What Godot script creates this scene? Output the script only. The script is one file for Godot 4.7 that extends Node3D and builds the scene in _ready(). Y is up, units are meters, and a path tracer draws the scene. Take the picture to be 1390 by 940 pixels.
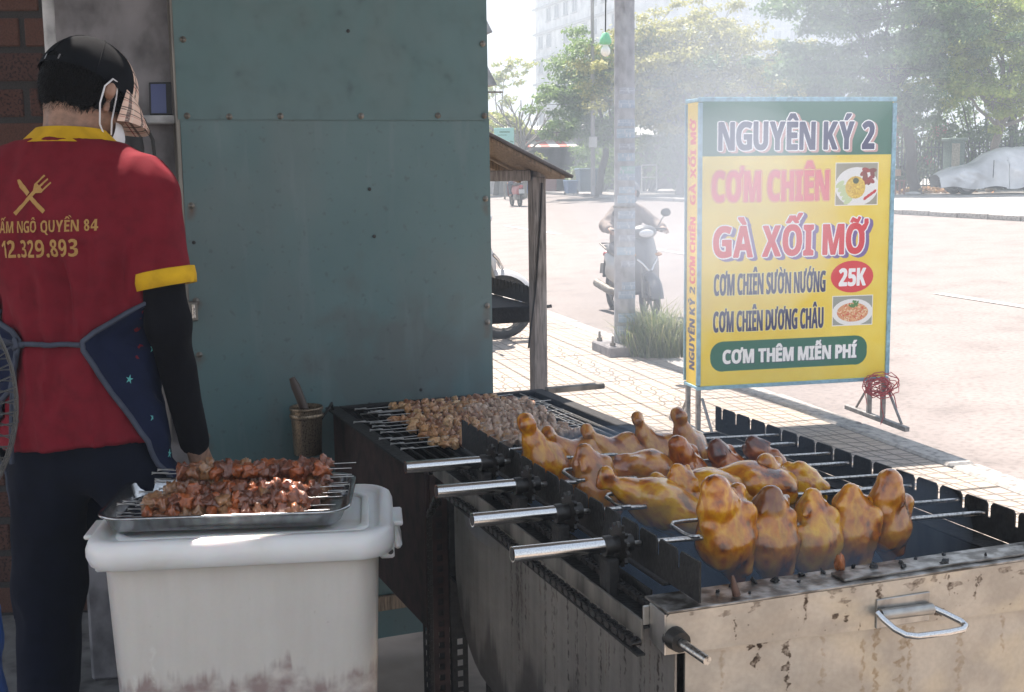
extends Node3D
# A roadside grill stall: metres, y up. The camera stands on the shop floor and looks out to the street (-z).

var rng := RandomNumberGenerator.new()
var M := {}
var taken := {}
var noise := FastNoiseLite.new()
var bold: SystemFont


# ---------------------------------------------------------------- mesh building
class B:
	var v := PackedVector3Array()
	var idx := PackedInt32Array()
	var c := PackedColorArray()
	var uv := PackedVector2Array()
	var use_c := false
	var use_uv := false
	var col := Color.WHITE

	func vert(p: Vector3, t := Vector2.ZERO) -> int:
		v.append(p)
		uv.append(t)
		c.append(col)
		return v.size() - 1

	func tri(a: Vector3, b: Vector3, d: Vector3) -> void:
		var i := vert(a)
		vert(b)
		vert(d)
		idx.append_array([i, i + 1, i + 2])

	# corners in turn, seen from the front clockwise
	func quad(a: Vector3, b: Vector3, d: Vector3, e: Vector3, flip_uv := false) -> void:
		var i := vert(a, Vector2(0, 1))
		vert(b, Vector2(0, 0))
		vert(d, Vector2(1, 0))
		vert(e, Vector2(1, 1))
		idx.append_array([i, i + 1, i + 2, i, i + 2, i + 3])

	func box(at: Vector3, s: Vector3, bev := 0.0, basis := Basis()) -> B:
		var h := s / 2.0
		if bev <= 0.0:
			for ax in 3:
				for sg in [-1.0, 1.0]:
					var n := Vector3.ZERO
					n[ax] = sg
					var u := Vector3.ZERO
					u[(ax + 1) % 3] = 1.0
					var w := n.cross(u)
					var q: Array[Vector3] = []
					for k in [[-1, -1], [1, -1], [1, 1], [-1, 1]]:
						q.append(at + basis * ((n + u * k[0] + w * k[1]) * h))
					quad(q[0], q[3], q[2], q[1])
			return self
		bev = minf(bev, minf(h.x, minf(h.y, h.z)) * 0.9)
		var p := func(x: float, y: float, z: float, ax: int) -> Vector3:
			var o := Vector3(x, y, z)
			var g := Vector3(x * (h.x - bev), y * (h.y - bev), z * (h.z - bev))
			g[ax] = o[ax] * h[ax]
			return at + basis * g
		for ax in 3:
			var a1 := (ax + 1) % 3
			var a2 := (ax + 2) % 3
			for sg in [-1.0, 1.0]:
				var q: Array[Vector3] = []
				for k in [[-1, -1], [1, -1], [1, 1], [-1, 1]]:
					var o := Vector3.ZERO
					o[ax] = sg
					o[a1] = k[0]
					o[a2] = k[1]
					q.append(p.call(o.x, o.y, o.z, ax))
				if sg > 0:
					quad(q[0], q[3], q[2], q[1])
				else:
					quad(q[0], q[1], q[2], q[3])
			# edges that run along ax
			for s1 in [-1.0, 1.0]:
				for s2 in [-1.0, 1.0]:
					var o0 := Vector3.ZERO
					o0[ax] = -1.0
					o0[a1] = s1
					o0[a2] = s2
					var o1 := o0
					o1[ax] = 1.0
					var e0: Vector3 = p.call(o0.x, o0.y, o0.z, a1)
					var e1: Vector3 = p.call(o1.x, o1.y, o1.z, a1)
					var f0: Vector3 = p.call(o0.x, o0.y, o0.z, a2)
					var f1: Vector3 = p.call(o1.x, o1.y, o1.z, a2)
					if s1 * s2 > 0:
						quad(e0, f0, f1, e1)
					else:
						quad(e0, e1, f1, f0)
		for x in [-1.0, 1.0]:
			for y in [-1.0, 1.0]:
				for z in [-1.0, 1.0]:
					var a: Vector3 = p.call(x, y, z, 0)
					var b: Vector3 = p.call(x, y, z, 1)
					var d: Vector3 = p.call(x, y, z, 2)
					if x * y * z > 0:
						tri(a, d, b)
					else:
						tri(a, b, d)
		return self

	# a box from corner to corner
	func span(lo: Vector3, hi: Vector3, bev := 0.0) -> B:
		return box((lo + hi) / 2.0, (hi - lo).abs(), bev)

	func grid(nu: int, nv: int, f: Callable, wrap_u := false) -> void:
		var i0 := v.size()
		for j in nv + 1:
			for i in nu + 1:
				vert(f.call(float(i) / nu, float(j) / nv), Vector2(float(i) / nu, float(j) / nv))
		for j in nv:
			for i in nu:
				var a := i0 + j * (nu + 1) + i
				var b := a + 1
				var d := a + nu + 1
				idx.append_array([a, b, d + 1, a, d + 1, d])

	func tube(path: Array, r: Variant, sides := 8, closed := false, squash := Vector2.ONE) -> B:
		var n := path.size()
		var i0 := v.size()
		var up := Vector3.UP
		var prev := Vector3.ZERO
		for k in n:
			var t: Vector3
			if closed:
				t = (path[(k + 1) % n] - path[(k - 1 + n) % n]).normalized()
			else:
				t = (path[mini(k + 1, n - 1)] - path[maxi(k - 1, 0)]).normalized()
			var s: Vector3
			if k == 0:
				s = t.cross(Vector3.UP if absf(t.y) < 0.9 else Vector3.RIGHT).normalized()
			else:
				s = (prev - t * prev.dot(t)).normalized()
			prev = s
			up = s.cross(t)
			var rr: float = r[k] if r is Array or r is PackedFloat32Array else r
			for i in sides:
				var a := TAU * i / sides
				vert(path[k] + (s * cos(a) * squash.x + up * sin(a) * squash.y) * rr, Vector2(float(i) / sides, float(k)))
		var segs := n if closed else n - 1
		for k in segs:
			var k2 := (k + 1) % n
			for i in sides:
				var j := (i + 1) % sides
				var a := i0 + k * sides + i
				var b := i0 + k * sides + j
				var d := i0 + k2 * sides + i
				var e := i0 + k2 * sides + j
				idx.append_array([a, b, e, a, e, d])
		if not closed:
			for end in [0, n - 1]:
				var m := vert(path[end])
				var f0 := v.size()
				for i in sides:
					vert(v[i0 + end * sides + i])
				for i in sides:
					if end == 0:
						idx.append_array([m, f0 + (i + 1) % sides, f0 + i])
					else:
						idx.append_array([m, f0 + i, f0 + (i + 1) % sides])
		return self

	# profile of (radius, height), turned about y
	func lathe(profile: Array, sides := 16, at := Vector3.ZERO, basis := Basis(), hard := false) -> B:
		if hard:
			for k in profile.size() - 1:
				lathe([profile[k], profile[k + 1]], sides, at, basis)
			return self
		var i0 := v.size()
		for k in profile.size():
			for i in sides + 1:
				var a := TAU * i / sides
				vert(at + basis * Vector3(cos(a) * profile[k].x, profile[k].y, sin(a) * profile[k].x), Vector2(float(i) / sides, float(k) / (profile.size() - 1)))
		for k in profile.size() - 1:
			for i in sides:
				var a := i0 + k * (sides + 1) + i
				var d := a + sides + 1
				idx.append_array([a, a + 1, d + 1, a, d + 1, d])
		return self

	func disc(at: Vector3, r: float, basis := Basis(), sides := 16) -> B:
		var m := vert(at, Vector2(0.5, 0.5))
		for i in sides:
			var a := TAU * i / sides
			vert(at + basis * Vector3(cos(a) * r, 0, sin(a) * r), Vector2(0.5 + cos(a) * 0.5, 0.5 + sin(a) * 0.5))
		for i in sides:
			idx.append_array([m, m + 1 + i, m + 1 + (i + 1) % sides])
		return self

	# polygon in the xy plane of xf, pushed back and forth by half the depth along its z
	func prism(poly: PackedVector2Array, depth: float, xf := Transform3D()) -> B:
		var t := Geometry2D.triangulate_polygon(poly)
		var lo := poly[0]
		var hi := poly[0]
		for p in poly:
			lo = lo.min(p)
			hi = hi.max(p)
		for s in [1.0, -1.0]:
			var i0 := v.size()
			for p in poly:
				vert(xf * Vector3(p.x, p.y, s * depth / 2.0), Vector2((p.x - lo.x) / (hi.x - lo.x), 1.0 - (p.y - lo.y) / (hi.y - lo.y)))
			for k in range(0, t.size(), 3):
				var a := poly[t[k]]
				var b := poly[t[k + 1]]
				var d := poly[t[k + 2]]
				var ccw := (b - a).cross(d - a) > 0
				if ccw == (s > 0):
					idx.append_array([i0 + t[k], i0 + t[k + 2], i0 + t[k + 1]])
				else:
					idx.append_array([i0 + t[k], i0 + t[k + 1], i0 + t[k + 2]])
		var turn := Geometry2D.is_polygon_clockwise(poly)
		for k in poly.size():
			var a := poly[k]
			var b := poly[(k + 1) % poly.size()]
			var a0 := xf * Vector3(a.x, a.y, -depth / 2.0)
			var a1 := xf * Vector3(a.x, a.y, depth / 2.0)
			var b0 := xf * Vector3(b.x, b.y, -depth / 2.0)
			var b1 := xf * Vector3(b.x, b.y, depth / 2.0)
			if not turn:
				quad(a0, b0, b1, a1)
			else:
				quad(a0, a1, b1, b0)
		return self

	func blob(at: Vector3, r: Vector3, nu := 12, nv := 8, basis := Basis(), bump := 0.0, ns: FastNoiseLite = null) -> B:
		var i0 := v.size()
		for j in nv + 1:
			for i in nu + 1:
				var a := TAU * (i % nu) / nu
				var e := PI * (float(j) / nv - 0.5)
				var d := Vector3(cos(a) * cos(e), sin(e), sin(a) * cos(e))
				var k := 1.0
				if ns:
					k += bump * ns.get_noise_3dv(d * 100.0 + at * 731.0)
				vert(at + basis * (d * r * k), Vector2(float(i) / nu, float(j) / nv))
		for j in nv:
			for i in nu:
				var a := i0 + j * (nu + 1) + i
				var d := a + nu + 1
				idx.append_array([a, d, d + 1, a, d + 1, a + 1])
		return self

	# an upright sheet a little out of true, facing +z, from (x0, y0) to (x1, y1)
	func grid_sheet(x0: float, x1: float, y0: float, y1: float, z: float, wave: float, ns: FastNoiseLite) -> B:
		grid(18, 24, func(u: float, w: float) -> Vector3:
			var x := lerpf(x0, x1, u)
			var y := lerpf(y1, y0, w)
			return Vector3(x, y, z + wave * ns.get_noise_2d(x * 90.0 + z * 999.0, y * 60.0)))
		return span(Vector3(x0, y0, z - 0.006), Vector3(x1, y1, z - 0.0035))

	func add(o: B, xf: Transform3D) -> B:
		var i0 := v.size()
		for p in o.v:
			v.append(xf * p)
		uv.append_array(o.uv)
		c.append_array(o.c)
		for i in o.idx:
			idx.append(i + i0)
		return self

	func mesh(with_color := false) -> ArrayMesh:
		var n := PackedVector3Array()
		n.resize(v.size())
		for k in range(0, idx.size(), 3):
			var a := idx[k]
			var b := idx[k + 1]
			var d := idx[k + 2]
			var f := (v[d] - v[a]).cross(v[b] - v[a])
			n[a] += f
			n[b] += f
			n[d] += f
		for k in n.size():
			n[k] = n[k].normalized() if n[k].length_squared() > 1e-20 else Vector3.UP
		var arr := []
		arr.resize(Mesh.ARRAY_MAX)
		arr[Mesh.ARRAY_VERTEX] = v
		arr[Mesh.ARRAY_NORMAL] = n
		arr[Mesh.ARRAY_TEX_UV] = uv
		if with_color:
			arr[Mesh.ARRAY_COLOR] = c
		arr[Mesh.ARRAY_INDEX] = idx
		var m := ArrayMesh.new()
		m.add_surface_from_arrays(Mesh.PRIMITIVE_TRIANGLES, arr)
		return m


# A field of tapered bones joined by a smooth minimum, meshed as surface nets.
class Field:
	var lo: Vector3
	var cell: float
	var nx: int
	var ny: int
	var nz: int
	var f := PackedFloat32Array()

	func _init(a: Vector3, b: Vector3, size: float) -> void:
		lo = a
		cell = size
		nx = int((b.x - a.x) / size) + 2
		ny = int((b.y - a.y) / size) + 2
		nz = int((b.z - a.z) / size) + 2
		f.resize(nx * ny * nz)
		f.fill(1.0)

	# sq squashes the bone about its middle, k is the width of the blend
	func bone(a: Vector3, b: Vector3, ra: float, rb: float, k := 0.03, sq := Vector3.ONE) -> void:
		var m := (a + b) / 2.0
		var A := (a - m) / sq
		var D := (b - a) / sq
		var dd := maxf(D.length_squared(), 1e-9)
		var ms := minf(sq.x, minf(sq.y, sq.z))
		var r := maxf(ra, rb) + k + cell * 2.0
		var reach := Vector3(r, r, r) * Vector3(maxf(sq.x, 1.0), maxf(sq.y, 1.0), maxf(sq.z, 1.0))
		var p0 := ((a.min(b) - reach - lo) / cell).floor()
		var p1 := ((a.max(b) + reach - lo) / cell).ceil()
		var x0 := clampi(int(p0.x), 0, nx - 1)
		var x1 := clampi(int(p1.x), 0, nx - 1)
		var y0 := clampi(int(p0.y), 0, ny - 1)
		var y1 := clampi(int(p1.y), 0, ny - 1)
		var z0 := clampi(int(p0.z), 0, nz - 1)
		var z1 := clampi(int(p1.z), 0, nz - 1)
		for z in range(z0, z1 + 1):
			for y in range(y0, y1 + 1):
				var at := (z * ny + y) * nx
				for x in range(x0, x1 + 1):
					var p := (lo + Vector3(x, y, z) * cell - m) / sq - A
					var t := clampf(p.dot(D) / dd, 0.0, 1.0)
					var d := ((p - D * t).length() - lerpf(ra, rb, t)) * ms
					var o := f[at + x]
					var h := k - absf(o - d)
					var q := minf(o, d)
					if h > 0.0:
						q -= h * h / (4.0 * k)
					f[at + x] = q

	func displace(g: Callable, near := 0.06) -> void:
		for z in nz:
			for y in ny:
				for x in nx:
					var i := (z * ny + y) * nx + x
					if absf(f[i]) < near:
						f[i] += g.call(lo + Vector3(x, y, z) * cell)

	# keeps what lies where g is negative
	func cut(g: Callable) -> void:
		for z in nz:
			for y in ny:
				for x in nx:
					var i := (z * ny + y) * nx + x
					if f[i] < 0.1:
						f[i] = maxf(f[i], g.call(lo + Vector3(x, y, z) * cell))

	func at(p: Vector3) -> float:
		var q := (p - lo) / cell
		var x := clampi(int(q.x), 0, nx - 2)
		var y := clampi(int(q.y), 0, ny - 2)
		var z := clampi(int(q.z), 0, nz - 2)
		var t := q - Vector3(x, y, z)
		var i := (z * ny + y) * nx + x
		var s := nx * ny
		return lerpf(lerpf(lerpf(f[i], f[i + 1], t.x), lerpf(f[i + nx], f[i + nx + 1], t.x), t.y), lerpf(lerpf(f[i + s], f[i + s + 1], t.x), lerpf(f[i + s + nx], f[i + s + nx + 1], t.x), t.y), t.z)

	# walks from p along d until the surface
	func hit(p: Vector3, d: Vector3, most: float, step := 0.004) -> Vector3:
		var t := 0.0
		while t < most:
			if at(p + d * t) < 0.0:
				return p + d * t
			t += step
		return p + d * most

	func net(b: B) -> B:
		var i0 := b.v.size()
		var id := PackedInt32Array()
		id.resize(f.size())
		id.fill(-1)
		var offs: Array[int] = [0, 1, nx, nx + 1, nx * ny, nx * ny + 1, nx * ny + nx, nx * ny + nx + 1]
		var edges := [[0, 1], [2, 3], [4, 5], [6, 7], [0, 2], [1, 3], [4, 6], [5, 7], [0, 4], [1, 5], [2, 6], [3, 7]]
		var corner: Array[Vector3] = []
		for k in 8:
			corner.append(Vector3(k & 1, (k >> 1) & 1, (k >> 2) & 1))
		for z in nz - 1:
			for y in ny - 1:
				for x in nx - 1:
					var i := (z * ny + y) * nx + x
					var first := f[i]
					if absf(first) > cell * 2.5:
						continue
					var inside := 0
					for k in 8:
						if f[i + offs[k]] < 0.0:
							inside += 1
					if inside == 0 or inside == 8:
						continue
					var sum := Vector3.ZERO
					var n := 0
					for e in edges:
						var fa := f[i + offs[e[0]]]
						var fb := f[i + offs[e[1]]]
						if (fa < 0.0) != (fb < 0.0):
							sum += corner[e[0]].lerp(corner[e[1]], fa / (fa - fb))
							n += 1
					var p := lo + (Vector3(x, y, z) + sum / n) * cell
					id[i] = b.vert(p)
		var s := [1, nx, nx * ny]
		for z in range(1, nz - 1):
			for y in range(1, ny - 1):
				for x in range(1, nx - 1):
					var i := (z * ny + y) * nx + x
					if id[i] < 0:
						continue
					for ax in 3:
						var j: int = i + s[ax]
						if (f[i] < 0.0) == (f[j] < 0.0):
							continue
						var u: int = s[(ax + 1) % 3]
						var w: int = s[(ax + 2) % 3]
						var q := [id[i], id[i - u], id[i - u - w], id[i - w]]
						if q.has(-1):
							continue
						if f[i] < 0.0:
							b.idx.append_array([q[0], q[2], q[1], q[0], q[3], q[2]])
						else:
							b.idx.append_array([q[0], q[1], q[2], q[0], q[2], q[3]])
		return b


# ---------------------------------------------------------------- things and parts
func numbered(called: String) -> String:
	var n: int = taken.get(called, -1) + 1
	taken[called] = n
	return called if n == 0 else "%s_%03d" % [called, n]


func tag(o: Node, label: String, category := "", group := "") -> Node:
	o.set_meta("label", label)
	if category:
		o.set_meta("category", category)
	if group:
		o.set_meta("group", group)
	return o


func thing(called: String, label: String, category: String, at := Vector3.ZERO, turn := 0.0, group := "") -> Node3D:
	var o := Node3D.new()
	o.name = numbered(called)
	add_child(o)
	o.position = at
	o.rotation.y = deg_to_rad(turn)
	tag(o, label, category, group)
	return o


func part(parent: Node, called: String, m: Variant, material: Material, at := Transform3D()) -> MeshInstance3D:
	var o := MeshInstance3D.new()
	o.name = called
	o.mesh = m.mesh(material.vertex_color_use_as_albedo) if m is B else m
	o.material_override = material
	o.transform = at
	parent.add_child(o, true)
	return o


func whole(called: String, m: Variant, material: Material, label: String, category: String, at := Transform3D(), group := "") -> MeshInstance3D:
	var o := part(self, numbered(called), m, material, at)
	tag(o, label, category, group)
	return o


func setting(called: String, m: Variant, material: Material, label: String, at := Transform3D()) -> MeshInstance3D:
	var o := part(self, called, m, material, at)
	o.set_meta("kind", "structure")
	o.set_meta("label", label)
	return o


func copy_of(o: Node3D, label := "") -> Node3D:
	var c: Node3D = o.duplicate()
	c.name = numbered(String(o.name).rstrip("0123456789").rstrip("_"))
	add_child(c)
	if label:
		c.set_meta("label", label)
	return c


func T(p: Vector3, yaw := 0.0) -> Transform3D:
	return Transform3D(Basis(Vector3.UP, deg_to_rad(yaw)), p)


func V(x: float, y: float, z: float) -> Vector3:
	return Vector3(x, y, z)


# ---------------------------------------------------------------- materials
func L(r: float, g: float, b: float) -> Color:
	return Color(r, g, b).linear_to_srgb()


func noise_tex(sd: int, freq: float, ramp: Array, oct := 4, type := FastNoiseLite.TYPE_SIMPLEX_SMOOTH, size := 512) -> NoiseTexture2D:
	var n := FastNoiseLite.new()
	n.seed = sd
	n.frequency = freq
	n.noise_type = type
	n.fractal_octaves = oct
	var t := NoiseTexture2D.new()
	t.width = size
	t.height = size
	t.seamless = true
	t.noise = n
	var g := Gradient.new()
	g.offsets = PackedFloat32Array(ramp.map(func(e): return e[0]))
	g.colors = PackedColorArray(ramp.map(func(e): return e[1]))
	t.color_ramp = g
	return t


func grey(v: float) -> Color:
	return Color(v, v, v)


func mat(color: Color, rough := 0.7, metal := 0.0) -> StandardMaterial3D:
	var m := StandardMaterial3D.new()
	m.albedo_color = color
	m.roughness = rough
	m.metallic = metal
	return m


# a mottled surface: colour times a tri-planar picture, with relief of depth centimetres
func rough_mat(color: Color, rough: float, tex: Texture2D, scale := Vector3.ONE, metal := 0.0, relief: Texture2D = null, depth := 0.1, world := true) -> StandardMaterial3D:
	var m := mat(color, rough, metal)
	m.albedo_texture = tex
	m.uv1_triplanar = true
	m.uv1_world_triplanar = world
	m.uv1_scale = scale
	if relief:
		m.heightmap_enabled = true
		m.heightmap_texture = relief
		m.heightmap_scale = depth
	return m


func leafy(front := 0.5) -> StandardMaterial3D:
	var m := mat(Color.WHITE, 0.6)
	m.vertex_color_use_as_albedo = true
	m.backlight_enabled = true
	m.backlight = grey(front)
	m.cull_mode = BaseMaterial3D.CULL_DISABLED
	return m


func _ready() -> void:
	rng.seed = 20240
	noise.seed = 7
	noise.frequency = 0.02
	# camera
	var cam := Camera3D.new()
	cam.name = "camera"
	add_child(cam)
	cam.position = V(0, 1.45, 0)
	cam.rotation_degrees = V(-8.149, 0, -0.77)
	cam.fov = 31.083
	cam.near = 0.05
	cam.far = 600.0
	cam.current = true
	# sky, sun, exposure, haze
	var env := Environment.new()
	env.background_mode = Environment.BG_SKY
	env.tonemap_mode = Environment.TONE_MAPPER_LINEAR
	env.tonemap_exposure = 4.1
	env.sdfgi_enabled = true
	env.ssao_enabled = true
	env.ssil_enabled = true
	var sky := Sky.new()
	var sm := ProceduralSkyMaterial.new()
	sm.sky_top_color = L(0.36, 0.45, 0.60)
	sm.sky_horizon_color = L(0.84, 0.86, 0.88)
	sm.sky_curve = 0.18
	sm.ground_bottom_color = L(0.3, 0.29, 0.28)
	sm.ground_horizon_color = L(0.6, 0.6, 0.6)
	sm.sun_angle_max = 30.0
	sm.energy_multiplier = 0.45
	sky.sky_material = sm
	env.sky = sky
	env.fog_enabled = true
	env.fog_density = 0.0055
	env.fog_light_color = Color(0.90, 0.95, 1.0)
	env.volumetric_fog_enabled = true
	env.volumetric_fog_density = 0.0
	var we := WorldEnvironment.new()
	we.name = "world"
	we.environment = env
	add_child(we)
	var sun := DirectionalLight3D.new()
	sun.name = "sun"
	add_child(sun)
	sun.light_energy = 1.6
	sun.light_color = Color(1.0, 0.955, 0.91)
	sun.light_angular_distance = 0.55
	sun.shadow_enabled = true
	# it stands high behind the stall's back wall: shadows fall towards the camera and a little to the right
	sun.look_at_from_position(Vector3.ZERO, V(0.333, -1.88, 0.943))
	bold = SystemFont.new()
	bold.font_names = PackedStringArray(["Droid Sans"])
	bold.font_weight = 700
	make_materials()
	make_ground()
	make_shop_walls()
	make_awning()
	make_charcoal_grill()
	make_chicken_grill()
	make_lean_to()
	make_sign()
	make_pole()
	make_buildings()
	make_far_side()
	make_trees()
	make_bikes()
	make_cook()
	make_bin_and_tray()
	make_left_things()
	make_grass()
	make_smoke()


func make_materials() -> void:
	var soft := noise_tex(3, 0.012, [[0.0, grey(0.62)], [0.5, grey(0.86)], [1.0, grey(1.0)]], 5)
	var fine := noise_tex(4, 0.09, [[0.0, grey(0.7)], [0.5, grey(0.92)], [1.0, grey(1.0)]], 4)
	var rel := noise_tex(5, 0.06, [[0.0, grey(0.0)], [1.0, grey(1.0)]], 5)
	var spots := noise_tex(6, 0.05, [[0.0, grey(0.25)], [0.3, grey(0.55)], [0.42, grey(0.9)], [1.0, grey(1.0)]], 5)
	M.soft = soft
	M.fine = fine
	M.rel = rel
	M.spots = spots
	# painted sheet steel: dulled teal with rubbed and sooty patches
	var teal := noise_tex(11, 0.006, [[0.0, L(0.092, 0.146, 0.147)], [0.35, L(0.084, 0.15, 0.152)], [0.55, L(0.078, 0.147, 0.150)], [0.75, L(0.092, 0.148, 0.147)], [1.0, L(0.104, 0.158, 0.157)]], 6, FastNoiseLite.TYPE_SIMPLEX_SMOOTH, 1024)
	M.teal = rough_mat(Color.WHITE, 0.55, teal, V(0.55, 0.4, 0.55), 0.0, rel, 0.003)
	M.teal.detail_enabled = true
	M.teal.detail_blend_mode = BaseMaterial3D.BLEND_MODE_MUL
	M.teal.detail_albedo = noise_tex(12, 0.05, [[0.0, grey(0.72)], [0.2, grey(0.92)], [0.5, grey(0.98)], [1.0, grey(1.0)]], 6)
	M.teal.roughness_texture = soft
	M.concrete = rough_mat(L(0.27, 0.26, 0.27), 0.92, noise_tex(13, 0.01, [[0.0, grey(0.5)], [0.35, grey(0.75)], [0.6, grey(0.92)], [1.0, grey(1.0)]], 6), V(1.4, 1.0, 1.4), 0.0, rel, 0.08)
	M.floor = rough_mat(L(0.17, 0.165, 0.16), 0.9, noise_tex(14, 0.012, [[0.0, grey(0.45)], [0.4, grey(0.8)], [1.0, grey(1.0)]], 6), V(1.2, 1.2, 1.2), 0.0, rel, 0.06)
	M.brick = [rough_mat(L(0.085, 0.034, 0.024), 0.95, spots, V(3, 3, 3), 0.0, rel, 0.2), rough_mat(L(0.07, 0.03, 0.023), 0.95, spots, V(3.4, 3, 2.6), 0.0, rel, 0.2), rough_mat(L(0.10, 0.042, 0.028), 0.95, fine, V(3, 2.6, 3), 0.0, rel, 0.2)]  # albedo lowered so the colour carries the deep shade of the interior
	M.mortar = rough_mat(L(0.045, 0.041, 0.04), 0.97, fine, V(3, 3, 3))  # joints darkened along with the bricks for that interior shade
	M.white_paint = rough_mat(L(0.62, 0.62, 0.62), 0.6, soft, V(2, 2, 2))
	M.steel = rough_mat(L(0.50, 0.48, 0.45), 0.42, noise_tex(15, 0.02, [[0.0, grey(0.62)], [0.5, grey(0.9)], [1.0, grey(1.0)]], 6), V(2.2, 1.6, 2.2), 0.9, rel, 0.015)
	M.steel.roughness_texture = soft
	M.dirty_steel = rough_mat(L(0.27, 0.25, 0.22), 0.52, noise_tex(16, 0.010, [[0.0, grey(0.30)], [0.3, grey(0.72)], [0.6, grey(0.92)], [1.0, grey(1.0)]], 6), V(3.2, 0.7, 3.2), 0.75, rel, 0.02)
	M.soot = rough_mat(L(0.032, 0.030, 0.029), 0.72, noise_tex(17, 0.03, [[0.0, grey(0.35)], [0.5, grey(0.75)], [1.0, grey(1.0)]], 5), V(3, 3, 3), 0.3, rel, 0.12)
	M.soot_red = rough_mat(L(0.060, 0.030, 0.026), 0.75, noise_tex(18, 0.02, [[0.0, grey(0.3)], [0.5, grey(0.8)], [1.0, grey(1.0)]], 5), V(1.6, 1.3, 1.6), 0.2, rel, 0.05)
	M.crust = rough_mat(L(0.05, 0.044, 0.04), 0.55, noise_tex(19, 0.010, [[0.0, L(0.10, 0.085, 0.07)], [0.35, L(0.24, 0.215, 0.19)], [0.55, L(0.55, 0.53, 0.5)], [0.75, L(0.85, 0.84, 0.82)], [1.0, L(1, 1, 1)]], 5, FastNoiseLite.TYPE_SIMPLEX_SMOOTH, 1024), V(2.2, 2.2, 2.2), 0.75, rel, 0.05)
	M.crust.albedo_color = L(0.40, 0.385, 0.37)
	M.crust.roughness = 0.38
	M.chrome = rough_mat(L(0.72, 0.71, 0.70), 0.2, fine, V(9, 9, 9), 1.0)
	M.chrome.roughness_texture = soft
	M.rod = rough_mat(L(0.62, 0.60, 0.57), 0.28, spots, V(6, 6, 6), 1.0)
	M.wire = mat(L(0.45, 0.44, 0.43), 0.3, 1.0)
	M.chain = rough_mat(L(0.045, 0.042, 0.04), 0.4, fine, V(8, 8, 8), 0.7)
	M.black = mat(L(0.014, 0.014, 0.015), 0.5)
	M.rubber = rough_mat(L(0.022, 0.022, 0.023), 0.8, fine, V(4, 4, 4))
	M.plastic_white = rough_mat(L(0.78, 0.77, 0.755), 0.34, noise_tex(20, 0.008, [[0.0, L(0.80, 0.75, 0.68)], [0.3, L(0.93, 0.92, 0.90)], [1.0, L(1, 1, 1)]], 4), V(1.6, 1.6, 1.6))
	M.plastic_white.subsurf_scatter_enabled = true
	M.plastic_white.subsurf_scatter_strength = 0.3
	M.tray = rough_mat(L(0.60, 0.60, 0.60), 0.22, soft, V(5, 5, 5), 1.0)
	M.wood = rough_mat(L(0.44, 0.33, 0.235), 0.85, noise_tex(21, 0.03, [[0.0, grey(0.45)], [0.5, grey(0.8)], [1.0, grey(1.0)]], 4), V(6, 0.7, 6), 0.0, rel, 0.05)
	M.wood_grey = rough_mat(L(0.37, 0.335, 0.315), 0.9, noise_tex(22, 0.03, [[0.0, grey(0.45)], [0.5, grey(0.82)], [1.0, grey(1.0)]], 4), V(8, 0.6, 8), 0.0, rel, 0.06)
	M.asphalt = rough_mat(L(0.222, 0.196, 0.188), 0.93, noise_tex(23, 0.008, [[0.0, grey(0.84)], [0.35, grey(0.94)], [0.6, grey(0.97)], [1.0, grey(1.0)]], 8, FastNoiseLite.TYPE_SIMPLEX_SMOOTH, 1024), V(0.16, 0.16, 0.16), 0.0)
	M.asphalt.detail_enabled = true
	M.asphalt.detail_blend_mode = BaseMaterial3D.BLEND_MODE_MUL
	M.asphalt.detail_albedo = noise_tex(24, 0.22, [[0.0, grey(0.76)], [0.5, grey(0.96)], [1.0, grey(1.0)]], 4)
	M.pave = rough_mat(L(0.36, 0.305, 0.26), 0.9, noise_tex(25, 0.01, [[0.0, grey(0.6)], [0.4, grey(0.85)], [1.0, grey(1.0)]], 6), V(0.5, 0.5, 0.5))
	M.kerb = rough_mat(L(0.44, 0.42, 0.40), 0.9, noise_tex(26, 0.02, [[0.0, grey(0.5)], [0.4, grey(0.85)], [1.0, grey(1.0)]], 6), V(1.5, 1.5, 1.5), 0.0, rel, 0.2)
	M.bark = rough_mat(L(0.13, 0.105, 0.085), 0.95, noise_tex(27, 0.04, [[0.0, grey(0.4)], [1.0, grey(1.0)]], 4), V(3, 1, 3), 0.0, rel, 1.0)
	M.bark_pale = rough_mat(L(0.36, 0.32, 0.28), 0.95, noise_tex(28, 0.04, [[0.0, grey(0.5)], [1.0, grey(1.0)]], 4), V(3, 1, 3), 0.0, rel, 1.0)
	M.leaf = leafy(0.85)
	M.glass = mat(L(0.05, 0.06, 0.07), 0.12, 0.0)
	M.wall_white = rough_mat(L(0.66, 0.66, 0.65), 0.85, soft, V(0.1, 0.07, 0.1))
	M.wall_pale = rough_mat(L(0.46, 0.47, 0.50), 0.85, soft, V(0.1, 0.07, 0.1))
	M.wall_grey = rough_mat(L(0.36, 0.35, 0.35), 0.85, soft, V(0.2, 0.1, 0.2))


# ---------------------------------------------------------------- ground
func road_y(x: float) -> float:   # the carriageway rises towards the far side; x is measured across it from the near kerb
	return lerpf(-0.12, 0.30, clampf(x / 12.1, 0.0, 1.0))


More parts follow.
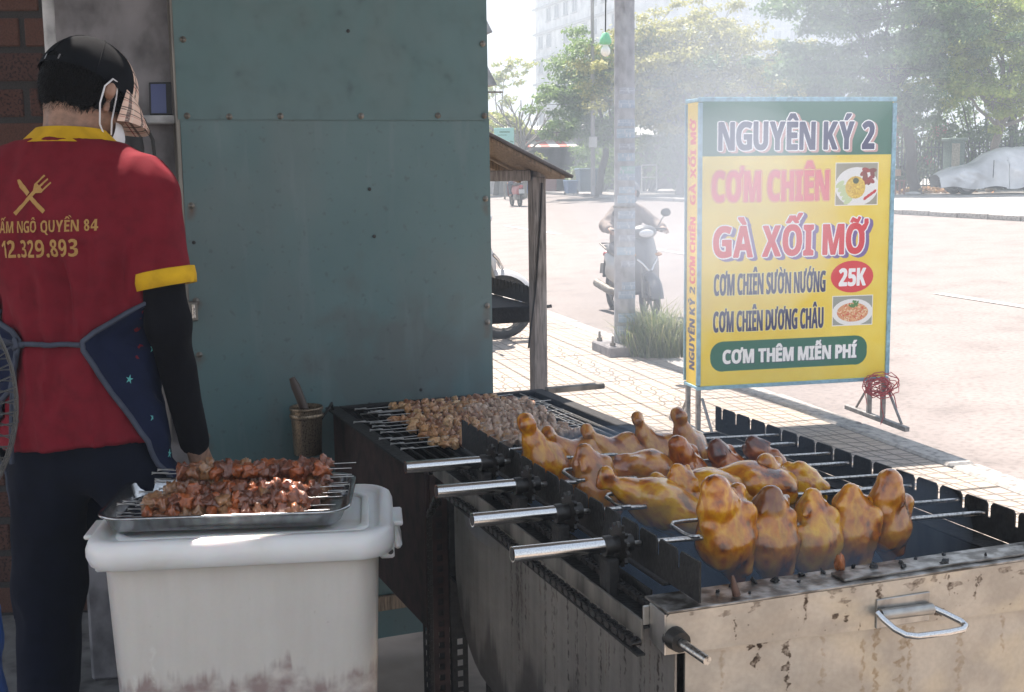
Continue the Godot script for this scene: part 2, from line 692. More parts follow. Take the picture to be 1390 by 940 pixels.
func make_ground() -> void:
	var R := T(V(1.71, 0, -7.81), 15.4)   # x across the road, -z along it
	var b := B.new()
	b.span(V(-14, -0.3, -90), V(-2.75, -0.012, 6.6))
	b.span(V(-2.75, -0.3, -90), V(-0.16, -0.02, 14))
	setting("pavement", b, M.pave, "pale dusty paved ground beside the road", R)
	b = B.new()
	b.span(V(-5.5, -0.3, -5.2), V(0.75, -0.002, 3))
	setting("shop_floor", b, M.floor, "grey stained concrete floor under the stall", T(Vector3.ZERO, 20))
	b = B.new()
	b.grid(24, 60, func(u: float, w: float) -> Vector3: return V(u * 12.1, road_y(u * 12.1), lerpf(30, -170, w)))
	setting("road", b, M.asphalt, "wide sun bleached asphalt road", R)
	b = B.new()
	b.span(V(12.28, -0.4, -170), V(160, 0.39, 60))
	setting("far_pavement", b, rough_mat(L(0.46, 0.43, 0.40), 0.92, M.soft, V(0.2, 0.2, 0.2)), "pale pavement across the road", R)
	b = B.new()
	b.span(V(-300, -0.8, -420), V(300, -0.5, 60))
	setting("ground", b, M.pave, "flat dusty ground reaching to the horizon", T(Vector3.ZERO))
	# kerbs of long stones
	var st: Array = []
	for k in 3:
		st.append(B.new().box(Vector3.ZERO, V(0.15, 0.3, 0.985 - 0.004 * k), 0.012).mesh())
	for side in 2:
		var root := Node3D.new()
		root.name = "kerb" if side == 0 else "far_kerb"
		add_child(root)
		root.transform = R
		root.set_meta("kind", "structure")
		root.set_meta("label", "worn concrete kerb stones along the near edge of the road" if side == 0 else "concrete kerb along the far edge of the road")
		for k in (26 if side == 0 else 60):
			var z := 5.5 - k if side == 0 else 6.0 - k
			var p := part(root, "kerb_stone", st[k % 3], M.kerb, T(V(-0.08 if side == 0 else 12.2, (-0.146 if side == 0 else 0.262) + rng.randf_range(-0.006, 0.006), z), rng.randf_range(-0.5, 0.5)))
			p.transform.origin.x += rng.randf_range(-0.008, 0.008)
	# paving tiles with a pressed pattern of squares and arcs
	var im := Image.create(256, 256, false, Image.FORMAT_RGB8)
	var bm := Image.create(256, 256, false, Image.FORMAT_RGB8)
	for y in 256:
		for x in 256:
			var g := minf(absf(fposmod(x + 32.0, 64.0) - 32.0), absf(fposmod(y + 32.0, 64.0) - 32.0))
			var d0 := Vector2(x, y).length()
			var d1 := Vector2(255 - x, 255 - y).length()
			for rr in [96.0, 160.0]:
				g = minf(g, minf(absf(d0 - rr), absf(d1 - rr)))
			var hgt := clampf((g - 1.5) / 4.0, 0.0, 1.0)
			bm.set_pixel(x, y, grey(hgt))
			var n := noise.get_noise_2d(x * 9.0, y * 9.0) * 0.06 + noise.get_noise_2d(x * 2.0 + 900, y * 2.0) * 0.08
			im.set_pixel(x, y, grey(clampf(lerpf(0.58, 0.93, hgt) + n, 0, 1)))
	var at := ImageTexture.create_from_image(im)
	var bt := ImageTexture.create_from_image(bm)
	var tm: Array = []
	for k in 4:
		var m := mat([L(0.39, 0.33, 0.28), L(0.41, 0.345, 0.29), L(0.35, 0.30, 0.262), L(0.37, 0.32, 0.28)][k], 0.88)
		m.albedo_texture = at
		m.heightmap_enabled = true
		m.heightmap_texture = bt
		m.heightmap_scale = 0.25
		tm.append(m)
	var tile := B.new().box(Vector3.ZERO, V(0.396, 0.03, 0.396), 0.004).mesh()
	var root := Node3D.new()
	root.name = "paving"
	add_child(root)
	root.transform = R
	root.set_meta("kind", "structure")
	root.set_meta("label", "square paving tiles pressed with arcs and small squares")
	for i in 6:
		for j in 48:
			var o := part(root, "paving_tile", tile, tm[rng.randi() % 4], T(V(-0.36 - 0.4 * i, -0.0150 + rng.randf_range(-0.0015, 0.0015), 4.2 - 0.4 * j), [0.0, 90.0, 180.0, 270.0][(i % 2) + 2 * (j % 2)]))
			o.rotation.x += rng.randf_range(-0.003, 0.003)
			o.rotation.z += rng.randf_range(-0.003, 0.003)
	# a worn lane dash
	b = B.new()
	b.quad(V(-0.07, 0.0, 2.2), V(-0.07, 0.0, -2.2), V(0.07, 0.0, -2.2), V(0.07, 0.0, 2.2))
	for k in 5:
		var x := 4.35
		var o := part(self, numbered("lane_marking"), b, rough_mat(L(0.55, 0.54, 0.52), 0.9, M.spots, V(2, 2, 2)), R * T(V(x, road_y(x) + 0.005, 6.5 - 9.0 * k)))
		o.rotation.z = o.rotation.z
		tag(o, "faded white lane dash painted on the asphalt", "lane marking", "lane dashes on the road")


# ---------------------------------------------------------------- shop walls
func screw(parent: Node, p: Vector3, m: Material, r := 0.006) -> void:
	part(parent, "screw", B.new().lathe([Vector2(r * 1.5, 0), Vector2(r * 1.5, 0.0015), Vector2(r, 0.002), Vector2(r * 0.7, 0.005), Vector2(0.0001, 0.006)], 8, Vector3.ZERO, Basis(Vector3.RIGHT, PI / 2)), m, T(p))


# the lower sheet: teal paint, rubbed pale in places, with greasy soot where the grill smokes against it
func panel_texture() -> ImageTexture:
	var w := 400
	var h := 690
	var im := Image.create(w, h, false, Image.FORMAT_RGB8)
	var n := FastNoiseLite.new()
	n.seed = 303
	n.frequency = 0.006
	n.fractal_octaves = 6
	for y in h:
		for x in w:
			var k := n.get_noise_2d(x, y) * 0.5 + 0.5
			var c := Color(0.074, 0.136, 0.141).lerp(Color(0.094, 0.158, 0.161), clampf(k * 1.5 - 0.25, 0, 1))
			c = c.lerp(Color(0.108, 0.142, 0.142), clampf(n.get_noise_2d(x * 0.9 + 800, y * 0.5) * 1.2, 0, 0.45))
			# soot: a ragged patch with specks at its rim
			var d := Vector2((x - 265.0) / 150.0, (y - 330.0) / 120.0).length()
			var s := clampf((1.05 - d) * 1.6 + n.get_noise_2d(x * 2.4, y * 2.4 + 99) * 1.5, 0, 1)
			c = c.lerp(Color(0.085, 0.086, 0.084), s * 0.48)
			var sp := n.get_noise_2d(x * 11.0, y * 11.0 + 5000)
			if sp > 0.42:
				c = c.lerp(Color(0.05, 0.06, 0.06), clampf((sp - 0.42) * 3.0, 0, 0.4))
			var rub := n.get_noise_2d(x * 5.0, y * 0.7 + 2500)
			c = c.lerp(Color(0.13, 0.178, 0.185), clampf((rub - 0.25) * 1.2, 0, 0.35))
			# rust bleeding from the screws down both edges
			for q in [[8, 107], [8, 222], [9, 290], [12, 393], [393, 105], [393, 248], [393, 272], [393, 380]]:
				var e := Vector2((x - q[0]) / 7.0, (y - q[1] - 3.0) / (9.0 if y < q[1] else 20.0)).length() + n.get_noise_2d(x * 6.0, y * 6.0) * 0.9
				if e < 1.0:
					c = c.lerp(Color(0.10, 0.065, 0.045), (1.0 - e) * 0.7)
			im.set_pixel(x, y, c.linear_to_srgb())
	return ImageTexture.create_from_image(im)


func make_shop_walls() -> void:
	# wall frame: x along the wall to the right, z out of it towards the stall
	var W := thing("metal_panel_wall", "tall teal painted sheet metal panel with a screwed overlap seam and soot stains", "wall panel", V(-0.885, 0, -3.4), 22.4)
	var w := 0.892
	var low := mat(Color.WHITE, 0.55)
	low.albedo_texture = panel_texture()
	low.roughness_texture = M.soft
	part(W, "sheet", B.new().grid_sheet(0.0, w, 0.05, 1.595, 0.004, 0.0035, noise), low)
	part(W, "sheet", B.new().grid_sheet(-0.006, w - 0.004, 1.59, 2.5, 0.0095, 0.0030, noise), M.teal)
	part(W, "frame_post", B.new().span(V(0.0, 0, -0.06), V(0.04, 2.5, -0.012), 0.003), M.soot)
	part(W, "frame_post", B.new().span(V(w - 0.04, 0, -0.06), V(w - 0.003, 2.5, -0.012), 0.003), M.soot)
	part(W, "back_board", B.new().span(V(0.04, 0.05, -0.035), V(w - 0.04, 2.5, -0.014), 0.002), M.wood_grey)
	part(W, "base_rail", B.new().span(V(0.04, 0.14, 0.004), V(w - 0.01, 0.185, 0.022), 0.003), M.wood)
	part(W, "edge_strip", B.new().span(V(-0.012, 0.0, -0.05), V(0.0, 2.5, 0.006), 0.002), M.dirty_steel)
	for p in [[0.018, 1.60], [0.13, 1.598], [0.27, 1.6], [0.5, 1.601], [0.73, 1.603], [0.875, 1.603], [0.017, 1.80], [0.873, 1.81], [0.018, 1.36], [0.876, 1.36], [0.018, 1.10], [0.02, 0.95], [0.876, 1.04], [0.876, 0.99], [0.03, 0.72], [0.877, 0.75]]:
		screw(W, V(p[0], p[1], 0.0115 if p[1] > 1.592 else 0.006), M.dirty_steel)
	for p in [[0.47, 1.835], [0.52, 1.395], [0.28, 0.66], [0.53, 1.26], [0.50, 0.77], [0.66, 0.80], [0.02, 1.26]]:
		part(W, "rivet_hole", B.new().lathe([Vector2(0.0055, 0), Vector2(0.004, 0.0012), Vector2(0.0001, 0.0014)], 7, Vector3.ZERO, Basis(Vector3.RIGHT, PI / 2)), M.black, T(V(p[0], p[1], 0.011 if p[1] > 1.6 else 0.0062)))
	var la := part(W, "latch", B.new().span(V(-0.006, 1.045, 0.006), V(0.02, 1.10, 0.02), 0.003), M.dirty_steel)
	part(la, "latch_bolt", B.new().tube([V(0.008, 1.055, 0.024), V(0.008, 1.092, 0.024)], 0.005, 8), M.rod)
	# concrete pillar to its left, with a ledge
	var P := thing("concrete_pillar", "grey rough concrete pillar beside the teal panel", "pillar", V(-1.21, 0, -3.42), 12)
	part(P, "shaft", B.new().box(V(0.15, 1.25, -0.12), V(0.33, 2.5, 0.24), 0.008), M.concrete)
	part(P, "ledge", B.new().box(V(0.265, 1.592, 0.035), V(0.13, 0.022, 0.07), 0.003), M.white_paint)
	part(P, "lower_rail", B.new().box(V(0.22, 0.82, 0.01), V(0.05, 0.26, 0.02), 0.003), M.wood_grey)
	var pipe := whole("drain_pipe", B.new().tube([V(0, 1.25, 0), V(0, 2.5, 0)], 0.015, 10).box(V(0.01, 1.4, -0.03), V(0.04, 0.02, 0.06)).box(V(0.01, 2.2, -0.03), V(0.04, 0.02, 0.06)), M.white_paint, "thin white pipe running up between brick wall and pillar", "pipe", T(V(-1.205, 0, -3.36)))
	pipe.name = "drain_pipe"
	var ph := thing("mobile_phone", "dark phone with a blue screen leaning on the pillar ledge", "phone", V(-0.945, 1.604, -3.442), 8)
	var tilt := Basis(Vector3.RIGHT, -0.18)
	part(ph, "case", B.new().box(V(0, 0.045, 0), V(0.062, 0.09, 0.008), 0.002), M.black, Transform3D(tilt, Vector3.ZERO))
	part(ph, "screen", B.new().box(V(-0.006, 0.045, 0.0045), V(0.04, 0.08, 0.001)), mat(L(0.09, 0.11, 0.24), 0.2), Transform3D(tilt, Vector3.ZERO))
	var bag := thing("black_bag", "limp black cloth bag hanging from the pillar ledge", "bag", V(-1.005, 1.515, -3.345), 10)
	part(bag, "pouch", B.new().blob(V(0, 0.0, 0), V(0.034, 0.10, 0.02), 14, 12, Basis(), 0.35, noise), M.black)
	part(bag, "strap", B.new().tube([V(-0.01, 0.06, 0), V(0.0, 0.075, 0.02), V(0.04, 0.075, 0.025), V(0.06, 0.02, 0.02), V(0.065, -0.06, 0.02), V(0.06, -0.12, 0.015), V(0.03, -0.09, 0.01)], 0.005, 6), M.black)
	# hollow brick wall further left
	var wl := thing("brick_wall", "red hollow brick wall with wide grey joints, deep shade put into its colour", "wall", V(-3.2, 0, -3.86), 4)
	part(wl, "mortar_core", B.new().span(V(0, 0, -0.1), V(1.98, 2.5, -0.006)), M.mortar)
	var bm: Array = []
	for k in 3:
		bm.append(B.new().box(Vector3.ZERO, V(0.19 - 0.003 * k, 0.086, 0.1), 0.004).mesh())
	var hollow := B.new()
	for q in [[-1, -1], [1, -1], [-1, 1], [1, 1]]:
		hollow.box(V(q[0] * 0.044, q[1] * 0.038, 0), V(0.008, 0.01, 0.1))
	for q in [-0.044, 0.0, 0.044]:
		hollow.box(V(q, 0, 0), V(0.011, 0.086, 0.1))
	for q in [-0.038, 0.0, 0.038]:
		hollow.box(V(0, q, 0.0004), V(0.1, 0.011, 0.1))
	var hm := hollow.mesh()
	for j in 22:
		var x := 0.05 if j % 2 else 0.0
		var i := 0
		while x < 1.92:
			if x > 0.75:
				var end_on := (i * 7 + j * 3) % 6 == 0
				var bw := 0.1 if end_on else 0.19
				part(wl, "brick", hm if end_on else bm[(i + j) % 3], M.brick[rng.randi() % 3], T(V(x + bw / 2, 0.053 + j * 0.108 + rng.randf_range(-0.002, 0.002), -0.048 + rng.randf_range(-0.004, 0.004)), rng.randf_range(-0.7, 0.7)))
				x += bw + 0.016
			else:
				x += 0.206
			i += 1


func make_awning() -> void:
	# the sheet roof over the stall: out of the picture above, it keeps the sun off all but two slits
	var A := thing("awning", "flat sheet metal awning on the stall's back wall", "awning", V(-0.885, 2.5, -3.4), 20)
	var m := rough_mat(L(0.35, 0.36, 0.37), 0.6, M.soft, V(2, 2, 2), 0.4)
	var y0 := 0.004
	var y1 := 0.014
	part(A, "sheet", B.new().span(V(-2.4, y0, -0.35), V(1.4, y1, 0.035)), m)
	part(A, "sheet", B.new().span(V(-2.4, y0, 0.035), V(0.02, y1, 0.07)), m)
	part(A, "sheet", B.new().span(V(0.15, y0, 0.035), V(1.4, y1, 0.07)), m)
	part(A, "sheet", B.new().span(V(-2.4, y0, 0.07), V(1.4, y1, 0.135)), m)
	part(A, "sheet", B.new().span(V(-2.4, y0, 0.135), V(-0.27, y1, 0.19)), m)
	part(A, "sheet", B.new().span(V(0.16, y0, 0.135), V(1.4, y1, 0.19)), m)
	part(A, "sheet", B.new().span(V(-2.4, y0, 0.19), V(1.4, y1, 1.9)), m)
	for x in [-2.0, -0.5, 1.0]:
		part(A, "rafter", B.new().span(V(x, -0.04, 0.2), V(x + 0.04, 0.003, 1.89)), M.soot)


# ---------------------------------------------------------------- the charcoal grill with skewers
func slotted_leg(parent: Node, at: Vector3, h: float, m: Material) -> void:
	# perforated angle iron: two flanges, each of two strips joined by rungs
	var b := B.new()
	for side in 2:
		var ux := V(1, 0, 0) if side == 0 else V(0, 0, -1)
		for k in [0.0, 0.026]:
			var c: Vector3 = ux * (k + 0.006) + V(0, h / 2, 0)
			b.box(c, V(0.012 if side == 0 else 0.003, h, 0.003 if side == 0 else 0.012))
		var y := 0.01
		while y < h:
			b.box(ux * 0.019 + V(0, y, 0), V(0.016 if side == 0 else 0.0024, 0.011, 0.0024 if side == 0 else 0.016))
			y += 0.026
	part(parent, "leg", b, m, T(at))


func make_charcoal_grill() -> void:
	# x along the wall, z towards the camera; its back left corner is the origin
	var G := thing("charcoal_grill", "black sooty charcoal grill trough covered with meat skewers", "grill", V(-0.518, 0, -3.522), 22)
	var w := 0.645
	var d := 0.84
	var y := 0.77
	part(G, "side_panel", B.new().span(V(0, 0.40, 0), V(0.012, y, d), 0.002), M.soot_red)
	part(G, "side_panel", B.new().span(V(w - 0.012, 0.40, 0), V(w, y, d), 0.002), M.soot)
	part(G, "back_panel", B.new().span(V(0.0125, 0.40, 0.0), V(w - 0.0125, y, 0.01), 0.002), M.soot)
	part(G, "front_panel", B.new().span(V(0.0125, 0.40, d - 0.01), V(w - 0.0125, y - 0.012, d), 0.002), M.soot)
	part(G, "trough_floor", B.new().span(V(0.0125, 0.52, 0.0105), V(w - 0.0125, 0.53, d - 0.0105)), M.soot)
	part(G, "rim", B.new().span(V(-0.022, y, -0.004), V(0.018, y + 0.006, d), 0.002), M.soot)
	part(G, "rim", B.new().span(V(w - 0.026, y, 0.03), V(w + 0.014, y + 0.006, d), 0.002), M.soot)
	part(G, "rim", B.new().span(V(0.0185, y, -0.004), V(w + 0.014, y + 0.006, 0.028), 0.002), M.soot)
	part(G, "push_bar", B.new().span(V(w + 0.0145, y - 0.004, 0.012), V(w + 0.21, y + 0.014, 0.036), 0.003), M.dirty_steel)
	for k in 4:
		slotted_leg(G, V([0.004, w - 0.045, 0.004, w - 0.045][k], 0, [0.045, 0.045, d - 0.005, d - 0.005][k]), 0.40, M.soot)
	slotted_leg(G, V(0.012, 0, d + 0.008), 0.765, M.soot_red)
	slotted_leg(G, V(0.058, 0, d + 0.004), 0.76, M.soot)
	# grate
	var bar := B.new().tube([V(0, 0, 0.012), V(0, 0, d - 0.012)], 0.0035, 6).mesh()
	for k in 21:
		part(G, "grate_bar", bar, M.soot if k < 17 else M.rod, T(V(0.03 + k * 0.029, y - 0.012, 0)))
	for z in [0.1, 0.38, 0.72]:
		part(G, "grate_bar", B.new().tube([V(0.012, y - 0.020, z), V(w - 0.012, y - 0.020, z)], 0.004, 6), M.soot)
	part(G, "grate_strip", B.new().span(V(0.06, y - 0.008, 0.075), V(0.30, y - 0.005, 0.083)), M.rod)
	for k in 2:
		var x := 0.535 + 0.035 * k
		part(G, "tension_wire", B.new().tube([V(x, y + 0.004, 0.03), V(x + 0.006, y, 0.4), V(x + 0.012, y + 0.004, d - 0.02)], 0.0022, 5), M.rod)
	# charcoal and ash in the trough
	var coal := B.new()
	var ns := FastNoiseLite.new()
	ns.frequency = 0.02
	for k in 500:
		var r := rng.randf_range(0.010, 0.022)
		coal.blob(V(rng.randf_range(0.03, w - 0.03), 0.535 + rng.randf_range(0, 0.06), rng.randf_range(0.03, d - 0.03)), V(r, r * 0.8, r * 1.2), 6, 4, Basis(Vector3.UP, rng.randf() * TAU), 0.5, ns)
	part(G, "charcoal", coal, rough_mat(L(0.05, 0.048, 0.047), 0.95, M.spots, V(20, 20, 20))).set_meta("kind", "stuff")
	# skewers: cooked ones on the left, paler ones on the right
	var cooked: Array = []
	var pale: Array = []
	for k in 6:
		cooked.append(meat_mesh(40 + k, V(0.0125, 0.0095, 0.0125)))
		pale.append(meat_mesh(60 + k, V(0.0135, 0.0090, 0.0115)))
	M.meat = []
	for e in [[0.50, 0.275, 0.12], [0.42, 0.21, 0.085], [0.55, 0.34, 0.165], [0.27, 0.12, 0.05]]:
		M.meat.append(meat_mat(L(e[0], e[1], e[2]), 0.34, 0.5))
	var raw: Array = []
	for e in [[0.52, 0.37, 0.27], [0.45, 0.31, 0.215], [0.56, 0.42, 0.32]]:
		raw.append(meat_mat(L(e[0], e[1], e[2]), 0.5, 0.6))
	var go := G.global_transform
	for k in 13:
		var z := 0.13 + k * 0.044 + rng.randf_range(-0.006, 0.006)
		var x0 := 0.10 + rng.randf_range(-0.02, 0.02) + (0.05 if k < 4 else 0.0)
		var s := skewer("meat_skewer", "charred brown meat skewer lying on the charcoal grill", "brown skewers on the charcoal grill", cooked, M.meat, 13 if k > 3 else 14, 0.0235, -0.07, true)
		s.transform = go * T(V(x0, y + 0.004 + 0.012 + rng.randf_range(0, 0.007), z), rng.randf_range(-3, 3))
	for k in 14:
		var z := 0.25 + k * 0.036 + rng.randf_range(-0.005, 0.005)
		var x0 := 0.30 + rng.randf_range(-0.015, 0.015) - 0.055 * k / 13.0
		var s := skewer("meat_skewer", "pale half raw meat skewer lying on the charcoal grill", "pale skewers on the charcoal grill", pale, raw, 9, 0.022, -0.015, false)
		s.transform = go * T(V(x0, y + 0.004 + 0.011 + (0.012 if k % 2 else 0.0), z), rng.randf_range(-3, 3))
	# the sauce cup and its brush
	var C := thing("sauce_cup", "dented grimy metal cup hooked to the grill corner, with dark brush inside", "cup", V(-0.574, 0.665, -3.40))
	var cm := rough_mat(L(0.26, 0.20, 0.14), 0.4, M.spots, V(8, 5, 8), 0.8)
	part(C, "wall", B.new().lathe([Vector2(0.0, 0.004), Vector2(0.036, 0.004), Vector2(0.042, 0.135), Vector2(0.045, 0.137), Vector2(0.047, 0.134), Vector2(0.0465, 0.128), Vector2(0.044, 0.126), Vector2(0.0385, 0.002), Vector2(0.0, 0.0)], 24), cm)
	part(C, "band", B.new().lathe([Vector2(0.0452, 0.104), Vector2(0.0475, 0.108), Vector2(0.048, 0.114), Vector2(0.0456, 0.118)], 24), cm)
	part(C, "hook", B.new().tube([V(0.04, 0.10, 0), V(0.062, 0.13, -0.01), V(0.062, 0.1335, -0.06), V(0.062, 0.10, -0.09)], 0.0035, 6), M.soot)
	var br := thing("basting_brush", "dark wooden basting brush standing in the sauce cup", "brush", V(-0.574, 0.672, -3.40))
	part(br, "handle", B.new().tube([V(0.012, 0.05, 0), V(-0.008, 0.13, 0), V(-0.028, 0.185, -0.005), V(-0.038, 0.21, -0.005)], [0.010, 0.012, 0.013, 0.008], 10), rough_mat(L(0.05, 0.028, 0.018), 0.5, M.fine, V(4, 9, 4)))
	part(br, "bristles", B.new().tube([V(0.018, 0.0, 0), V(0.012, 0.05, 0)], [0.016, 0.011], 10), M.black)


func meat_mat(color: Color, rough: float, coat: float) -> StandardMaterial3D:
	if not M.has("meat_tex"):
		M.meat_tex = noise_tex(31, 0.02, [[0.0, L(0.22, 0.16, 0.12)], [0.28, L(0.62, 0.55, 0.5)], [0.55, L(1, 1, 1)], [0.8, L(1, 0.85, 0.7)], [1.0, L(0.75, 0.5, 0.4)]], 6)
	var m := rough_mat(color, rough, M.meat_tex, V(10, 10, 10), 0.0, M.rel, 0.10)
	m.clearcoat_enabled = true
	m.clearcoat = coat
	m.clearcoat_roughness = 0.3
	m.subsurf_scatter_enabled = true
	m.subsurf_scatter_strength = 0.08
	return m


func meat_mesh(sd: int, r: Vector3) -> ArrayMesh:
	var n := FastNoiseLite.new()
	n.seed = sd
	n.frequency = 0.012
	n.fractal_octaves = 4
	n.fractal_gain = 0.62
	return B.new().blob(Vector3.ZERO, r, 14, 9, Basis.from_euler(V(sd, sd * 2.1, sd * 0.7)), 1.15, n).mesh()


# a skewer along +x from its first lump of meat; the wire loop sticks out to -x
func skewer(called: String, label: String, group: String, lumps: Array, mats: Array, n: int, step: float, tail: float, loop: bool) -> Node3D:
	var s := thing(called, label, "skewer", Vector3.ZERO, 0, group)
	var path: Array = []
	if loop:
		for k in 9:
			var a := TAU * k / 8.0
			path.append(V(tail - 0.017 - 0.017 * cos(a), 0.004 * k / 8.0 + 0.004 * sin(a), 0.0095 * sin(a)))
	path.append(V(tail, 0, 0))
	path.append(V(n * step * 0.5, 0, 0))
	path.append(V(n * step + 0.05, 0.002, 0))
	part(s, "wire", B.new().tube(path, 0.0013, 5), M.wire)
	for k in n:
		var o := part(s, "meat_lump", lumps[rng.randi() % lumps.size()], mats[rng.randi() % mats.size()])
		o.transform = Transform3D(Basis.from_euler(V(rng.randf() * TAU, rng.randf_range(-0.5, 0.5), rng.randf_range(-0.4, 0.4))).scaled(V(rng.randf_range(0.75, 1.35), rng.randf_range(0.8, 1.25), rng.randf_range(0.8, 1.3))), V((k + 0.4) * step, rng.randf_range(-0.002, 0.003), rng.randf_range(-0.004, 0.004)))
	return s


# ---------------------------------------------------------------- the rotisserie grill with chicken
func chain(path: Array, pitch: float, r: float) -> B:
	# roller chain: plates left and right of rollers, each link of its own
	var b := B.new()
	var c := Curve3D.new()
	for p in path:
		c.add_point(p)
	var n := int(c.get_baked_length() / pitch)
	for k in n:
		var a := c.sample_baked(k * pitch)
		var d := c.sample_baked((k + 1) * pitch)
		var t := (d - a).normalized()
		var side := t.cross(V(0, 1, 0)).normalized() if absf(t.y) < 0.95 else V(0, 0, 1)
		var bs := Basis(t, side.cross(t), side)
		var off := 0.45 if k % 2 else 0.7
		for s in [-1.0, 1.0]:
			b.box((a + d) / 2 + side * s * r * off, V(pitch * 1.25, r * 0.95, r * 0.22), r * 0.09, bs)
		b.tube([a - side * r * 0.75, a + side * r * 0.75], r * 0.33, 6)
	return b


func toothed(length: float, h: float, first: float, pitch: float) -> PackedVector2Array:
	var p := PackedVector2Array([Vector2(0, 0), Vector2(0, h)])
	var x := first
	while x < length - 0.01:
		p.append_array([Vector2(x - 0.009, h), Vector2(x - 0.004, h - 0.006), Vector2(x - 0.004, h - 0.027), Vector2(x + 0.004, h - 0.027), Vector2(x + 0.004, h - 0.006), Vector2(x + 0.009, h)])
		x += pitch
	p.append_array([Vector2(length, h), Vector2(length, 0)])
	return p


func make_chicken_grill() -> void:
	# near left corner is the origin; x along the front edge, -z away from the camera
	var G := thing("rotisserie_grill", "large steel rotisserie grill with toothed side plates, chain drive and front handle", "grill", V(0.204, 0, -1.611), 20)
	var w := 0.715
	var d := 1.08
	# front: a stained steel sheet below a proud rim band
	var front := front_texture()
	var fm := mat(Color.WHITE, 0.5, 0.55)
	fm.albedo_texture = front[0]
	fm.roughness_texture = M.soft
	fm.heightmap_enabled = true
	fm.heightmap_texture = M.rel
	fm.heightmap_scale = 0.02
	part(G, "front_panel", B.new().prism(PackedVector2Array([Vector2(0.034, 0.42), Vector2(0.034, 0.796), Vector2(w, 0.772), Vector2(w, 0.42)]), 0.004, T(V(0, 0, -0.012))), fm)
	var bm := mat(Color.WHITE, 0.46, 0.6)
	bm.albedo_texture = front[1]
	bm.roughness_texture = M.soft
	# the band is a folded strip: its lower edge falls a little to the right
	var bb := B.new()
	bb.prism(PackedVector2Array([Vector2(0.0, 0.793), Vector2(0.0, 0.846), Vector2(0.004, 0.850), Vector2(w, 0.850), Vector2(w, 0.769)]), 0.006, T(V(0, 0, -0.003)))
	part(G, "front_band", bb, bm)
	part(G, "front_band_end", B.new().prism(PackedVector2Array([Vector2(0.0, 0.793), Vector2(0.0, 0.850), Vector2(0.045, 0.852), Vector2(0.045, 0.80)]), 0.003, Transform3D(Basis(Vector3.UP, PI / 2), V(-0.0018, 0, 0))), M.steel)
	var fl := part(G, "front_flange", B.new().span(V(0.0, 0.8505, -0.068), V(w, 0.8545, 0.001), 0.001), M.crust)
	part(fl, "flange_strip", B.new().span(V(0.29, 0.8547, -0.045), V(w, 0.859, -0.010), 0.001), M.crust)
	# burnt crumbs on the flange
	var crumbs := [[0.10, -0.04], [0.13, -0.055], [0.14, -0.02], [0.20, -0.05], [0.25, -0.06], [0.285, -0.058], [0.31, -0.05], [0.36, -0.038], [0.40, -0.022], [0.41, -0.04], [0.47, -0.015], [0.50, -0.055], [0.55, -0.022], [0.17, -0.06], [0.23, -0.035], [0.34, -0.06], [0.45, -0.058]]
	for k in crumbs.size():
		var r := rng.randf_range(0.002, 0.006)
		var o := whole("burnt_crumb", meat_mesh(90 + k % 5, V(r * 1.1, r * 0.45, r * 0.8)), M.black if k % 3 else M.soot, "small black burnt crumb on the grill's front flange", "crumb", Transform3D(), "burnt crumbs on the flange")
		o.transform = G.transform * T(V(crumbs[k][0], 0.8555 + r * 0.25 + (0.004 if crumbs[k][0] > 0.29 and crumbs[k][1] > -0.047 and crumbs[k][1] < -0.008 else 0.0), crumbs[k][1]), k * 50.0)
	var scrap := whole("skin_scrap", meat_mesh(97, V(0.02, 0.007, 0.01)), meat_mat(L(0.33, 0.11, 0.03), 0.4, 0.4), "orange scrap of chicken skin on the grill's front flange", "food scrap")
	scrap.transform = G.transform * T(V(0.315, 0.862, -0.056), 20)
	var twig := whole("burnt_twig", B.new().tube([V(0, 0, 0), V(-0.004, 0.014, 0), V(-0.008, 0.03, 0.002)], [0.006, 0.005, 0.002], 6), rough_mat(L(0.12, 0.06, 0.04), 0.6, M.fine, V(20, 20, 20)), "stub of burnt drumstick bone sticking up from the flange", "food scrap")
	twig.transform = G.transform * T(V(0.118, 0.8552, -0.018))
	# left side: band, panel, chain channel
	part(G, "side_band", B.new().span(V(-0.016, 0.80, -d + 0.02), V(-0.012, 0.829, -0.046), 0.001), M.dirty_steel)
	part(G, "channel_floor", B.new().span(V(-0.012, 0.815, -d + 0.02), V(0.05, 0.819, -0.046), 0.001), M.soot)
	part(G, "channel_corner", B.new().span(V(-0.012, 0.82, -0.05), V(0.05, 0.848, -0.046), 0.001), M.steel)
	var sp := PackedVector2Array([Vector2(0.012, 0.42), Vector2(0.012, 0.80), Vector2(d - 0.06, 0.80)])
	for k in 9:
		var a := PI / 2 * k / 8.0
		sp.append(Vector2(d - 0.06 - 0.20 * (1 - cos(a)), 0.62 - 0.20 * sin(a)))
	var sm := mat(Color.WHITE, 0.5, 0.6)
	sm.albedo_texture = side_texture()
	sm.roughness_texture = M.soft
	part(G, "side_panel", B.new().prism(sp, 0.004, Transform3D(Basis(Vector3.UP, PI / 2), V(0.02, 0, 0))), sm)
	part(G, "side_panel", B.new().span(V(w - 0.03, 0.42, -d), V(w - 0.026, 0.83, -0.014), 0.001), M.dirty_steel)
	part(G, "back_panel", B.new().span(V(0.022, 0.42, -d), V(w - 0.03, 0.83, -d + 0.004), 0.001), M.soot)
	part(G, "trough_floor", B.new().span(V(0.0225, 0.56, -d + 0.005), V(w - 0.031, 0.566, -0.015), 0.0), M.soot)
	part(G, "inner_wall", B.new().span(V(0.03, 0.57, -d + 0.03), V(0.034, 0.845, -0.11), 0.001), M.soot)
	part(G, "inner_wall", B.new().span(V(0.034, 0.57, -0.070), V(w - 0.032, 0.8495, -0.066), 0.001), M.soot)
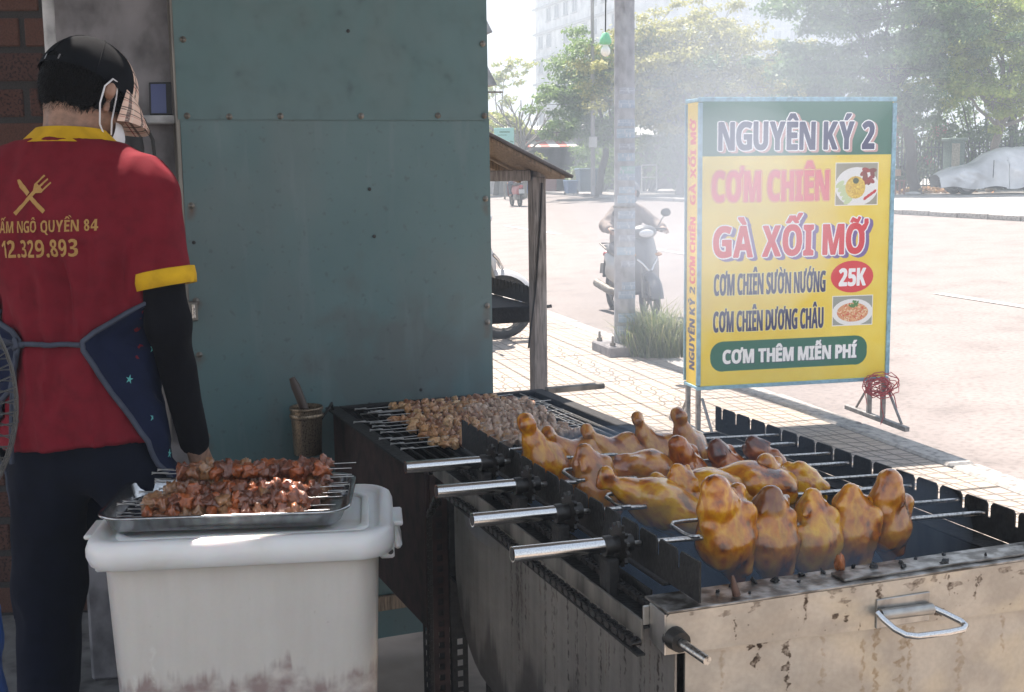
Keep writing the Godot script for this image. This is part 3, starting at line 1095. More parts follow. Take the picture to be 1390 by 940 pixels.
	part(G, "toothed_plate", B.new().prism(toothed(d - 0.02, 0.058, 0.062, 0.0637), 0.003, Transform3D(Basis(Vector3.UP, PI / 2), V(0.055, 0.856, -0.008))), M.soot)
	part(G, "toothed_plate", B.new().prism(toothed(d + 0.02, 0.058, 0.052, 0.0637), 0.003, Transform3D(Basis(Vector3.UP, PI / 2), V(w - 0.022, 0.830, 0.0))), M.soot)
	part(G, "plate_ledge", B.new().span(V(0.05, 0.848, -d + 0.02), V(0.085, 0.852, -0.11), 0.001), M.soot)
	part(G, "plate_ledge", B.new().span(V(w - 0.075, 0.826, -d + 0.02), V(w - 0.0245, 0.83, -0.11), 0.001), M.soot)
	part(G, "drive_chain", chain([V(0.014, 0.836, -0.06), V(0.014, 0.833, -0.5), V(0.014, 0.836, -d + 0.05)], 0.0127, 0.009), M.chain)
	part(G, "drive_chain", chain([V(-0.024, 0.797, -0.045), V(-0.024, 0.792, -0.4), V(-0.024, 0.798, -0.8), V(-0.03, 0.79, -0.96), V(-0.035, 0.72, -1.03), V(-0.035, 0.4, -1.04), V(-0.035, 0.1, -1.04)], 0.0127, 0.010), M.chain)
	part(G, "chain_guide", B.new().span(V(-0.03, 0.783, -d + 0.1), V(-0.0165, 0.787, -0.03), 0.001), M.soot)
	for k in 4:
		part(G, "leg", B.new().span(V([0.03, w - 0.065, 0.03, w - 0.065][k], 0, [-0.055, -0.055, -d + 0.215, -d + 0.02][k]), V([0.065, w - 0.03, 0.065, w - 0.03][k], 0.43 if k != 2 else 0.44, [-0.02, -0.02, -d + 0.25, -d + 0.055][k]), 0.002), M.soot)
	# crank stub
	var cr := part(G, "crank_hub", B.new().tube([V(0.012, 0.816, -0.005), V(0.013, 0.815, 0.018)], [0.017, 0.0145], 14), M.chain)
	part(cr, "crank_shaft", B.new().tube([V(0.013, 0.815, 0.018), V(0.021, 0.810, 0.075)], 0.0065, 12), M.rod)
	# handle: hinge tube and a bent loop
	var hd := part(G, "handle_plate", B.new().span(V(0.337, 0.782, 0.0002), V(0.43, 0.826, 0.003), 0.001), M.steel)
	part(hd, "hinge_tube", B.new().tube([V(0.338, 0.806, 0.010), V(0.428, 0.803, 0.010)], 0.0085, 12), M.steel)
	part(G, "handle_loop", B.new().tube([V(0.333, 0.810, 0.010), V(0.335, 0.804, 0.020), V(0.342, 0.794, 0.038), V(0.352, 0.788, 0.050), V(0.368, 0.786, 0.056), V(0.42, 0.784, 0.056), V(0.448, 0.784, 0.054), V(0.458, 0.786, 0.048), V(0.456, 0.790, 0.040), V(0.444, 0.797, 0.022), V(0.432, 0.803, 0.010)], 0.0048, 10), M.chrome)
	# coal bed, dark and ashy
	var coal := B.new()
	var ns := FastNoiseLite.new()
	ns.frequency = 0.02
	for k in 700:
		var r := rng.randf_range(0.010, 0.024)
		coal.blob(V(rng.randf_range(0.06, w - 0.06), 0.57 + rng.randf_range(0, 0.07), rng.randf_range(-d + 0.05, -0.13)), V(r, r * 0.8, r * 1.2), 6, 4, Basis(Vector3.UP, rng.randf() * TAU), 0.5, ns)
	part(G, "charcoal", coal, rough_mat(L(0.09, 0.088, 0.09), 0.95, M.spots, V(20, 20, 20))).set_meta("kind", "stuff")
	# four spits, each with a handle, a sprocket, a rod and a bent fork
	var zs := [-0.190, -0.381, -0.5722, -0.7633]
	var hl := [0.152, 0.150, 0.152, 0.155]
	var names := ["nearest the front flange", "second from the front flange", "third from the front flange", "closest to the charcoal grill"]
	for k in 4:
		var z: float = zs[k]
		var S := thing("spit", "steel rotisserie spit with a fat tube handle, " + names[k], "spit", Vector3.ZERO, 0, "spits across the rotisserie grill")
		S.transform = G.transform
		var ya := 0.892
		var yb := 0.866
		var yl := func(x: float) -> float: return lerpf(ya, yb, x / w)
		part(S, "rod", B.new().tube([V(0.0, yl.call(0.0), z), V(w - 0.022 + (0.012 if k else 0.0), yl.call(w - 0.02), z)], 0.0042, 10), M.rod)
		var hn := part(S, "handle", B.new().tube([V(-hl[k], ya + 0.005, z), V(-0.008, ya + 0.0015, z)], 0.0118, 18), M.chrome)
		part(hn, "bore", B.new().disc(V(-hl[k] - 0.0006, ya + 0.005, z), 0.0095, Basis(Vector3.BACK, PI / 2), 16), M.black)
		part(S, "collar", B.new().tube([V(-0.008, ya, z), V(0.004, ya, z)], 0.0155, 16), M.chain)
		var gear := PackedVector2Array()
		for t in 13:
			var a := TAU * t / 13.0
			for q in [[-0.16, 0.027], [-0.06, 0.034], [0.06, 0.034], [0.16, 0.027]]:
				gear.append(Vector2(cos(a + q[0]), sin(a + q[0])) * q[1])
		part(S, "sprocket", B.new().prism(gear, 0.005, Transform3D(Basis(Vector3.UP, PI / 2), V(0.018, ya, z))), M.chain)
		part(S, "hub", B.new().tube([V(0.004, ya, z), V(0.038, ya, z)], 0.0135, 14), M.chain)
		part(S, "bearing_block", B.new().box(V(0.002, ya - 0.050, z), V(0.020, 0.066, 0.034), 0.003), M.soot)
		# fork: a hairpin whose free prong runs beside the rod to the next slot
		var xf := [0.150, 0.125, 0.125, 0.085][k] as float
		var fy: float = yl.call(xf)
		var zf := z - 0.0637
		var pts: Array = [V(xf, fy + 0.004, z + 0.006)]
		pts.append_array([V(xf - 0.012, fy + 0.004, z + 0.004), V(xf - 0.018, fy + 0.005, z - 0.010), V(xf - 0.018, fy + 0.007, zf + 0.012), V(xf - 0.010, fy + 0.008, zf + 0.001), V(xf + 0.01, fy + 0.008, zf), V(w + 0.01, yb + 0.006, zf)])
		part(S, "fork", B.new().tube(pts, 0.0034, 8), M.rod)
	# chicken pieces threaded on the spits
	var cm := chicken_mats()
	var kinds := [chicken_leg(1), chicken_leg(2), chicken_thigh(3), chicken_thigh(4, true), chicken_leg(5), chicken_thigh(6), chicken_thigh(9)]
	# [spit, x, dz, dy, kind, material, yaw, pitch, roll, scale, label]
	var rows := [
		[0, 0.205, -0.010, 0.004, 2, 0, 8, 0, 5, 1.10, "blunt golden chicken thigh beside the first fork bend"],
		[0, 0.290, -0.014, -0.006, 3, 0, 0, 0, 3, 1.06, "chicken thigh with a blackened crown on the front spit"],
		[0, 0.362, -0.014, -0.012, 5, 2, 14, 0, 7, 1.04, "amber chicken thigh with an orange shoulder on the front spit"],
		[0, 0.436, -0.016, -0.010, 6, 0, -14, 0, -3, 1.02, "narrow yellow chicken piece with a crease down its front"],
		[0, 0.510, -0.018, 0.0, 2, 3, 30, 0, -4, 0.98, "dull brown chicken piece at the free end of the front spit"],
		[1, 0.190, -0.024, -0.004, 4, 2, -70, 0, 58, 1.0, "chicken leg with a yellow flap and its knuckle pointing at the handle"],
		[1, 0.290, -0.026, 0.016, 0, 2, -60, 0, 75, 0.9, "golden chicken leg lying along the second spit"],
		[1, 0.372, -0.026, 0.018, 1, 0, -80, 0, 80, 0.92, "smooth yellow drumstick stretched along the second spit"],
		[1, 0.472, -0.030, 0.010, 6, 2, 10, 0, 60, 0.72, "small yellow chicken piece at the second spit's far end"],
		[1, 0.425, -0.034, 0.004, 2, 4, 20, 0, 12, 0.74, "short amber chicken piece wedged before the second spit's far end"],
		[1, 0.245, -0.034, 0.0, 5, 0, -10, 0, 20, 0.82, "plump golden chicken thigh wedged between two legs on the second spit"],
		[2, 0.155, -0.030, -0.014, 5, 3, 30, 0, 20, 1.0, "browned chicken thigh with a dark hollow on the third spit"],
		[2, 0.255, -0.030, 0.0, 5, 3, -10, 0, 80, 0.92, "brown chicken thigh lying sideways on the third spit"],
		[2, 0.352, -0.030, 0.002, 2, 1, 60, 0, 25, 0.80, "reddish chicken thigh with a folded edge on the third spit"],
		[2, 0.437, -0.030, 0.004, 3, 1, 50, 0, 30, 0.76, "red brown chicken thigh charred on top on the third spit"],
		[2, 0.520, -0.030, 0.006, 3, 1, 110, 0, 34, 0.78, "chicken thigh with a big scorched patch on the third spit"],
		[3, 0.140, -0.020, -0.016, 0, 0, 20, 0, 14, 0.98, "upright chicken leg with its knuckle raised beside the last handle"],
		[3, 0.215, -0.026, -0.016, 1, 3, 10, 0, 34, 0.92, "chicken leg with a bruised joint leaning to the handle side"],
		[3, 0.300, -0.026, -0.012, 4, 4, 0, 0, 38, 0.90, "pale brown chicken leg leaning over on the last spit"],
		[3, 0.385, -0.026, -0.012, 1, 4, 0, 0, 16, 0.88, "pale chicken leg with a broad flat knuckle standing up"],
		[3, 0.460, -0.026, -0.010, 0, 3, 30, 0, 10, 0.86, "rough skinned chicken leg at the far end of the last spit"],
	]
	for r in rows:
		var c: MeshInstance3D = whole("chicken_piece", kinds[r[4]], cm[r[5]], r[10], "chicken", Transform3D(), "chicken pieces on the spits")
		var bs := Basis(Vector3.BACK, deg_to_rad(r[8])) * Basis(Vector3.UP, deg_to_rad(r[6]))
		c.transform = G.transform * Transform3D(bs.scaled_local((V(1.22, 1.10, 1.2) if r[0] == 0 else V(1.38, 1.24, 1.34)) * r[9]), V(r[1], lerpf(0.892, 0.866, r[1] / w) + r[3], zs[r[0]] + r[2]))


func chicken_mats() -> Array:
	var out := []
	var k := 0
	# golden skin, paler fat, deep orange, burnt
	for e in [
		[L(0.46, 0.165, 0.006), L(0.60, 0.30, 0.012), L(0.32, 0.072, 0.004), L(0.07, 0.014, 0.003)],
		[L(0.34, 0.080, 0.005), L(0.46, 0.155, 0.008), L(0.20, 0.038, 0.004), L(0.05, 0.012, 0.004)],
		[L(0.50, 0.20, 0.006), L(0.64, 0.36, 0.014), L(0.36, 0.09, 0.004), L(0.09, 0.018, 0.003)],
		[L(0.40, 0.135, 0.010), L(0.52, 0.24, 0.020), L(0.27, 0.062, 0.006), L(0.07, 0.016, 0.004)],
		[L(0.43, 0.155, 0.018), L(0.54, 0.27, 0.036), L(0.32, 0.08, 0.009), L(0.12, 0.028, 0.006)],
	]:
		var t := noise_tex(200 + k, 0.009, [[0.0, e[3]], [0.25, e[3]], [0.36, e[2]], [0.46, e[0]], [0.60, e[1]], [0.72, e[0]], [0.9, e[2]], [1.0, e[2]]], 6)
		var m := rough_mat(Color.WHITE, 0.24, t, V(5.5, 3.2, 5.5), 0.0, M.rel, 0.05, false)
		m.vertex_color_use_as_albedo = true
		m.uv1_offset = V(0.31 * k, 0.17 * k, 0.53 * k)
		m.clearcoat_enabled = true
		m.clearcoat = 0.8
		m.clearcoat_roughness = 0.12
		m.subsurf_scatter_enabled = true
		m.subsurf_scatter_strength = 0.1
		out.append(m)
		k += 1
	return out


func wrinkle(sd: int, amount: float) -> Callable:
	var n := FastNoiseLite.new()
	n.seed = sd
	n.frequency = 0.011
	n.fractal_octaves = 1
	var r := FastNoiseLite.new()
	r.seed = sd + 7
	r.frequency = 0.022
	r.fractal_octaves = 1
	# swellings, and a few soft pleats of skin
	return func(p: Vector3) -> float: return n.get_noise_3dv(p * 1000.0) * amount + maxf(0.0, 0.16 - absf(r.get_noise_3d(p.x * 1200.0, p.y * 420.0, p.z * 1200.0))) * amount * 0.9


# a leg quarter: thigh below, drumstick rising to a knuckle
func chicken_leg(sd: int) -> ArrayMesh:
	var f := Field.new(V(-0.07, -0.085, -0.06), V(0.07, 0.105, 0.06), 0.0032)
	var g := RandomNumberGenerator.new()
	g.seed = sd
	f.bone(V(0.004, -0.038, 0), V(-0.006, 0.0, 0), 0.034, 0.033, 0.018, V(1.0, 1.0, 0.78))
	f.bone(V(0.014, -0.01, 0.004), V(0.022 + g.randf_range(-0.004, 0.006), 0.014, 0), 0.024, 0.018, 0.014)
	f.bone(V(-0.006, 0.0, 0), V(-0.014, 0.045, 0), 0.029, 0.0145, 0.02)
	f.bone(V(-0.014, 0.045, 0), V(-0.018, 0.074, 0), 0.0128, 0.0105, 0.012)
	f.bone(V(-0.022, 0.080, 0.006), V(-0.016, 0.083, -0.005), 0.0105, 0.0120, 0.008)
	f.bone(V(-0.012, -0.045, 0.01), V(-0.02, -0.02, 0.012), 0.016, 0.012, 0.010)
	f.bone(V(0.020, -0.050, 0.012), V(0.026, -0.015, 0.016), 0.012, 0.010, 0.012)
	f.bone(V(0.010, -0.06, -0.008), V(-0.006, -0.066, 0.006), 0.014, 0.012, 0.008)
	f.displace(wrinkle(sd, 0.0042), 0.025)
	return toasted(f.net(B.new()), sd, 0.2)


# a folded thigh hung lengthwise: two lobes with a cleft between, a knob of joint on top; some have a burnt crown
func chicken_thigh(sd: int, burnt := false) -> ArrayMesh:
	var f := Field.new(V(-0.062, -0.10, -0.055), V(0.062, 0.092, 0.055), 0.003)
	var g := RandomNumberGenerator.new()
	g.seed = sd * 13
	var lean := g.randf_range(-0.008, 0.008)
	var split := g.randf_range(-0.004, 0.006)
	f.bone(V(lean, 0.030, 0), V(0.0, -0.012, 0.002), 0.0265, 0.0335, 0.016, V(1.0, 1.0, 0.9))
	f.bone(V(0.0, -0.012, 0.0), V(-lean * 0.9, -0.066, 0.004), 0.0335, 0.012, 0.018, V(1.0, 1.0, 0.9))
	# the fold: a rope of meat laid beside the body, with a crease between
	f.bone(V(0.020 + split, 0.024, 0.014), V(0.011 + split, -0.050, 0.014), 0.0145, 0.0105, 0.0035)
	f.bone(V(-0.027, 0.014, 0.008), V(-0.017, -0.036, 0.012), 0.011, 0.009, 0.006)
	# joint and skin flap on top
	f.bone(V(-0.006 + lean, 0.036, 0), V(-0.004 + lean * 1.6, 0.056 + g.randf_range(-0.006, 0.004), 0.002), 0.0215, 0.0155, 0.010)
	f.bone(V(0.016, 0.034, -0.004), V(0.022, 0.046 + g.randf_range(-0.006, 0.005), -0.002), 0.014, 0.009, 0.006)
	f.bone(V(-0.012, 0.046, 0.010), V(-0.022, 0.036, 0.014), 0.008, 0.006, 0.005)
	f.displace(wrinkle(sd, 0.0062), 0.025)
	return toasted(f.net(B.new()), sd, 0.034 if burnt else 0.2)


# burnt skin above the height y0, with a ragged edge
func toasted(b: B, sd: int, y0: float) -> ArrayMesh:
	var n := FastNoiseLite.new()
	n.seed = sd
	n.frequency = 0.02
	n.fractal_octaves = 3
	for k in b.v.size():
		var p := b.v[k]
		var t := clampf((p.y - y0 + 0.030 * n.get_noise_3dv(p * 1000.0)) / 0.010, 0.0, 1.0)
		b.c[k] = Color(1, 1, 1).lerp(Color(0.22, 0.12, 0.10), t * 0.85)
	return b.mesh(true)


func smear(im: Image, x: float, y: float, w: float, h: float, col: Color, a: float, sd: int) -> void:
	# a ragged drip or spot of grime: it wanders, swells and breaks up on its way down
	var n := FastNoiseLite.new()
	n.seed = sd
	n.frequency = 0.02
	n.fractal_octaves = 3
	for j in int(h):
		var t := (j + 0.5) / h
		var mid := w * 0.5 + w * 0.5 * n.get_noise_2d(7.0, j * 2.2)
		var half := w * 0.5 * clampf(0.55 + 1.1 * n.get_noise_2d(90.0, j * 3.0), 0.0, 1.0) * clampf((1.0 - t) * 4.0, 0.15, 1.0)
		for i in range(-int(w * 0.5), int(w * 1.5) + 1):
			var px := int(x) + i
			var py := int(y) + j
			if px < 0 or py < 0 or px >= im.get_width() or py >= im.get_height():
				continue
			var edge := half - absf(i - mid) + n.get_noise_2d(px * 8.0, py * 8.0) * 2.0
			if edge <= 0.0:
				continue
			var k := a * clampf(edge * 0.6, 0.0, 1.0) * clampf(0.7 + 0.9 * n.get_noise_2d(px * 5.0, py * 5.0), 0.0, 1.0)
			im.set_pixel(px, py, im.get_pixel(px, py).lerp(col, k))


# the left side sheet: dull steel with thin grease runs
func side_texture() -> ImageTexture:
	var n := FastNoiseLite.new()
	n.seed = 78
	n.frequency = 0.005
	n.fractal_octaves = 5
	var w := 800
	var h := 300
	var im := Image.create(w, h, false, Image.FORMAT_RGB8)
	for y in h:
		for x in w:
			var k := n.get_noise_2d(x, y * 0.5) * 0.5 + 0.5
			var c := Color(0.15, 0.138, 0.125).lerp(Color(0.24, 0.222, 0.20), clampf(k * 1.4 - 0.2, 0, 1))
			var st := n.get_noise_2d(x * 9.0, y * 0.6 + 300.0)
			c = c * (1.0 + st * 0.22) * (1.0 + 0.08 * n.get_noise_2d(x * 18.0, y * 18.0))
			# baked on soot climbs up from below in tongues
			var tongue := y - 210.0 + 130.0 * n.get_noise_2d(x * 2.2, 77.0)
			c = c.lerp(Color(0.055, 0.05, 0.048), clampf(tongue / 40.0, 0, 0.8))
			im.set_pixel(x, y, c.linear_to_srgb())
	for k in 34:
		var x := rng.randf() * 520.0
		smear(im, x, -4, rng.randf_range(3, 9), rng.randf_range(60, 290), Color(0.10, 0.075, 0.06), rng.randf_range(0.4, 0.85), k + 400)
	for k in 12:
		smear(im, rng.randf() * 800.0, -4, rng.randf_range(3, 7), rng.randf_range(40, 160), Color(0.24, 0.12, 0.06), 0.5, k + 500)
	return ImageTexture.create_from_image(im)


# stained sheet: [panel, band] pictures
func front_texture() -> Array:
	var n := FastNoiseLite.new()
	n.seed = 77
	n.frequency = 0.006
	n.fractal_octaves = 5
	var out := []
	for which in 2:
		var w := 700
		var h := 376 if which == 0 else 90
		var im := Image.create(w, h, false, Image.FORMAT_RGB8)
		for y in h:
			for x in w:
				var k := n.get_noise_2d(x * 1.2, y * 1.2 + which * 900)
				var g := n.get_noise_2d(x * 14.0, y * 14.0 + 4000)
				var base := Color(0.43, 0.39, 0.335).lerp(Color(0.34, 0.305, 0.26), clampf(0.5 + k * 1.3, 0, 1))
				base = base.lerp(Color(0.49, 0.425, 0.32), clampf(n.get_noise_2d(x * 0.8 + 500, y * 0.8) * 1.6, 0, 0.6))
				base = base * (1.0 + g * 0.10)
				im.set_pixel(x, y, base.linear_to_srgb())
		var dark := Color(0.13, 0.08, 0.045)
		var tan := Color(0.40, 0.30, 0.17)
		if which == 0:
			for e in [[110, 0, 20, 14, 0.9], [118, 0, 10, 34, 0.95], [128, 0, 26, 10, 0.9], [168, 2, 10, 60, 0.8], [166, 0, 24, 9, 0.9], [300, 30, 7, 90, 0.35], [322, 16, 9, 150, 0.4], [372, 6, 14, 120, 0.4], [385, 10, 8, 90, 0.35], [60, 14, 8, 40, 0.25], [230, 12, 10, 80, 0.22], [480, 20, 12, 100, 0.25], [560, 8, 8, 60, 0.3], [620, 40, 14, 120, 0.25]]:
				smear(im, e[0] - e[2], e[1], e[2] * 1.6, e[3] * 1.5, dark if e[4] > 0.6 else tan, e[4], int(e[0]))
			for k in 25:
				smear(im, rng.randf() * w, rng.randf() * h, rng.randf_range(1, 3.5), rng.randf_range(1, 4), dark, 0.6, k)
			im.adjust_bcs(1, 1, 1)
		else:
			for e in [[100, 20, 6, 40, 0.8], [210, 6, 7, 50, 0.8], [255, 40, 12, 10, 0.7], [275, 46, 14, 12, 0.8], [300, 60, 5, 20, 0.7], [330, 10, 14, 70, 0.8], [345, 56, 30, 8, 0.8], [430, 60, 26, 14, 0.8], [500, 10, 6, 50, 0.7], [505, 2, 10, 30, 0.6], [110, 64, 5, 9, 0.9], [450, 0, 12, 40, 0.6], [620, 8, 8, 40, 0.6]]:
				smear(im, e[0], e[1], e[2], e[3], dark, e[4], int(e[0]) + 5)
			for k in 60:
				smear(im, rng.randf() * w, rng.randf() * h, rng.randf_range(2, 6), rng.randf_range(2, 5), dark, 0.6, k)
			for k in 26:
				smear(im, rng.randf() * w, rng.randf_range(-10, 20), rng.randf_range(8, 40), rng.randf_range(6, 22), dark, 0.35, k)
		out.append(ImageTexture.create_from_image(im))
	return out


# ---------------------------------------------------------------- lettering
var cap_lo := 0.0
var cap_hi := 1.0


# Vietnamese capitals the font lacks: letter, horn, mark above
const COMPOSED := {"Ơ": ["O", true, ""], "Ư": ["U", true, ""], "Ờ": ["O", true, "grave"], "Ớ": ["O", true, "acute"], "Ỡ": ["O", true, "tilde"], "Ố": ["Ô", false, "acute2"], "Ễ": ["Ê", false, "tilde2"], "Ề": ["Ê", false, "grave2"], "Ấ": ["Â", false, "acute2"]}


func glyph_points(ch: String) -> PackedVector2Array:
	var out := PackedVector2Array()
	var t := TextMesh.new()
	t.font = bold
	t.font_size = 64
	t.pixel_size = 0.01
	t.depth = 0.0
	t.curve_step = 1.5
	t.text = ch
	for s in t.get_surface_count():
		var a := t.surface_get_arrays(s)
		var vs: PackedVector3Array = a[Mesh.ARRAY_VERTEX]
		var ix = a[Mesh.ARRAY_INDEX]
		if ix == null or ix.size() == 0:
			ix = PackedInt32Array(range(vs.size()))
		for k in ix:
			out.append(Vector2(vs[k].x, vs[k].y))
	return out


func fan(poly: Array, at: Vector2, k: float) -> PackedVector2Array:
	var out := PackedVector2Array()
	var pv := PackedVector2Array(poly)
	var t := Geometry2D.triangulate_polygon(pv)
	for i in t:
		out.append(at + pv[i] * k)
	return out


func text_points(text: String) -> PackedVector2Array:
	if not M.has("glyphs"):
		M.glyphs = {}
	var out := PackedVector2Array()
	var x := 0.0
	for ch in text:
		if ch == " ":
			x += 0.17
			continue
		var how: Array = COMPOSED.get(ch, [ch, false, ""])
		if not M.glyphs.has(how[0]):
			M.glyphs[how[0]] = glyph_points(how[0])
		var q: PackedVector2Array = M.glyphs[how[0]]
		var lo := Vector2(1e9, 1e9)
		var hi := Vector2(-1e9, -1e9)
		for p in q:
			lo = lo.min(p)
			hi = hi.max(p)
		for p in q:
			out.append(Vector2(p.x - lo.x + x, p.y))
		var w := hi.x - lo.x
		if how[1] or how[2]:
			if not M.glyphs.has("H"):
				M.glyphs["H"] = glyph_points("H")
			var foot := 1e9
			var top := -1e9
			for p in M.glyphs["H"]:
				foot = minf(foot, p.y)
				top = maxf(top, p.y)
			var cap := top - foot
			if how[1]:
				out.append_array(fan([Vector2(-0.02, -0.26), Vector2(0.10, -0.16), Vector2(0.22, 0.04), Vector2(0.20, 0.16), Vector2(0.06, 0.16), Vector2(0.05, 0.0), Vector2(-0.12, -0.10)], Vector2(x + w - 0.02 * cap, top), cap))
			var at := Vector2(x + w * 0.5, top + 0.06 * cap)
			if String(how[2]).ends_with("2"):
				at = Vector2(x + w * 0.5 + 0.30 * cap, top + 0.20 * cap)
			match String(how[2]).rstrip("2"):
				"acute":
					out.append_array(fan([Vector2(-0.12, 0), Vector2(0.0, 0), Vector2(0.18, 0.20), Vector2(0.0, 0.20)], at, cap))
				"grave":
					out.append_array(fan([Vector2(0.12, 0), Vector2(-0.18, 0.20), Vector2(0.0, 0.20), Vector2(0.20, 0.0)], at, cap))
				"tilde":
					if String(how[2]).ends_with("2"):
						at = Vector2(x + w * 0.5, top + 0.27 * cap)
					out.append_array(fan([Vector2(-0.24, 0.03), Vector2(-0.14, 0.16), Vector2(0.0, 0.11), Vector2(0.12, 0.08), Vector2(0.16, 0.18), Vector2(0.25, 0.16), Vector2(0.14, 0.0), Vector2(-0.02, 0.02), Vector2(-0.12, 0.06), Vector2(-0.15, 0.0)], at, cap))
			if how[1]:
				w += 0.12 * cap
		x += w + 0.062
	return out


# letters stretched to run from x0 to x1 with capitals from the height top down to the line foot; pixels
func letters(text: String, x0: float, x1: float, top: float, foot: float) -> PackedVector2Array:
	if not M.has("cap"):
		var h := glyph_points("H")
		var lo := 1e9
		var hi := -1e9
		for p in h:
			lo = minf(lo, p.y)
			hi = maxf(hi, p.y)
		M.cap = Vector2(lo, hi)
	var q := text_points(text)
	var a := 1e9
	var b := -1e9
	for p in q:
		a = minf(a, p.x)
		b = maxf(b, p.x)
	for k in q.size():
		q[k] = Vector2(lerpf(x0, x1, (q[k].x - a) / (b - a)), lerpf(foot, top, (q[k].y - M.cap.x) / (M.cap.y - M.cap.x)))
	return q


func fill_tris(im: Image, q: PackedVector2Array, col: Color, off := Vector2.ZERO) -> void:
	for k in range(0, q.size(), 3):
		var a := q[k] + off
		var b := q[k + 1] + off
		var c := q[k + 2] + off
		var y0 := maxi(int(ceil(minf(a.y, minf(b.y, c.y)) - 0.5)), 0)
		var y1 := mini(int(floor(maxf(a.y, maxf(b.y, c.y)) - 0.5)), im.get_height() - 1)
		for y in range(y0, y1 + 1):
			var yy := y + 0.5
			var x0 := 1e9
			var x1 := -1e9
			for e in [[a, b], [b, c], [c, a]]:
				var p: Vector2 = e[0]
				var r: Vector2 = e[1]
				if (p.y <= yy) != (r.y <= yy):
					var x := p.x + (r.x - p.x) * (yy - p.y) / (r.y - p.y)
					x0 = minf(x0, x)
					x1 = maxf(x1, x)
			if x1 > x0:
				var i0 := int(round(x0))
				im.fill_rect(Rect2i(i0, y, maxi(int(round(x1)) - i0, 1), 1), col)


func outlined(im: Image, q: PackedVector2Array, r: float, col: Color, off := Vector2.ZERO) -> void:
	for k in 12:
		fill_tris(im, q, col, off + Vector2(cos(TAU * k / 12), sin(TAU * k / 12)) * r)


func oval(im: Image, c: Vector2, r: Vector2, col: Color, turn := 0.0) -> void:
	var q := PackedVector2Array()
	for k in 28:
		for t in [0.0, TAU * k / 28, TAU * (k + 1) / 28]:
			q.append(c + (Vector2(cos(t), sin(t)) * r).rotated(turn) if not (t == 0.0 and q.size() % 3 == 0) else c)
	fill_tris(im, q, col)


func round_rect(im: Image, r: Rect2, rad: float, col: Color) -> void:
	im.fill_rect(Rect2i(Rect2(r.position + Vector2(rad, 0), r.size - Vector2(rad * 2, 0))), col)
	im.fill_rect(Rect2i(Rect2(r.position + Vector2(0, rad), r.size - Vector2(0, rad * 2))), col)
	for x in [r.position.x + rad, r.end.x - rad]:
		for y in [r.position.y + rad, r.end.y - rad]:
			oval(im, Vector2(x, y), Vector2(rad, rad), col)


func food_photo(im: Image, r: Rect2, kind: int) -> void:
	im.fill_rect(Rect2i(r.grow(4)), Color(0.95, 0.93, 0.9))
	var sub := Image.create(int(r.size.x), int(r.size.y), false, Image.FORMAT_RGB8)
	var w := r.size.x
	var h := r.size.y
	var g := RandomNumberGenerator.new()
	g.seed = 5 + kind
	sub.fill(Color(0.62, 0.60, 0.52) if kind == 0 else Color(0.60, 0.62, 0.58))
	oval(sub, Vector2(w * 0.5, h * 0.56), Vector2(w * 0.52, h * 0.47), Color(0.93, 0.93, 0.92))
	if kind == 0:
		for k in 12:
			oval(sub, Vector2(w * g.randf_range(0.60, 0.88), h * g.randf_range(0.1, 0.5)), Vector2(w * 0.10, h * 0.055), Color(0.45 + g.randf() * 0.2, 0.14 + g.randf() * 0.1, 0.09), g.randf() * PI)
		for k in 5:
			oval(sub, Vector2(w * (0.1 + 0.05 * k), h * (0.5 + 0.1 * k)), Vector2(w * 0.12, h * 0.06), Color(0.78, 0.84, 0.62), -0.6)
		for k in 4:
			oval(sub, Vector2(w * (0.72 + 0.07 * k), h * (0.84 - 0.05 * k)), Vector2(w * 0.06, h * 0.035), Color(0.8, 0.16, 0.12), -0.7)
	else:
		oval(sub, Vector2(w * 0.5, h * 0.56), Vector2(w * 0.40, h * 0.33), Color(0.86, 0.62, 0.42))
	if kind == 0:
		oval(sub, Vector2(w * 0.47, h * 0.58), Vector2(w * 0.24, h * 0.27), Color(0.90, 0.76, 0.22))
	for k in 260:
		var a := g.randf() * TAU
		var d := sqrt(g.randf())
		var p := Vector2(w * 0.47 + cos(a) * d * w * 0.23, h * 0.58 + sin(a) * d * h * 0.26) if kind == 0 else Vector2(w * 0.5 + cos(a) * d * w * 0.38, h * 0.56 + sin(a) * d * h * 0.31)
		var c: Color = Color(0.95, 0.84, 0.34).lerp(Color(0.80, 0.62, 0.12), g.randf()) if kind == 0 else [Color(0.92, 0.72, 0.52), Color(0.84, 0.34, 0.2), Color(0.94, 0.84, 0.7), Color(0.82, 0.5, 0.28)][g.randi() % 4]
		oval(sub, p, Vector2(w * 0.022, h * 0.016), c, g.randf() * PI)
	if kind == 0:
		oval(sub, Vector2(w * 0.48, h * 0.42), Vector2(w * 0.07, h * 0.07), Color(0.22, 0.30, 0.14))
	else:
		for k in 8:
			oval(sub, Vector2(w * g.randf_range(0.4, 0.62), h * g.randf_range(0.14, 0.36)), Vector2(w * 0.06, h * 0.035), Color(0.28, 0.5, 0.2), g.randf() * PI)
	im.blit_rect(sub, Rect2i(0, 0, int(w), int(h)), Vector2i(r.position))


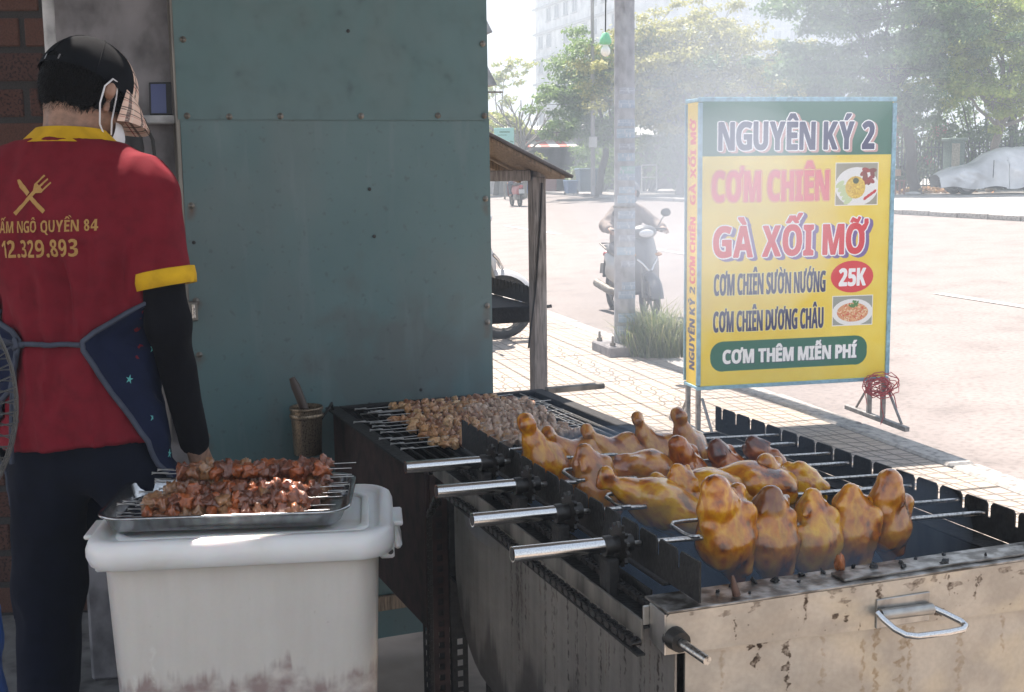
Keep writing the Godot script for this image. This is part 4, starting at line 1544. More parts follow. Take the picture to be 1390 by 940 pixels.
func sign_face() -> ImageTexture:
	var W := 896
	var H := 1236
	var im := Image.create(W, H, false, Image.FORMAT_RGB8)
	var yellow := Color(0.93, 0.80, 0.16)
	var green := Color(0.03, 0.40, 0.30)
	var navy := Color(0.13, 0.14, 0.36)
	var red := Color(0.86, 0.13, 0.17)
	var white := Color(0.97, 0.97, 0.97)
	var g := RandomNumberGenerator.new()
	g.seed = 3
	for y in H:
		for x in range(0, W, 4):
			var k := noise.get_noise_2d(x * 0.35, y * 0.35) * 0.5 + 0.5
			im.fill_rect(Rect2i(x, y, 4, 1), yellow.lerp(Color(0.95, 0.86, 0.36), clampf(k, 0, 1)))
	im.fill_rect(Rect2i(0, 0, W, int(H * 0.187)), green)
	# heading
	var q := letters("NGUYÊN KÝ 2", W * 0.085, W * 0.905, H * 0.072, H * 0.166)
	for k in 5:
		outlined(im, q, 8.0, Color(0.80, 0.62, 0.60), Vector2(3 * k, 1.6 * k))
	outlined(im, q, 8.0, white)
	outlined(im, q, 2.5, navy)
	fill_tris(im, q, navy)
	# second line: pink red letters inside white and red rims
	q = letters("CƠM CHIÊN", W * 0.055, W * 0.665, H * 0.242, H * 0.345)
	outlined(im, q, 8.0, Color(0.86, 0.2, 0.26))
	outlined(im, q, 6.2, Color(0.96, 0.86, 0.60))
	outlined(im, q, 3.6, Color(0.84, 0.22, 0.30))
	outlined(im, q, 1.0, Color(0.95, 0.55, 0.58))
	fill_tris(im, q, Color(0.92, 0.42, 0.46))
	food_photo(im, Rect2(W * 0.705, H * 0.218, W * 0.225, H * 0.148), 0)
	# third line
	q = letters("GÀ XỐI MỠ", W * 0.065, W * 0.885, H * 0.435, H * 0.541)
	for k in 6:
		outlined(im, q, 9.0, Color(0.45, 0.36, 0.62), Vector2(3.4 * k, 2.0 * k))
	outlined(im, q, 9.0, white)
	outlined(im, q, 3.0, red)
	fill_tris(im, q, red)
	# the two dishes
	for e in [["CƠM CHIÊN SƯỜN NƯỚNG", 0.068, 0.660, 0.602, 0.676], ["CƠM CHIÊN DƯƠNG CHÂU", 0.066, 0.652, 0.735, 0.807]]:
		q = letters(e[0], W * e[1], W * e[2], H * e[3], H * e[4])
		outlined(im, q, 4.5, Color(0.95, 0.90, 0.62))
		outlined(im, q, 1.4, navy)
		fill_tris(im, q, navy)
	oval(im, Vector2(W * 0.805, H * 0.625), Vector2(W * 0.116, H * 0.058), red)
	q = letters("25K", W * 0.735, W * 0.878, H * 0.596, H * 0.657)
	outlined(im, q, 2.5, white)
	fill_tris(im, q, white)
	food_photo(im, Rect2(W * 0.705, H * 0.697, W * 0.215, H * 0.105), 1)
	# green pill
	round_rect(im, Rect2(W * 0.052, H * 0.842, W * 0.845, H * 0.108), H * 0.046, green)
	q = letters("CƠM THÊM MIỄN PHÍ", W * 0.118, W * 0.838, H * 0.874, H * 0.922)
	outlined(im, q, 3.5, Color(0.15, 0.2, 0.3), Vector2(2, 2))
	outlined(im, q, 2.2, white)
	fill_tris(im, q, white)
	# sun bleaching in blotches and fine dust
	return ImageTexture.create_from_image(im)


func sign_side() -> ImageTexture:
	# read from below upwards: draw it lying down, then turn it
	var W := 1236
	var H := 144
	var im := Image.create(W, H, false, Image.FORMAT_RGB8)
	im.fill(Color(0.93, 0.79, 0.15))
	var navy := Color(0.13, 0.14, 0.36)
	var red := Color(0.86, 0.13, 0.17)
	for e in [["NGUYÊN KÝ 2", 0.055, 0.352, navy], ["CƠM CHIÊN", 0.365, 0.600, red], ["GÀ XỐI MỠ", 0.645, 0.945, red]]:
		var q := letters(e[0], W * e[1], W * e[2], H * 0.30, H * 0.80)
		outlined(im, q, 1.6, e[3])
		fill_tris(im, q, e[3])
	im.rotate_90(COUNTERCLOCKWISE)
	return ImageTexture.create_from_image(im)


func make_sign() -> void:
	# front left lower corner of the box is the origin; x along the face, z out of it
	var S := thing("sign_stand", "standing yellow and green menu lightbox with light blue edging beside the road", "sign", V(0.998, 0, -6.62), 12.9)
	var w := 1.13
	var y0 := 0.25
	var y1 := 1.795
	var t := 0.185
	var face := mat(Color.WHITE, 0.42)
	face.albedo_texture = sign_face()
	face.backlight_enabled = true
	face.backlight = grey(0.5)
	var side := mat(Color.WHITE, 0.42)
	side.albedo_texture = sign_side()
	side.backlight_enabled = true
	side.backlight = grey(0.5)
	var blue := rough_mat(L(0.30, 0.55, 0.68), 0.5, M.soft, V(3, 3, 3))
	var e := 0.016
	var b := B.new()
	# the printed sheet ripples a little between its edges
	b.grid(16, 22, func(u: float, v: float) -> Vector3:
		var rip := sin(u * PI) * sin(v * PI)
		return V(lerpf(e, w - e, u), lerpf(y1 - e, y0 + e, v), rip * (0.004 * noise.get_noise_2d(u * 160.0, v * 210.0) + 0.0015 * sin(u * 21.0 + v * 5.0))))
	part(S, "face_sheet", b, face)
	b = B.new()
	b.quad(V(e, y0 + e, -t), V(w - e, y0 + e, -t), V(w - e, y1 - e, -t), V(e, y1 - e, -t))
	var bf := part(S, "back_sheet", b, face)
	b = B.new()
	b.quad(V(0, y0 + e, -t + e), V(0, y1 - e, -t + e), V(0, y1 - e, -e), V(0, y0 + e, -e))
	part(S, "side_sheet", b, side)
	b = B.new()
	b.quad(V(w, y0 + e, -e), V(w, y1 - e, -e), V(w, y1 - e, -t + e), V(w, y0 + e, -t + e))
	part(S, "side_sheet", b, side)
	part(S, "top_cover", B.new().span(V(e, y1 - 0.012, -t + e), V(w - e, y1 - 0.006, -e)), blue)
	part(S, "bottom_cover", B.new().span(V(e, y0 + 0.004, -t + e), V(w - e, y0 + 0.010, -e)), blue)
	for z in [0.003, -t - 0.003]:
		part(S, "edge_strip", B.new().box(V(w / 2, y1 - e / 2 + 0.004, z), V(w + 0.012, e + 0.008, 0.012), 0.002), blue)
		part(S, "edge_strip", B.new().box(V(w / 2, y0 + e / 2 - 0.002, z), V(w + 0.012, e + 0.004, 0.012), 0.002), blue)
		for x in [e / 2 - 0.004, w - e / 2 + 0.004]:
			part(S, "edge_strip", B.new().box(V(x, (y0 + y1) / 2, z), V(e + 0.008, y1 - y0 - 2 * e - 0.014, 0.0115), 0.002), blue)
	for x in [-0.002, w + 0.002]:
		part(S, "edge_strip", B.new().box(V(x, y1 - e / 2 + 0.003, -t / 2), V(0.0095, e, t - 0.013), 0.002), blue)
		part(S, "edge_strip", B.new().box(V(x, y0 + e / 2, -t / 2), V(0.0095, e, t - 0.013), 0.002), blue)
	# steel legs, feet and braces
	var lm := rough_mat(L(0.36, 0.35, 0.34), 0.5, M.soft, V(4, 4, 4), 0.7)
	for x in [0.012, w - 0.012]:
		for z in [-0.016, -t + 0.016]:
			part(S, "leg", B.new().box(V(x, y0 / 2 + 0.012, z), V(0.024, y0 - 0.026, 0.024), 0.002), lm)
		part(S, "foot_rail", B.new().box(V(x, 0.013, -t / 2 - 0.0), V(0.03, 0.026, 0.68), 0.002), lm)
		part(S, "brace", B.new().tube([V(x + 0.016, 0.026, 0.16), V(x + 0.016, 0.20, 0.0)], 0.009, 4), lm)
		part(S, "brace", B.new().tube([V(x + 0.016, 0.026, -t - 0.16), V(x + 0.016, 0.20, -t)], 0.009, 4), lm)
	# a tangle of red flex tied to the right leg
	var wr := B.new()
	var g := RandomNumberGenerator.new()
	g.seed = 9
	for k in 12:
		var path: Array = []
		var c := V(-0.055 + g.randf_range(-0.02, 0.02), 0.225 + g.randf_range(-0.02, 0.02), 0.03)
		var rr := g.randf_range(0.04, 0.085)
		var ph := g.randf() * TAU
		for j in 18:
			var a := ph + TAU * j / 14.0
			path.append(c + V(cos(a) * rr * 1.25, sin(a) * rr * 0.62 + 0.01 * sin(j * 2.0), 0.02 * sin(a * 1.5 + k)))
		wr.tube(path, 0.0028, 4)
	wr.tube([V(-0.06, 0.23, 0.03), V(-0.045, 0.10, 0.04), V(-0.03, 0.05, 0.035), V(-0.055, 0.008, 0.05)], 0.003, 4)
	wr.tube([V(-0.02, 0.23, 0.03), V(0.03, 0.16, 0.04), V(0.05, 0.06, 0.05)], 0.003, 4)
	wr.tube([V(-0.10, 0.25, 0.03), V(-0.15, 0.20, 0.035), V(-0.13, 0.12, 0.03)], 0.0026, 4)
	whole("flex_coil", wr, mat(L(0.42, 0.045, 0.05), 0.45), "tangled red electric flex tied to the menu sign's leg", "cable", S.transform * T(V(w - 0.012, 0.0, 0.012)))


# ---------------------------------------------------------------- the lean-to behind the panel
func make_lean_to() -> void:
	var S := thing("lean_to", "small wooden lean-to with a sloping plywood roof on a slim post", "shelter", V(-0.05, 0, -4.06), 20)
	part(S, "post", B.new().box(V(0.147, 0.71, 0.0), V(0.048, 1.42, 0.045), 0.003), M.wood_grey)
	part(S, "post", B.new().box(V(-0.75, 0.82, 0.0), V(0.048, 1.64, 0.045), 0.003), M.wood_grey)
	part(S, "post", B.new().box(V(0.147, 0.71, -1.1), V(0.048, 1.42, 0.045), 0.003), M.wood_grey)
	part(S, "beam", B.new().box(V(-0.29, 1.425, 0.0), V(0.82, 0.035, 0.04), 0.003), M.wood_grey)
	part(S, "beam", B.new().box(V(0.147, 1.435, -0.55), V(0.04, 0.03, 1.2), 0.003), M.wood_grey)
	var sl := Basis(Vector3.BACK, -0.455)
	part(S, "roof_board", B.new().box(V(-0.255, 1.632, -0.5), V(0.98, 0.012, 1.3), 0.002, sl), M.wood)
	part(S, "roof_cover", B.new().box(V(-0.252, 1.643, -0.5), V(1.02, 0.010, 1.34), 0.002, sl), rough_mat(L(0.16, 0.15, 0.15), 0.8, M.soft, V(3, 3, 3)))
	for z in [-0.14, -0.55, -0.96]:
		part(S, "rafter", B.new().box(V(-0.275, 1.613, z), V(0.93, 0.022, 0.03), 0.002, sl), M.wood)
	part(S, "nail", B.new().tube([V(0.165, 0.99, 0.0), V(0.195, 0.992, 0.0)], 0.006, 6), M.soot)
	part(S, "cord", B.new().tube([V(0.155, 1.40, 0.027), V(0.15, 1.3, 0.027), V(0.128, 1.05, 0.028), V(0.10, 0.86, 0.03)], 0.0035, 5), M.black)
	# an idle grill under it shows its toothed edge
	var G := thing("idle_grill", "unlit black grill with a toothed edge under the lean-to", "grill", V(-0.18, 0, -4.95), -70)
	part(G, "trough", B.new().span(V(0, 0.93, 0.006), V(0.79, 0.985, 0.5), 0.004), M.soot)
	part(G, "toothed_plate", B.new().prism(toothed(0.81, 0.06, 0.03, 0.04), 0.004, T(V(-0.01, 0.985, 0.0))), M.soot)
	part(G, "toothed_plate", B.new().prism(toothed(0.81, 0.06, 0.03, 0.04), 0.004, T(V(-0.01, 0.985, 0.506))), M.soot)
	for k in 4:
		part(G, "leg", B.new().box(V(0.03 if k % 2 else 0.69, 0.465, 0.2 if k < 2 else 0.48), V(0.03, 0.93, 0.03), 0.002), M.soot)
	part(G, "lower_rack", B.new().prism(toothed(0.78, 0.06, 0.03, 0.03), 0.004, T(V(0.0, 0.62, 0.19))), M.soot)


# ---------------------------------------------------------------- utility pole, bulb, grass
func sticker_tex(sd: int, ink: Color) -> ImageTexture:
	var im := Image.create(160, 64, false, Image.FORMAT_RGB8)
	im.fill(Color(0.66, 0.69, 0.72))
	im.fill_rect(Rect2i(0, 0, 160, 4), ink)
	im.fill_rect(Rect2i(0, 60, 160, 4), ink)
	var g := RandomNumberGenerator.new()
	g.seed = sd
	# stroke marks of worn print, too faint to read
	for row in [[9, 18], [34, 24]]:
		var x := 6
		while x < 150:
			var w := g.randi_range(7, 12)
			if g.randf() < 0.86:
				var hgt: int = row[1]
				im.fill_rect(Rect2i(x, row[0], w - 3, hgt), ink)
				im.fill_rect(Rect2i(x + 2, row[0] + 3 + g.randi() % 5, maxi(w - 7, 1), hgt / 3), Color(0.66, 0.69, 0.72))
			x += w
	for k in 900:
		im.set_pixel(g.randi() % 160, g.randi() % 64, Color(0.74, 0.75, 0.76))
	return ImageTexture.create_from_image(im)


func make_pole() -> void:
	var P := thing("utility_pole", "grey utility pole plastered with blue number stickers on a bolted footing", "pole", V(0.888, 0, -9.71), 15)
	part(P, "shaft", B.new().tube([V(0, 0.06, 0), V(0, 7.0, 0)], [0.083, 0.066], 24), rough_mat(L(0.40, 0.41, 0.44), 0.85, M.soft, V(2, 1, 2)))
	var ft := part(P, "footing", B.new().box(V(0.02, 0.035, 0.02), V(0.46, 0.085, 0.42), 0.01), M.concrete)
	for q in [[-0.16, -0.14], [0.18, -0.14], [-0.16, 0.17], [0.02, 0.18]]:
		part(ft, "bolt", B.new().tube([V(q[0], 0.076, q[1]), V(q[0], 0.105, q[1])], 0.022, 6).tube([V(q[0], 0.10, q[1]), V(q[0], 0.155, q[1])], 0.010, 8), M.dirty_steel)
	part(P, "bracket", B.new().lathe([Vector2(0.079, 1.13), Vector2(0.089, 1.132), Vector2(0.089, 1.15), Vector2(0.079, 1.152)], 24), M.dirty_steel)
	var inks := [Color(0.33, 0.46, 0.58), Color(0.38, 0.54, 0.64), Color(0.40, 0.43, 0.5), Color(0.25, 0.58, 0.5)]
	var tex := []
	for k in 6:
		var m := mat(Color.WHITE, 0.8)
		m.albedo_texture = sticker_tex(k + 1, inks[k % 3] if k < 5 else inks[3])
		tex.append(m)
	# [height of the middle, height, turn, half width in degrees, kind]
	for e in [[0.18, 0.075, 0, 88, 0], [0.28, 0.07, 0, 80, 1], [0.46, 0.06, 5, 85, 3], [0.53, 0.06, 12, 70, 0], [0.70, 0.05, 0, 60, 2], [0.80, 0.06, -6, 85, 1], [0.90, 0.05, 6, 80, 2], [1.0, 0.055, -4, 85, 0], [1.08, 0.06, 3, 85, 3], [1.20, 0.06, 0, 88, 1], [1.27, 0.05, 4, 80, 4], [1.37, 0.05, -8, 75, 0], [1.42, 0.06, 0, 70, 5], [1.52, 0.06, 0, 85, 4], [1.60, 0.05, 6, 80, 2], [1.70, 0.07, -5, 88, 1], [1.78, 0.05, 0, 85, 3], [1.92, 0.06, 3, 80, 0], [2.02, 0.05, 0, 70, 2]]:
		var b := B.new()
		var yy: float = e[0]
		var hh: float = e[1]
		var mid := deg_to_rad(90.0 - e[2] - 15.0)
		var hw := deg_to_rad(e[3] * 0.9)
		var rr := lerpf(0.083, 0.066, (yy - 0.06) / 6.94) + 0.0015
		b.grid(12, 1, func(u: float, w: float) -> Vector3:
			var a := mid + hw - 2.0 * hw * u
			return V(cos(a) * rr, yy + hh / 2 - hh * w, sin(a) * rr))
		part(P, "sticker", b, tex[e[4]])
	# bulb on its cable from the pole
	var K := thing("light_bulb", "bare white light bulb in a green socket hanging beside the pole", "light bulb", V(0.712, 2.29, -9.3))
	part(K, "glass", B.new().blob(V(0, -0.005, 0), V(0.036, 0.040, 0.036), 14, 10).tube([V(0, 0.02, 0), V(0, 0.045, 0)], [0.024, 0.018], 12), mat(L(0.8, 0.82, 0.78), 0.25))
	part(K, "socket", B.new().lathe([Vector2(0.020, 0.04), Vector2(0.046, 0.05), Vector2(0.040, 0.085), Vector2(0.022, 0.125), Vector2(0.004, 0.13)], 14), mat(L(0.22, 0.55, 0.34), 0.5))
	part(K, "flex", B.new().tube([V(0, 0.13, 0), V(0.003, 0.4, 0), V(0.02, 0.60, -0.05), V(0.10, 0.75, -0.35), V(0.15, 0.85, -0.42)], 0.005, 5), M.black)


func make_grass() -> void:
	var b := B.new()
	var g := RandomNumberGenerator.new()
	g.seed = 17
	for k in 1500:
		var a := g.randf() * TAU
		var d := sqrt(g.randf())
		var base := V(cos(a) * d * 0.30 + 0.05, 0.0, sin(a) * d * 0.27)
		var h := g.randf_range(0.18, 0.56) * (1.1 - 0.55 * d)
		var lean := V(g.randf_range(-1, 1), 0, g.randf_range(-1, 1)).normalized() * h * g.randf_range(0.25, 1.0)
		var side := V(-lean.z, 0, lean.x).normalized() * g.randf_range(0.0025, 0.005)
		var dry := g.randf()
		b.col = Color(0.13, 0.19, 0.06).lerp(Color(0.36, 0.34, 0.18), dry * dry)
		var i := b.vert(base - side)
		b.vert(base + side)
		b.vert(base + lean * 0.35 + V(0, h * 0.65, 0) - side * 0.8)
		b.vert(base + lean * 0.35 + V(0, h * 0.65, 0) + side * 0.8)
		b.vert(base + lean + V(0, h * g.randf_range(0.6, 1.0), 0))
		b.idx.append_array([i, i + 1, i + 3, i, i + 3, i + 2, i + 2, i + 3, i + 4])
	var o := whole("grass_tuft", b, M.leaf, "shaggy tuft of long dry green grass at the foot of the pole", "grass", T(V(1.10, -0.004, -9.62)))
	o.set_meta("kind", "stuff")


# ---------------------------------------------------------------- buildings
func windows(parent: Node, origin: Transform3D, cols: int, rows: int, dx: float, dy: float, size: Vector2, frame: Material, skip := 0) -> void:
	var fm := B.new()
	var t := 0.09
	fm.box(V(0, size.y / 2, 0.05), V(size.x + t, t, 0.14)).box(V(0, -size.y / 2, 0.05), V(size.x + t, t, 0.14))
	fm.box(V(size.x / 2, 0, 0.05), V(t, size.y - t, 0.14)).box(V(-size.x / 2, 0, 0.05), V(t, size.y - t, 0.14)).box(V(0, 0, 0.03), V(0.06, size.y - t, 0.08))
	var pane := B.new().box(V(0, 0, 0.012), V(size.x - t, size.y - t, 0.02)).mesh()
	var sill := B.new().box(V(0, -size.y / 2 - 0.12, 0.12), V(size.x + 0.3, 0.1, 0.24)).mesh()
	var frm := fm.mesh()
	for j in rows:
		for i in cols:
			if skip and (i * 3 + j) % skip == 0:
				continue
			var at := origin * T(V(i * dx, j * dy, 0))
			var w := part(parent, "window", frm, frame, at)
			part(w, "pane", pane, M.glass)
			part(w, "sill", sill, frame)


func make_buildings() -> void:
	var A := thing("white_apartment_block", "tall white apartment block with rows of small windows beyond the trees", "building", V(3.4, -0.5, -157), -72)
	part(A, "wall", B.new().span(V(0, 0, -16), V(27, 34, 0)), M.wall_white)
	for j in 11:
		part(A, "floor_band", B.new().span(V(-0.2, 2.9 + 3.0 * j, 0.0), V(27.2, 3.15 + 3.0 * j, 0.35)), M.wall_grey)
	windows(A, T(V(2.0, 5.0, 0.0)), 9, 9, 2.9, 3.0, Vector2(1.3, 1.4), M.wall_grey, 5)
	var C := thing("pale_office_block", "long pale grey block with window grilles rising behind the trees", "building", V(13, -0.5, -196), -6)
	part(C, "wall", B.new().span(V(0, 0, -14), V(42, 44, 0)), M.wall_pale)
	for j in 13:
		part(C, "floor_band", B.new().span(V(-0.2, 3.0 + 3.2 * j, 0.0), V(42.2, 3.2 + 3.2 * j, 0.25)), M.wall_white)
	windows(C, T(V(1.6, 21.2, 0.0)), 17, 6, 2.4, 3.2, Vector2(1.2, 1.6), M.wall_white, 7)
	for k in 5:
		var cage := B.new()
		var x := 4.4 + 7.2 * k
		for i in 9:
			cage.box(V(x - 0.8 + i * 0.2, 27.6 + 3.2 * (k % 2), 0.45), V(0.05, 2.3, 0.05))
		for i in 4:
			cage.box(V(x, 26.5 + 0.72 * i + 3.2 * (k % 2), 0.45), V(1.75, 0.05, 0.06))
		part(C, "window_grille", cage, M.wall_grey)
	# neighbour's house: only its two metal canopies peep out beside the teal panel
	var N := thing("neighbour_house", "neighbouring house front with two grey sloping canopies behind the teal panel", "house", V(-0.5, 0, -13.9), 15)
	part(N, "wall", B.new().span(V(-3.5, 0, -3), V(-0.55, 4.2, -0.2)), M.wall_grey)
	for k in 2:
		var y := 2.93 if k == 0 else 2.36
		var x := 0.36 if k == 0 else 0.40
		part(N, "canopy", B.new().prism(PackedVector2Array([Vector2(-0.6, y), Vector2(x, y), Vector2(x - 0.14, y + 0.27), Vector2(-0.6, y + 0.9)]), 0.9, T(V(0, 0, -0.5))), rough_mat(L(0.27, 0.29, 0.31), 0.6, M.soft, V(1, 1, 1), 0.3))
	part(N, "rail", B.new().tube([V(-0.6, 2.28, 0), V(0.45, 2.28, 0)], 0.012, 6), M.dirty_steel)
	# small shops down the street
	var S := thing("corner_shop", "low shop with a red striped awning down the street", "shop", V(-0.6, 0.1, -57), 10)
	part(S, "wall", B.new().span(V(0, 0, -0.15), V(1.2, 3.0, 0)).span(V(3.6, 0, -0.15), V(5.2, 3.0, 0)).span(V(1.2, 2.2, -0.15), V(3.6, 3.0, 0)), M.wall_grey)
	part(S, "inner_wall", B.new().span(V(0, 0, -5), V(5.2, 3.0, -4.85)).span(V(0, 0, -4.85), V(0.12, 3.0, -0.15)).span(V(5.08, 0, -4.85), V(5.2, 3.0, -0.15)), M.wall_grey)
	part(S, "roof", B.new().box(V(2.5, 3.15, -2.3), V(6.0, 0.12, 6.0), 0.0, Basis(Vector3.RIGHT, 0.06)), M.wall_white)
	for k in 6:
		part(S, "awning_stripe", B.new().box(V(1.15 + 0.42 * k, 2.42, 0.7), V(0.42, 0.03, 1.6), 0.0, Basis(Vector3.RIGHT, 0.22)), mat(L(0.50, 0.10, 0.07) if k % 2 == 0 else L(0.68, 0.62, 0.58), 0.7))
	for k in 3:
		part(S, "goods_rack", B.new().box(V(1.0 + 1.2 * k, 0.65, 0.9), V(0.7, 1.1, 0.4), 0.03), mat([L(0.10, 0.13, 0.32), L(0.28, 0.09, 0.08), L(0.32, 0.25, 0.10)][k], 0.7))
	var U := thing("canopy_shop", "long low shed roof behind the wheelie bins", "shop", V(4.0, 0.3, -60), 8)
	part(U, "wall", B.new().span(V(0, 0, -4), V(9, 2.6, 0)), rough_mat(L(0.22, 0.17, 0.15), 0.9, M.soft, V(1, 1, 1)))
	part(U, "roof", B.new().box(V(4.4, 2.9, -1.2), V(10, 0.1, 6.0), 0.0, Basis(Vector3.RIGHT, 0.12)), M.wall_white)
	for k in 4:
		part(U, "shutter", B.new().span(V(0.6 + 2.1 * k, 0, 0.0), V(2.2 + 2.1 * k, 2.1, 0.05)), mat([L(0.10, 0.07, 0.10), L(0.16, 0.11, 0.08), L(0.08, 0.09, 0.14), L(0.15, 0.09, 0.09)][k], 0.6))
	var D := thing("street_board", "pale teal notice board with green leaf print on a post", "sign", V(-0.2, 0.2, -50), 8)
	part(D, "board", B.new().box(V(0, 2.36, 0), V(0.80, 0.92, 0.05), 0.01), mat(L(0.24, 0.55, 0.50), 0.6))
	part(D, "post", B.new().box(V(0, 0.95, -0.05), V(0.07, 1.9, 0.05)), M.dirty_steel)
	var tm := mat(L(0.05, 0.22, 0.14), 0.6)
	for q in [[0.22, 2.18, 0.5], [0.30, 2.28, -0.3], [0.16, 2.08, 1.0]]:
		part(D, "leaf_print", B.new().box(V(q[0], q[1], 0.028), V(0.14, 0.05, 0.004), 0.0, Basis(Vector3.BACK, q[2])), tm)
	part(D, "print_line", B.new().box(V(0.02, 2.66, 0.028), V(0.42, 0.06, 0.004)), tm)
	part(D, "print_line", B.new().box(V(-0.08, 2.54, 0.028), V(0.36, 0.03, 0.004)), tm)


func wheelie_bin(at: Vector3, yaw: float, color: Color, label: String, k: float) -> void:
	var b := thing("wheelie_bin", label, "bin", at, yaw, "rubbish bins across the road")
	var m := rough_mat(color, 0.5, M.soft, V(2, 2, 2))
	var body := B.new()
	body.grid(24, 1, func(u: float, w: float) -> Vector3:
		var a := TAU * u
		var s := lerpf(0.40, 0.32, w) * k
		var q := Vector2(cos(a), sin(a))
		q = q / maxf(absf(q.x), absf(q.y)) * s
		return V(q.x, lerpf(0.92, 0.1, w) * k, q.y))
	body.box(V(0, 0.11 * k, 0), V(0.6, 0.02, 0.6) * k)
	part(b, "body", body, m)
	part(b, "lid", B.new().box(V(0, 0.965 * k, 0), V(0.88, 0.09, 0.86) * k, 0.03), m)
	part(b, "handle", B.new().tube([V(-0.3, 0.9, -0.5) * k, V(0.3, 0.9, -0.5) * k], 0.025, 6), m)
	for x in [-0.34, 0.34]:
		part(b, "wheel", B.new().tube([V(x - 0.03, 0.1, -0.28) * k, V(x + 0.03, 0.1, -0.28) * k], 0.1 * k, 12), M.rubber)


func make_far_side() -> void:
	wheelie_bin(V(3.03, 0.39, -49.0), 10, L(0.11, 0.20, 0.27), "tall blue grey wheelie bin across the road", 1.0)
	wheelie_bin(V(2.35, 0.39, -48.4), 20, L(0.07, 0.16, 0.34), "squat blue rubbish bin beside the taller bin", 0.55)
	wheelie_bin(V(4.9, 0.39, -51.0), 0, L(0.06, 0.14, 0.34), "dark blue wheelie bin half hidden by the utility pole", 1.05)
	# lamp post
	var Lp := thing("lamp_post", "thin grey street lamp post with a meter box", "lamp post", V(3.05, 0.39, -46), 0)
	part(Lp, "shaft", B.new().tube([V(0, 0, 0), V(0, 9, 0)], [0.09, 0.055], 10), M.wall_grey)
	part(Lp, "meter_box", B.new().box(V(0, 1.95, 0.12), V(0.3, 0.4, 0.2), 0.02), M.wall_white)
	part(Lp, "arm", B.new().tube([V(0, 8.9, 0), V(0.3, 9.4, 0.4), V(1.2, 9.6, 1.4)], 0.04, 8), M.wall_grey)
	part(Lp, "lamp_head", B.new().box(V(1.3, 9.58, 1.55), V(0.22, 0.1, 0.5), 0.03), M.wall_grey)
	# a parked car under a silver cover
	var C := thing("covered_car", "parked car under a wrinkled silver cover at the far kerb", "car", V(14.0, 0.39, -41.4), -3)
	var ns := FastNoiseLite.new()
	ns.seed = 8
	ns.frequency = 0.01
	ns.fractal_octaves = 2
	var prof := [[0.0, 0.62], [0.05, 0.78], [0.14, 0.88], [0.27, 0.99], [0.40, 1.38], [0.52, 1.52], [0.70, 1.51], [0.84, 1.32], [0.93, 1.02], [1.0, 0.74]]
	var hgt := func(u: float) -> float:
		for k in prof.size() - 1:
			if u <= prof[k + 1][0]:
				return lerpf(prof[k][1], prof[k + 1][1], smoothstep(0, 1, (u - prof[k][0]) / (prof[k + 1][0] - prof[k][0])) * 0.5 + 0.5 * (u - prof[k][0]) / (prof[k + 1][0] - prof[k][0]))
		return prof[-1][1]
	var cov := B.new()
	cov.grid(150, 60, func(u: float, w: float) -> Vector3:
		var a := PI * w
		var h := 0.0
		for q in 7:
			h += hgt.call(clampf(u + (q - 3) * 0.011, 0.0, 1.0)) / 7.0
		var wid := 0.86 - 0.30 * pow(absf(u * 2 - 1), 6.0)
		var cx := -signf(cos(a)) * pow(absf(cos(a)), 0.55)
		var cy := pow(sin(a), 0.5)
		var hem := 0.22 + 0.05 * sin(u * 20.0)
		var y := lerpf(hem, h, cy)
		var tuck := 1.0 - 0.22 * clampf((y - 0.75) / 0.8, 0, 1)
		var fold := ns.get_noise_2d(u * 340.0 + y * 260.0 * (u - 0.45), y * 30.0 + 11.0) * 0.085 + absf(ns.get_noise_2d(u * 620.0 + y * 330.0, y * 50.0 + 50.0)) * 0.07
		var end := 0.04 * (1.0 - cy) + fold * 0.5
		var x := u * 4.25 + (end if u < 0.5 else -end)
		return V(x, y + fold * 0.3 * cy, -cx * (wid * tuck + fold)))
	part(C, "cover", cov, rough_mat(L(0.78, 0.785, 0.80), 0.45, M.soft, V(0.12, 0.12, 0.12), 0.1))
	part(C, "strap", B.new().tube([V(1.62, 0.3, 0.88), V(1.63, 0.8, 0.885), V(1.66, 1.1, 0.80)], 0.012, 4), M.soot)
	for x in [0.85, 3.4]:
		for z in [-0.68, 0.68]:
			var wh := part(C, "wheel", B.new().tube([V(x, 0.31, z - 0.1), V(x, 0.31, z + 0.1)], 0.31, 18), M.rubber)
			part(wh, "rim", B.new().tube([V(x, 0.31, z - 0.105), V(x, 0.31, z + 0.105)], 0.2, 14), M.wall_grey)
	part(C, "underbody", B.new().span(V(0.3, 0.2, -0.62), V(3.9, 0.5, 0.62), 0.05), M.black)
	# railings, gate pillar and bits under the trees
	var F := thing("railing_fence", "dark green railing fence under the trees across the road", "fence", V(11.2, 0.39, -46.5), 3)
	var pk := B.new()
	for k in 90:
		pk.box(V(k * 0.14, 0.95, 0), V(0.035, 1.8, 0.035))
	part(F, "pickets", pk, mat(L(0.035, 0.05, 0.045), 0.7)).set_meta("kind", "stuff")
	for y in [0.2, 1.6]:
		part(F, "rail", B.new().box(V(6.2, y, 0.0), V(12.6, 0.06, 0.05)), mat(L(0.035, 0.05, 0.045), 0.7))
	for k in 6:
		part(F, "post", B.new().box(V(k * 2.5, 1.0, 0), V(0.1, 2.0, 0.1)), mat(L(0.04, 0.055, 0.05), 0.7))
	var gp := thing("gate_pillar", "pale green gate pillar behind the covered car", "pillar", V(15.65, 0.39, -44.3), 8)
	part(gp, "shaft", B.new().box(V(0, 0.9, 0), V(0.56, 1.8, 0.5), 0.02), rough_mat(L(0.15, 0.24, 0.22), 0.8, M.soft, V(2, 2, 2)))
	part(gp, "cap", B.new().box(V(0, 1.84, 0), V(0.68, 0.1, 0.62), 0.02), rough_mat(L(0.16, 0.25, 0.23), 0.8, M.soft, V(2, 2, 2)))
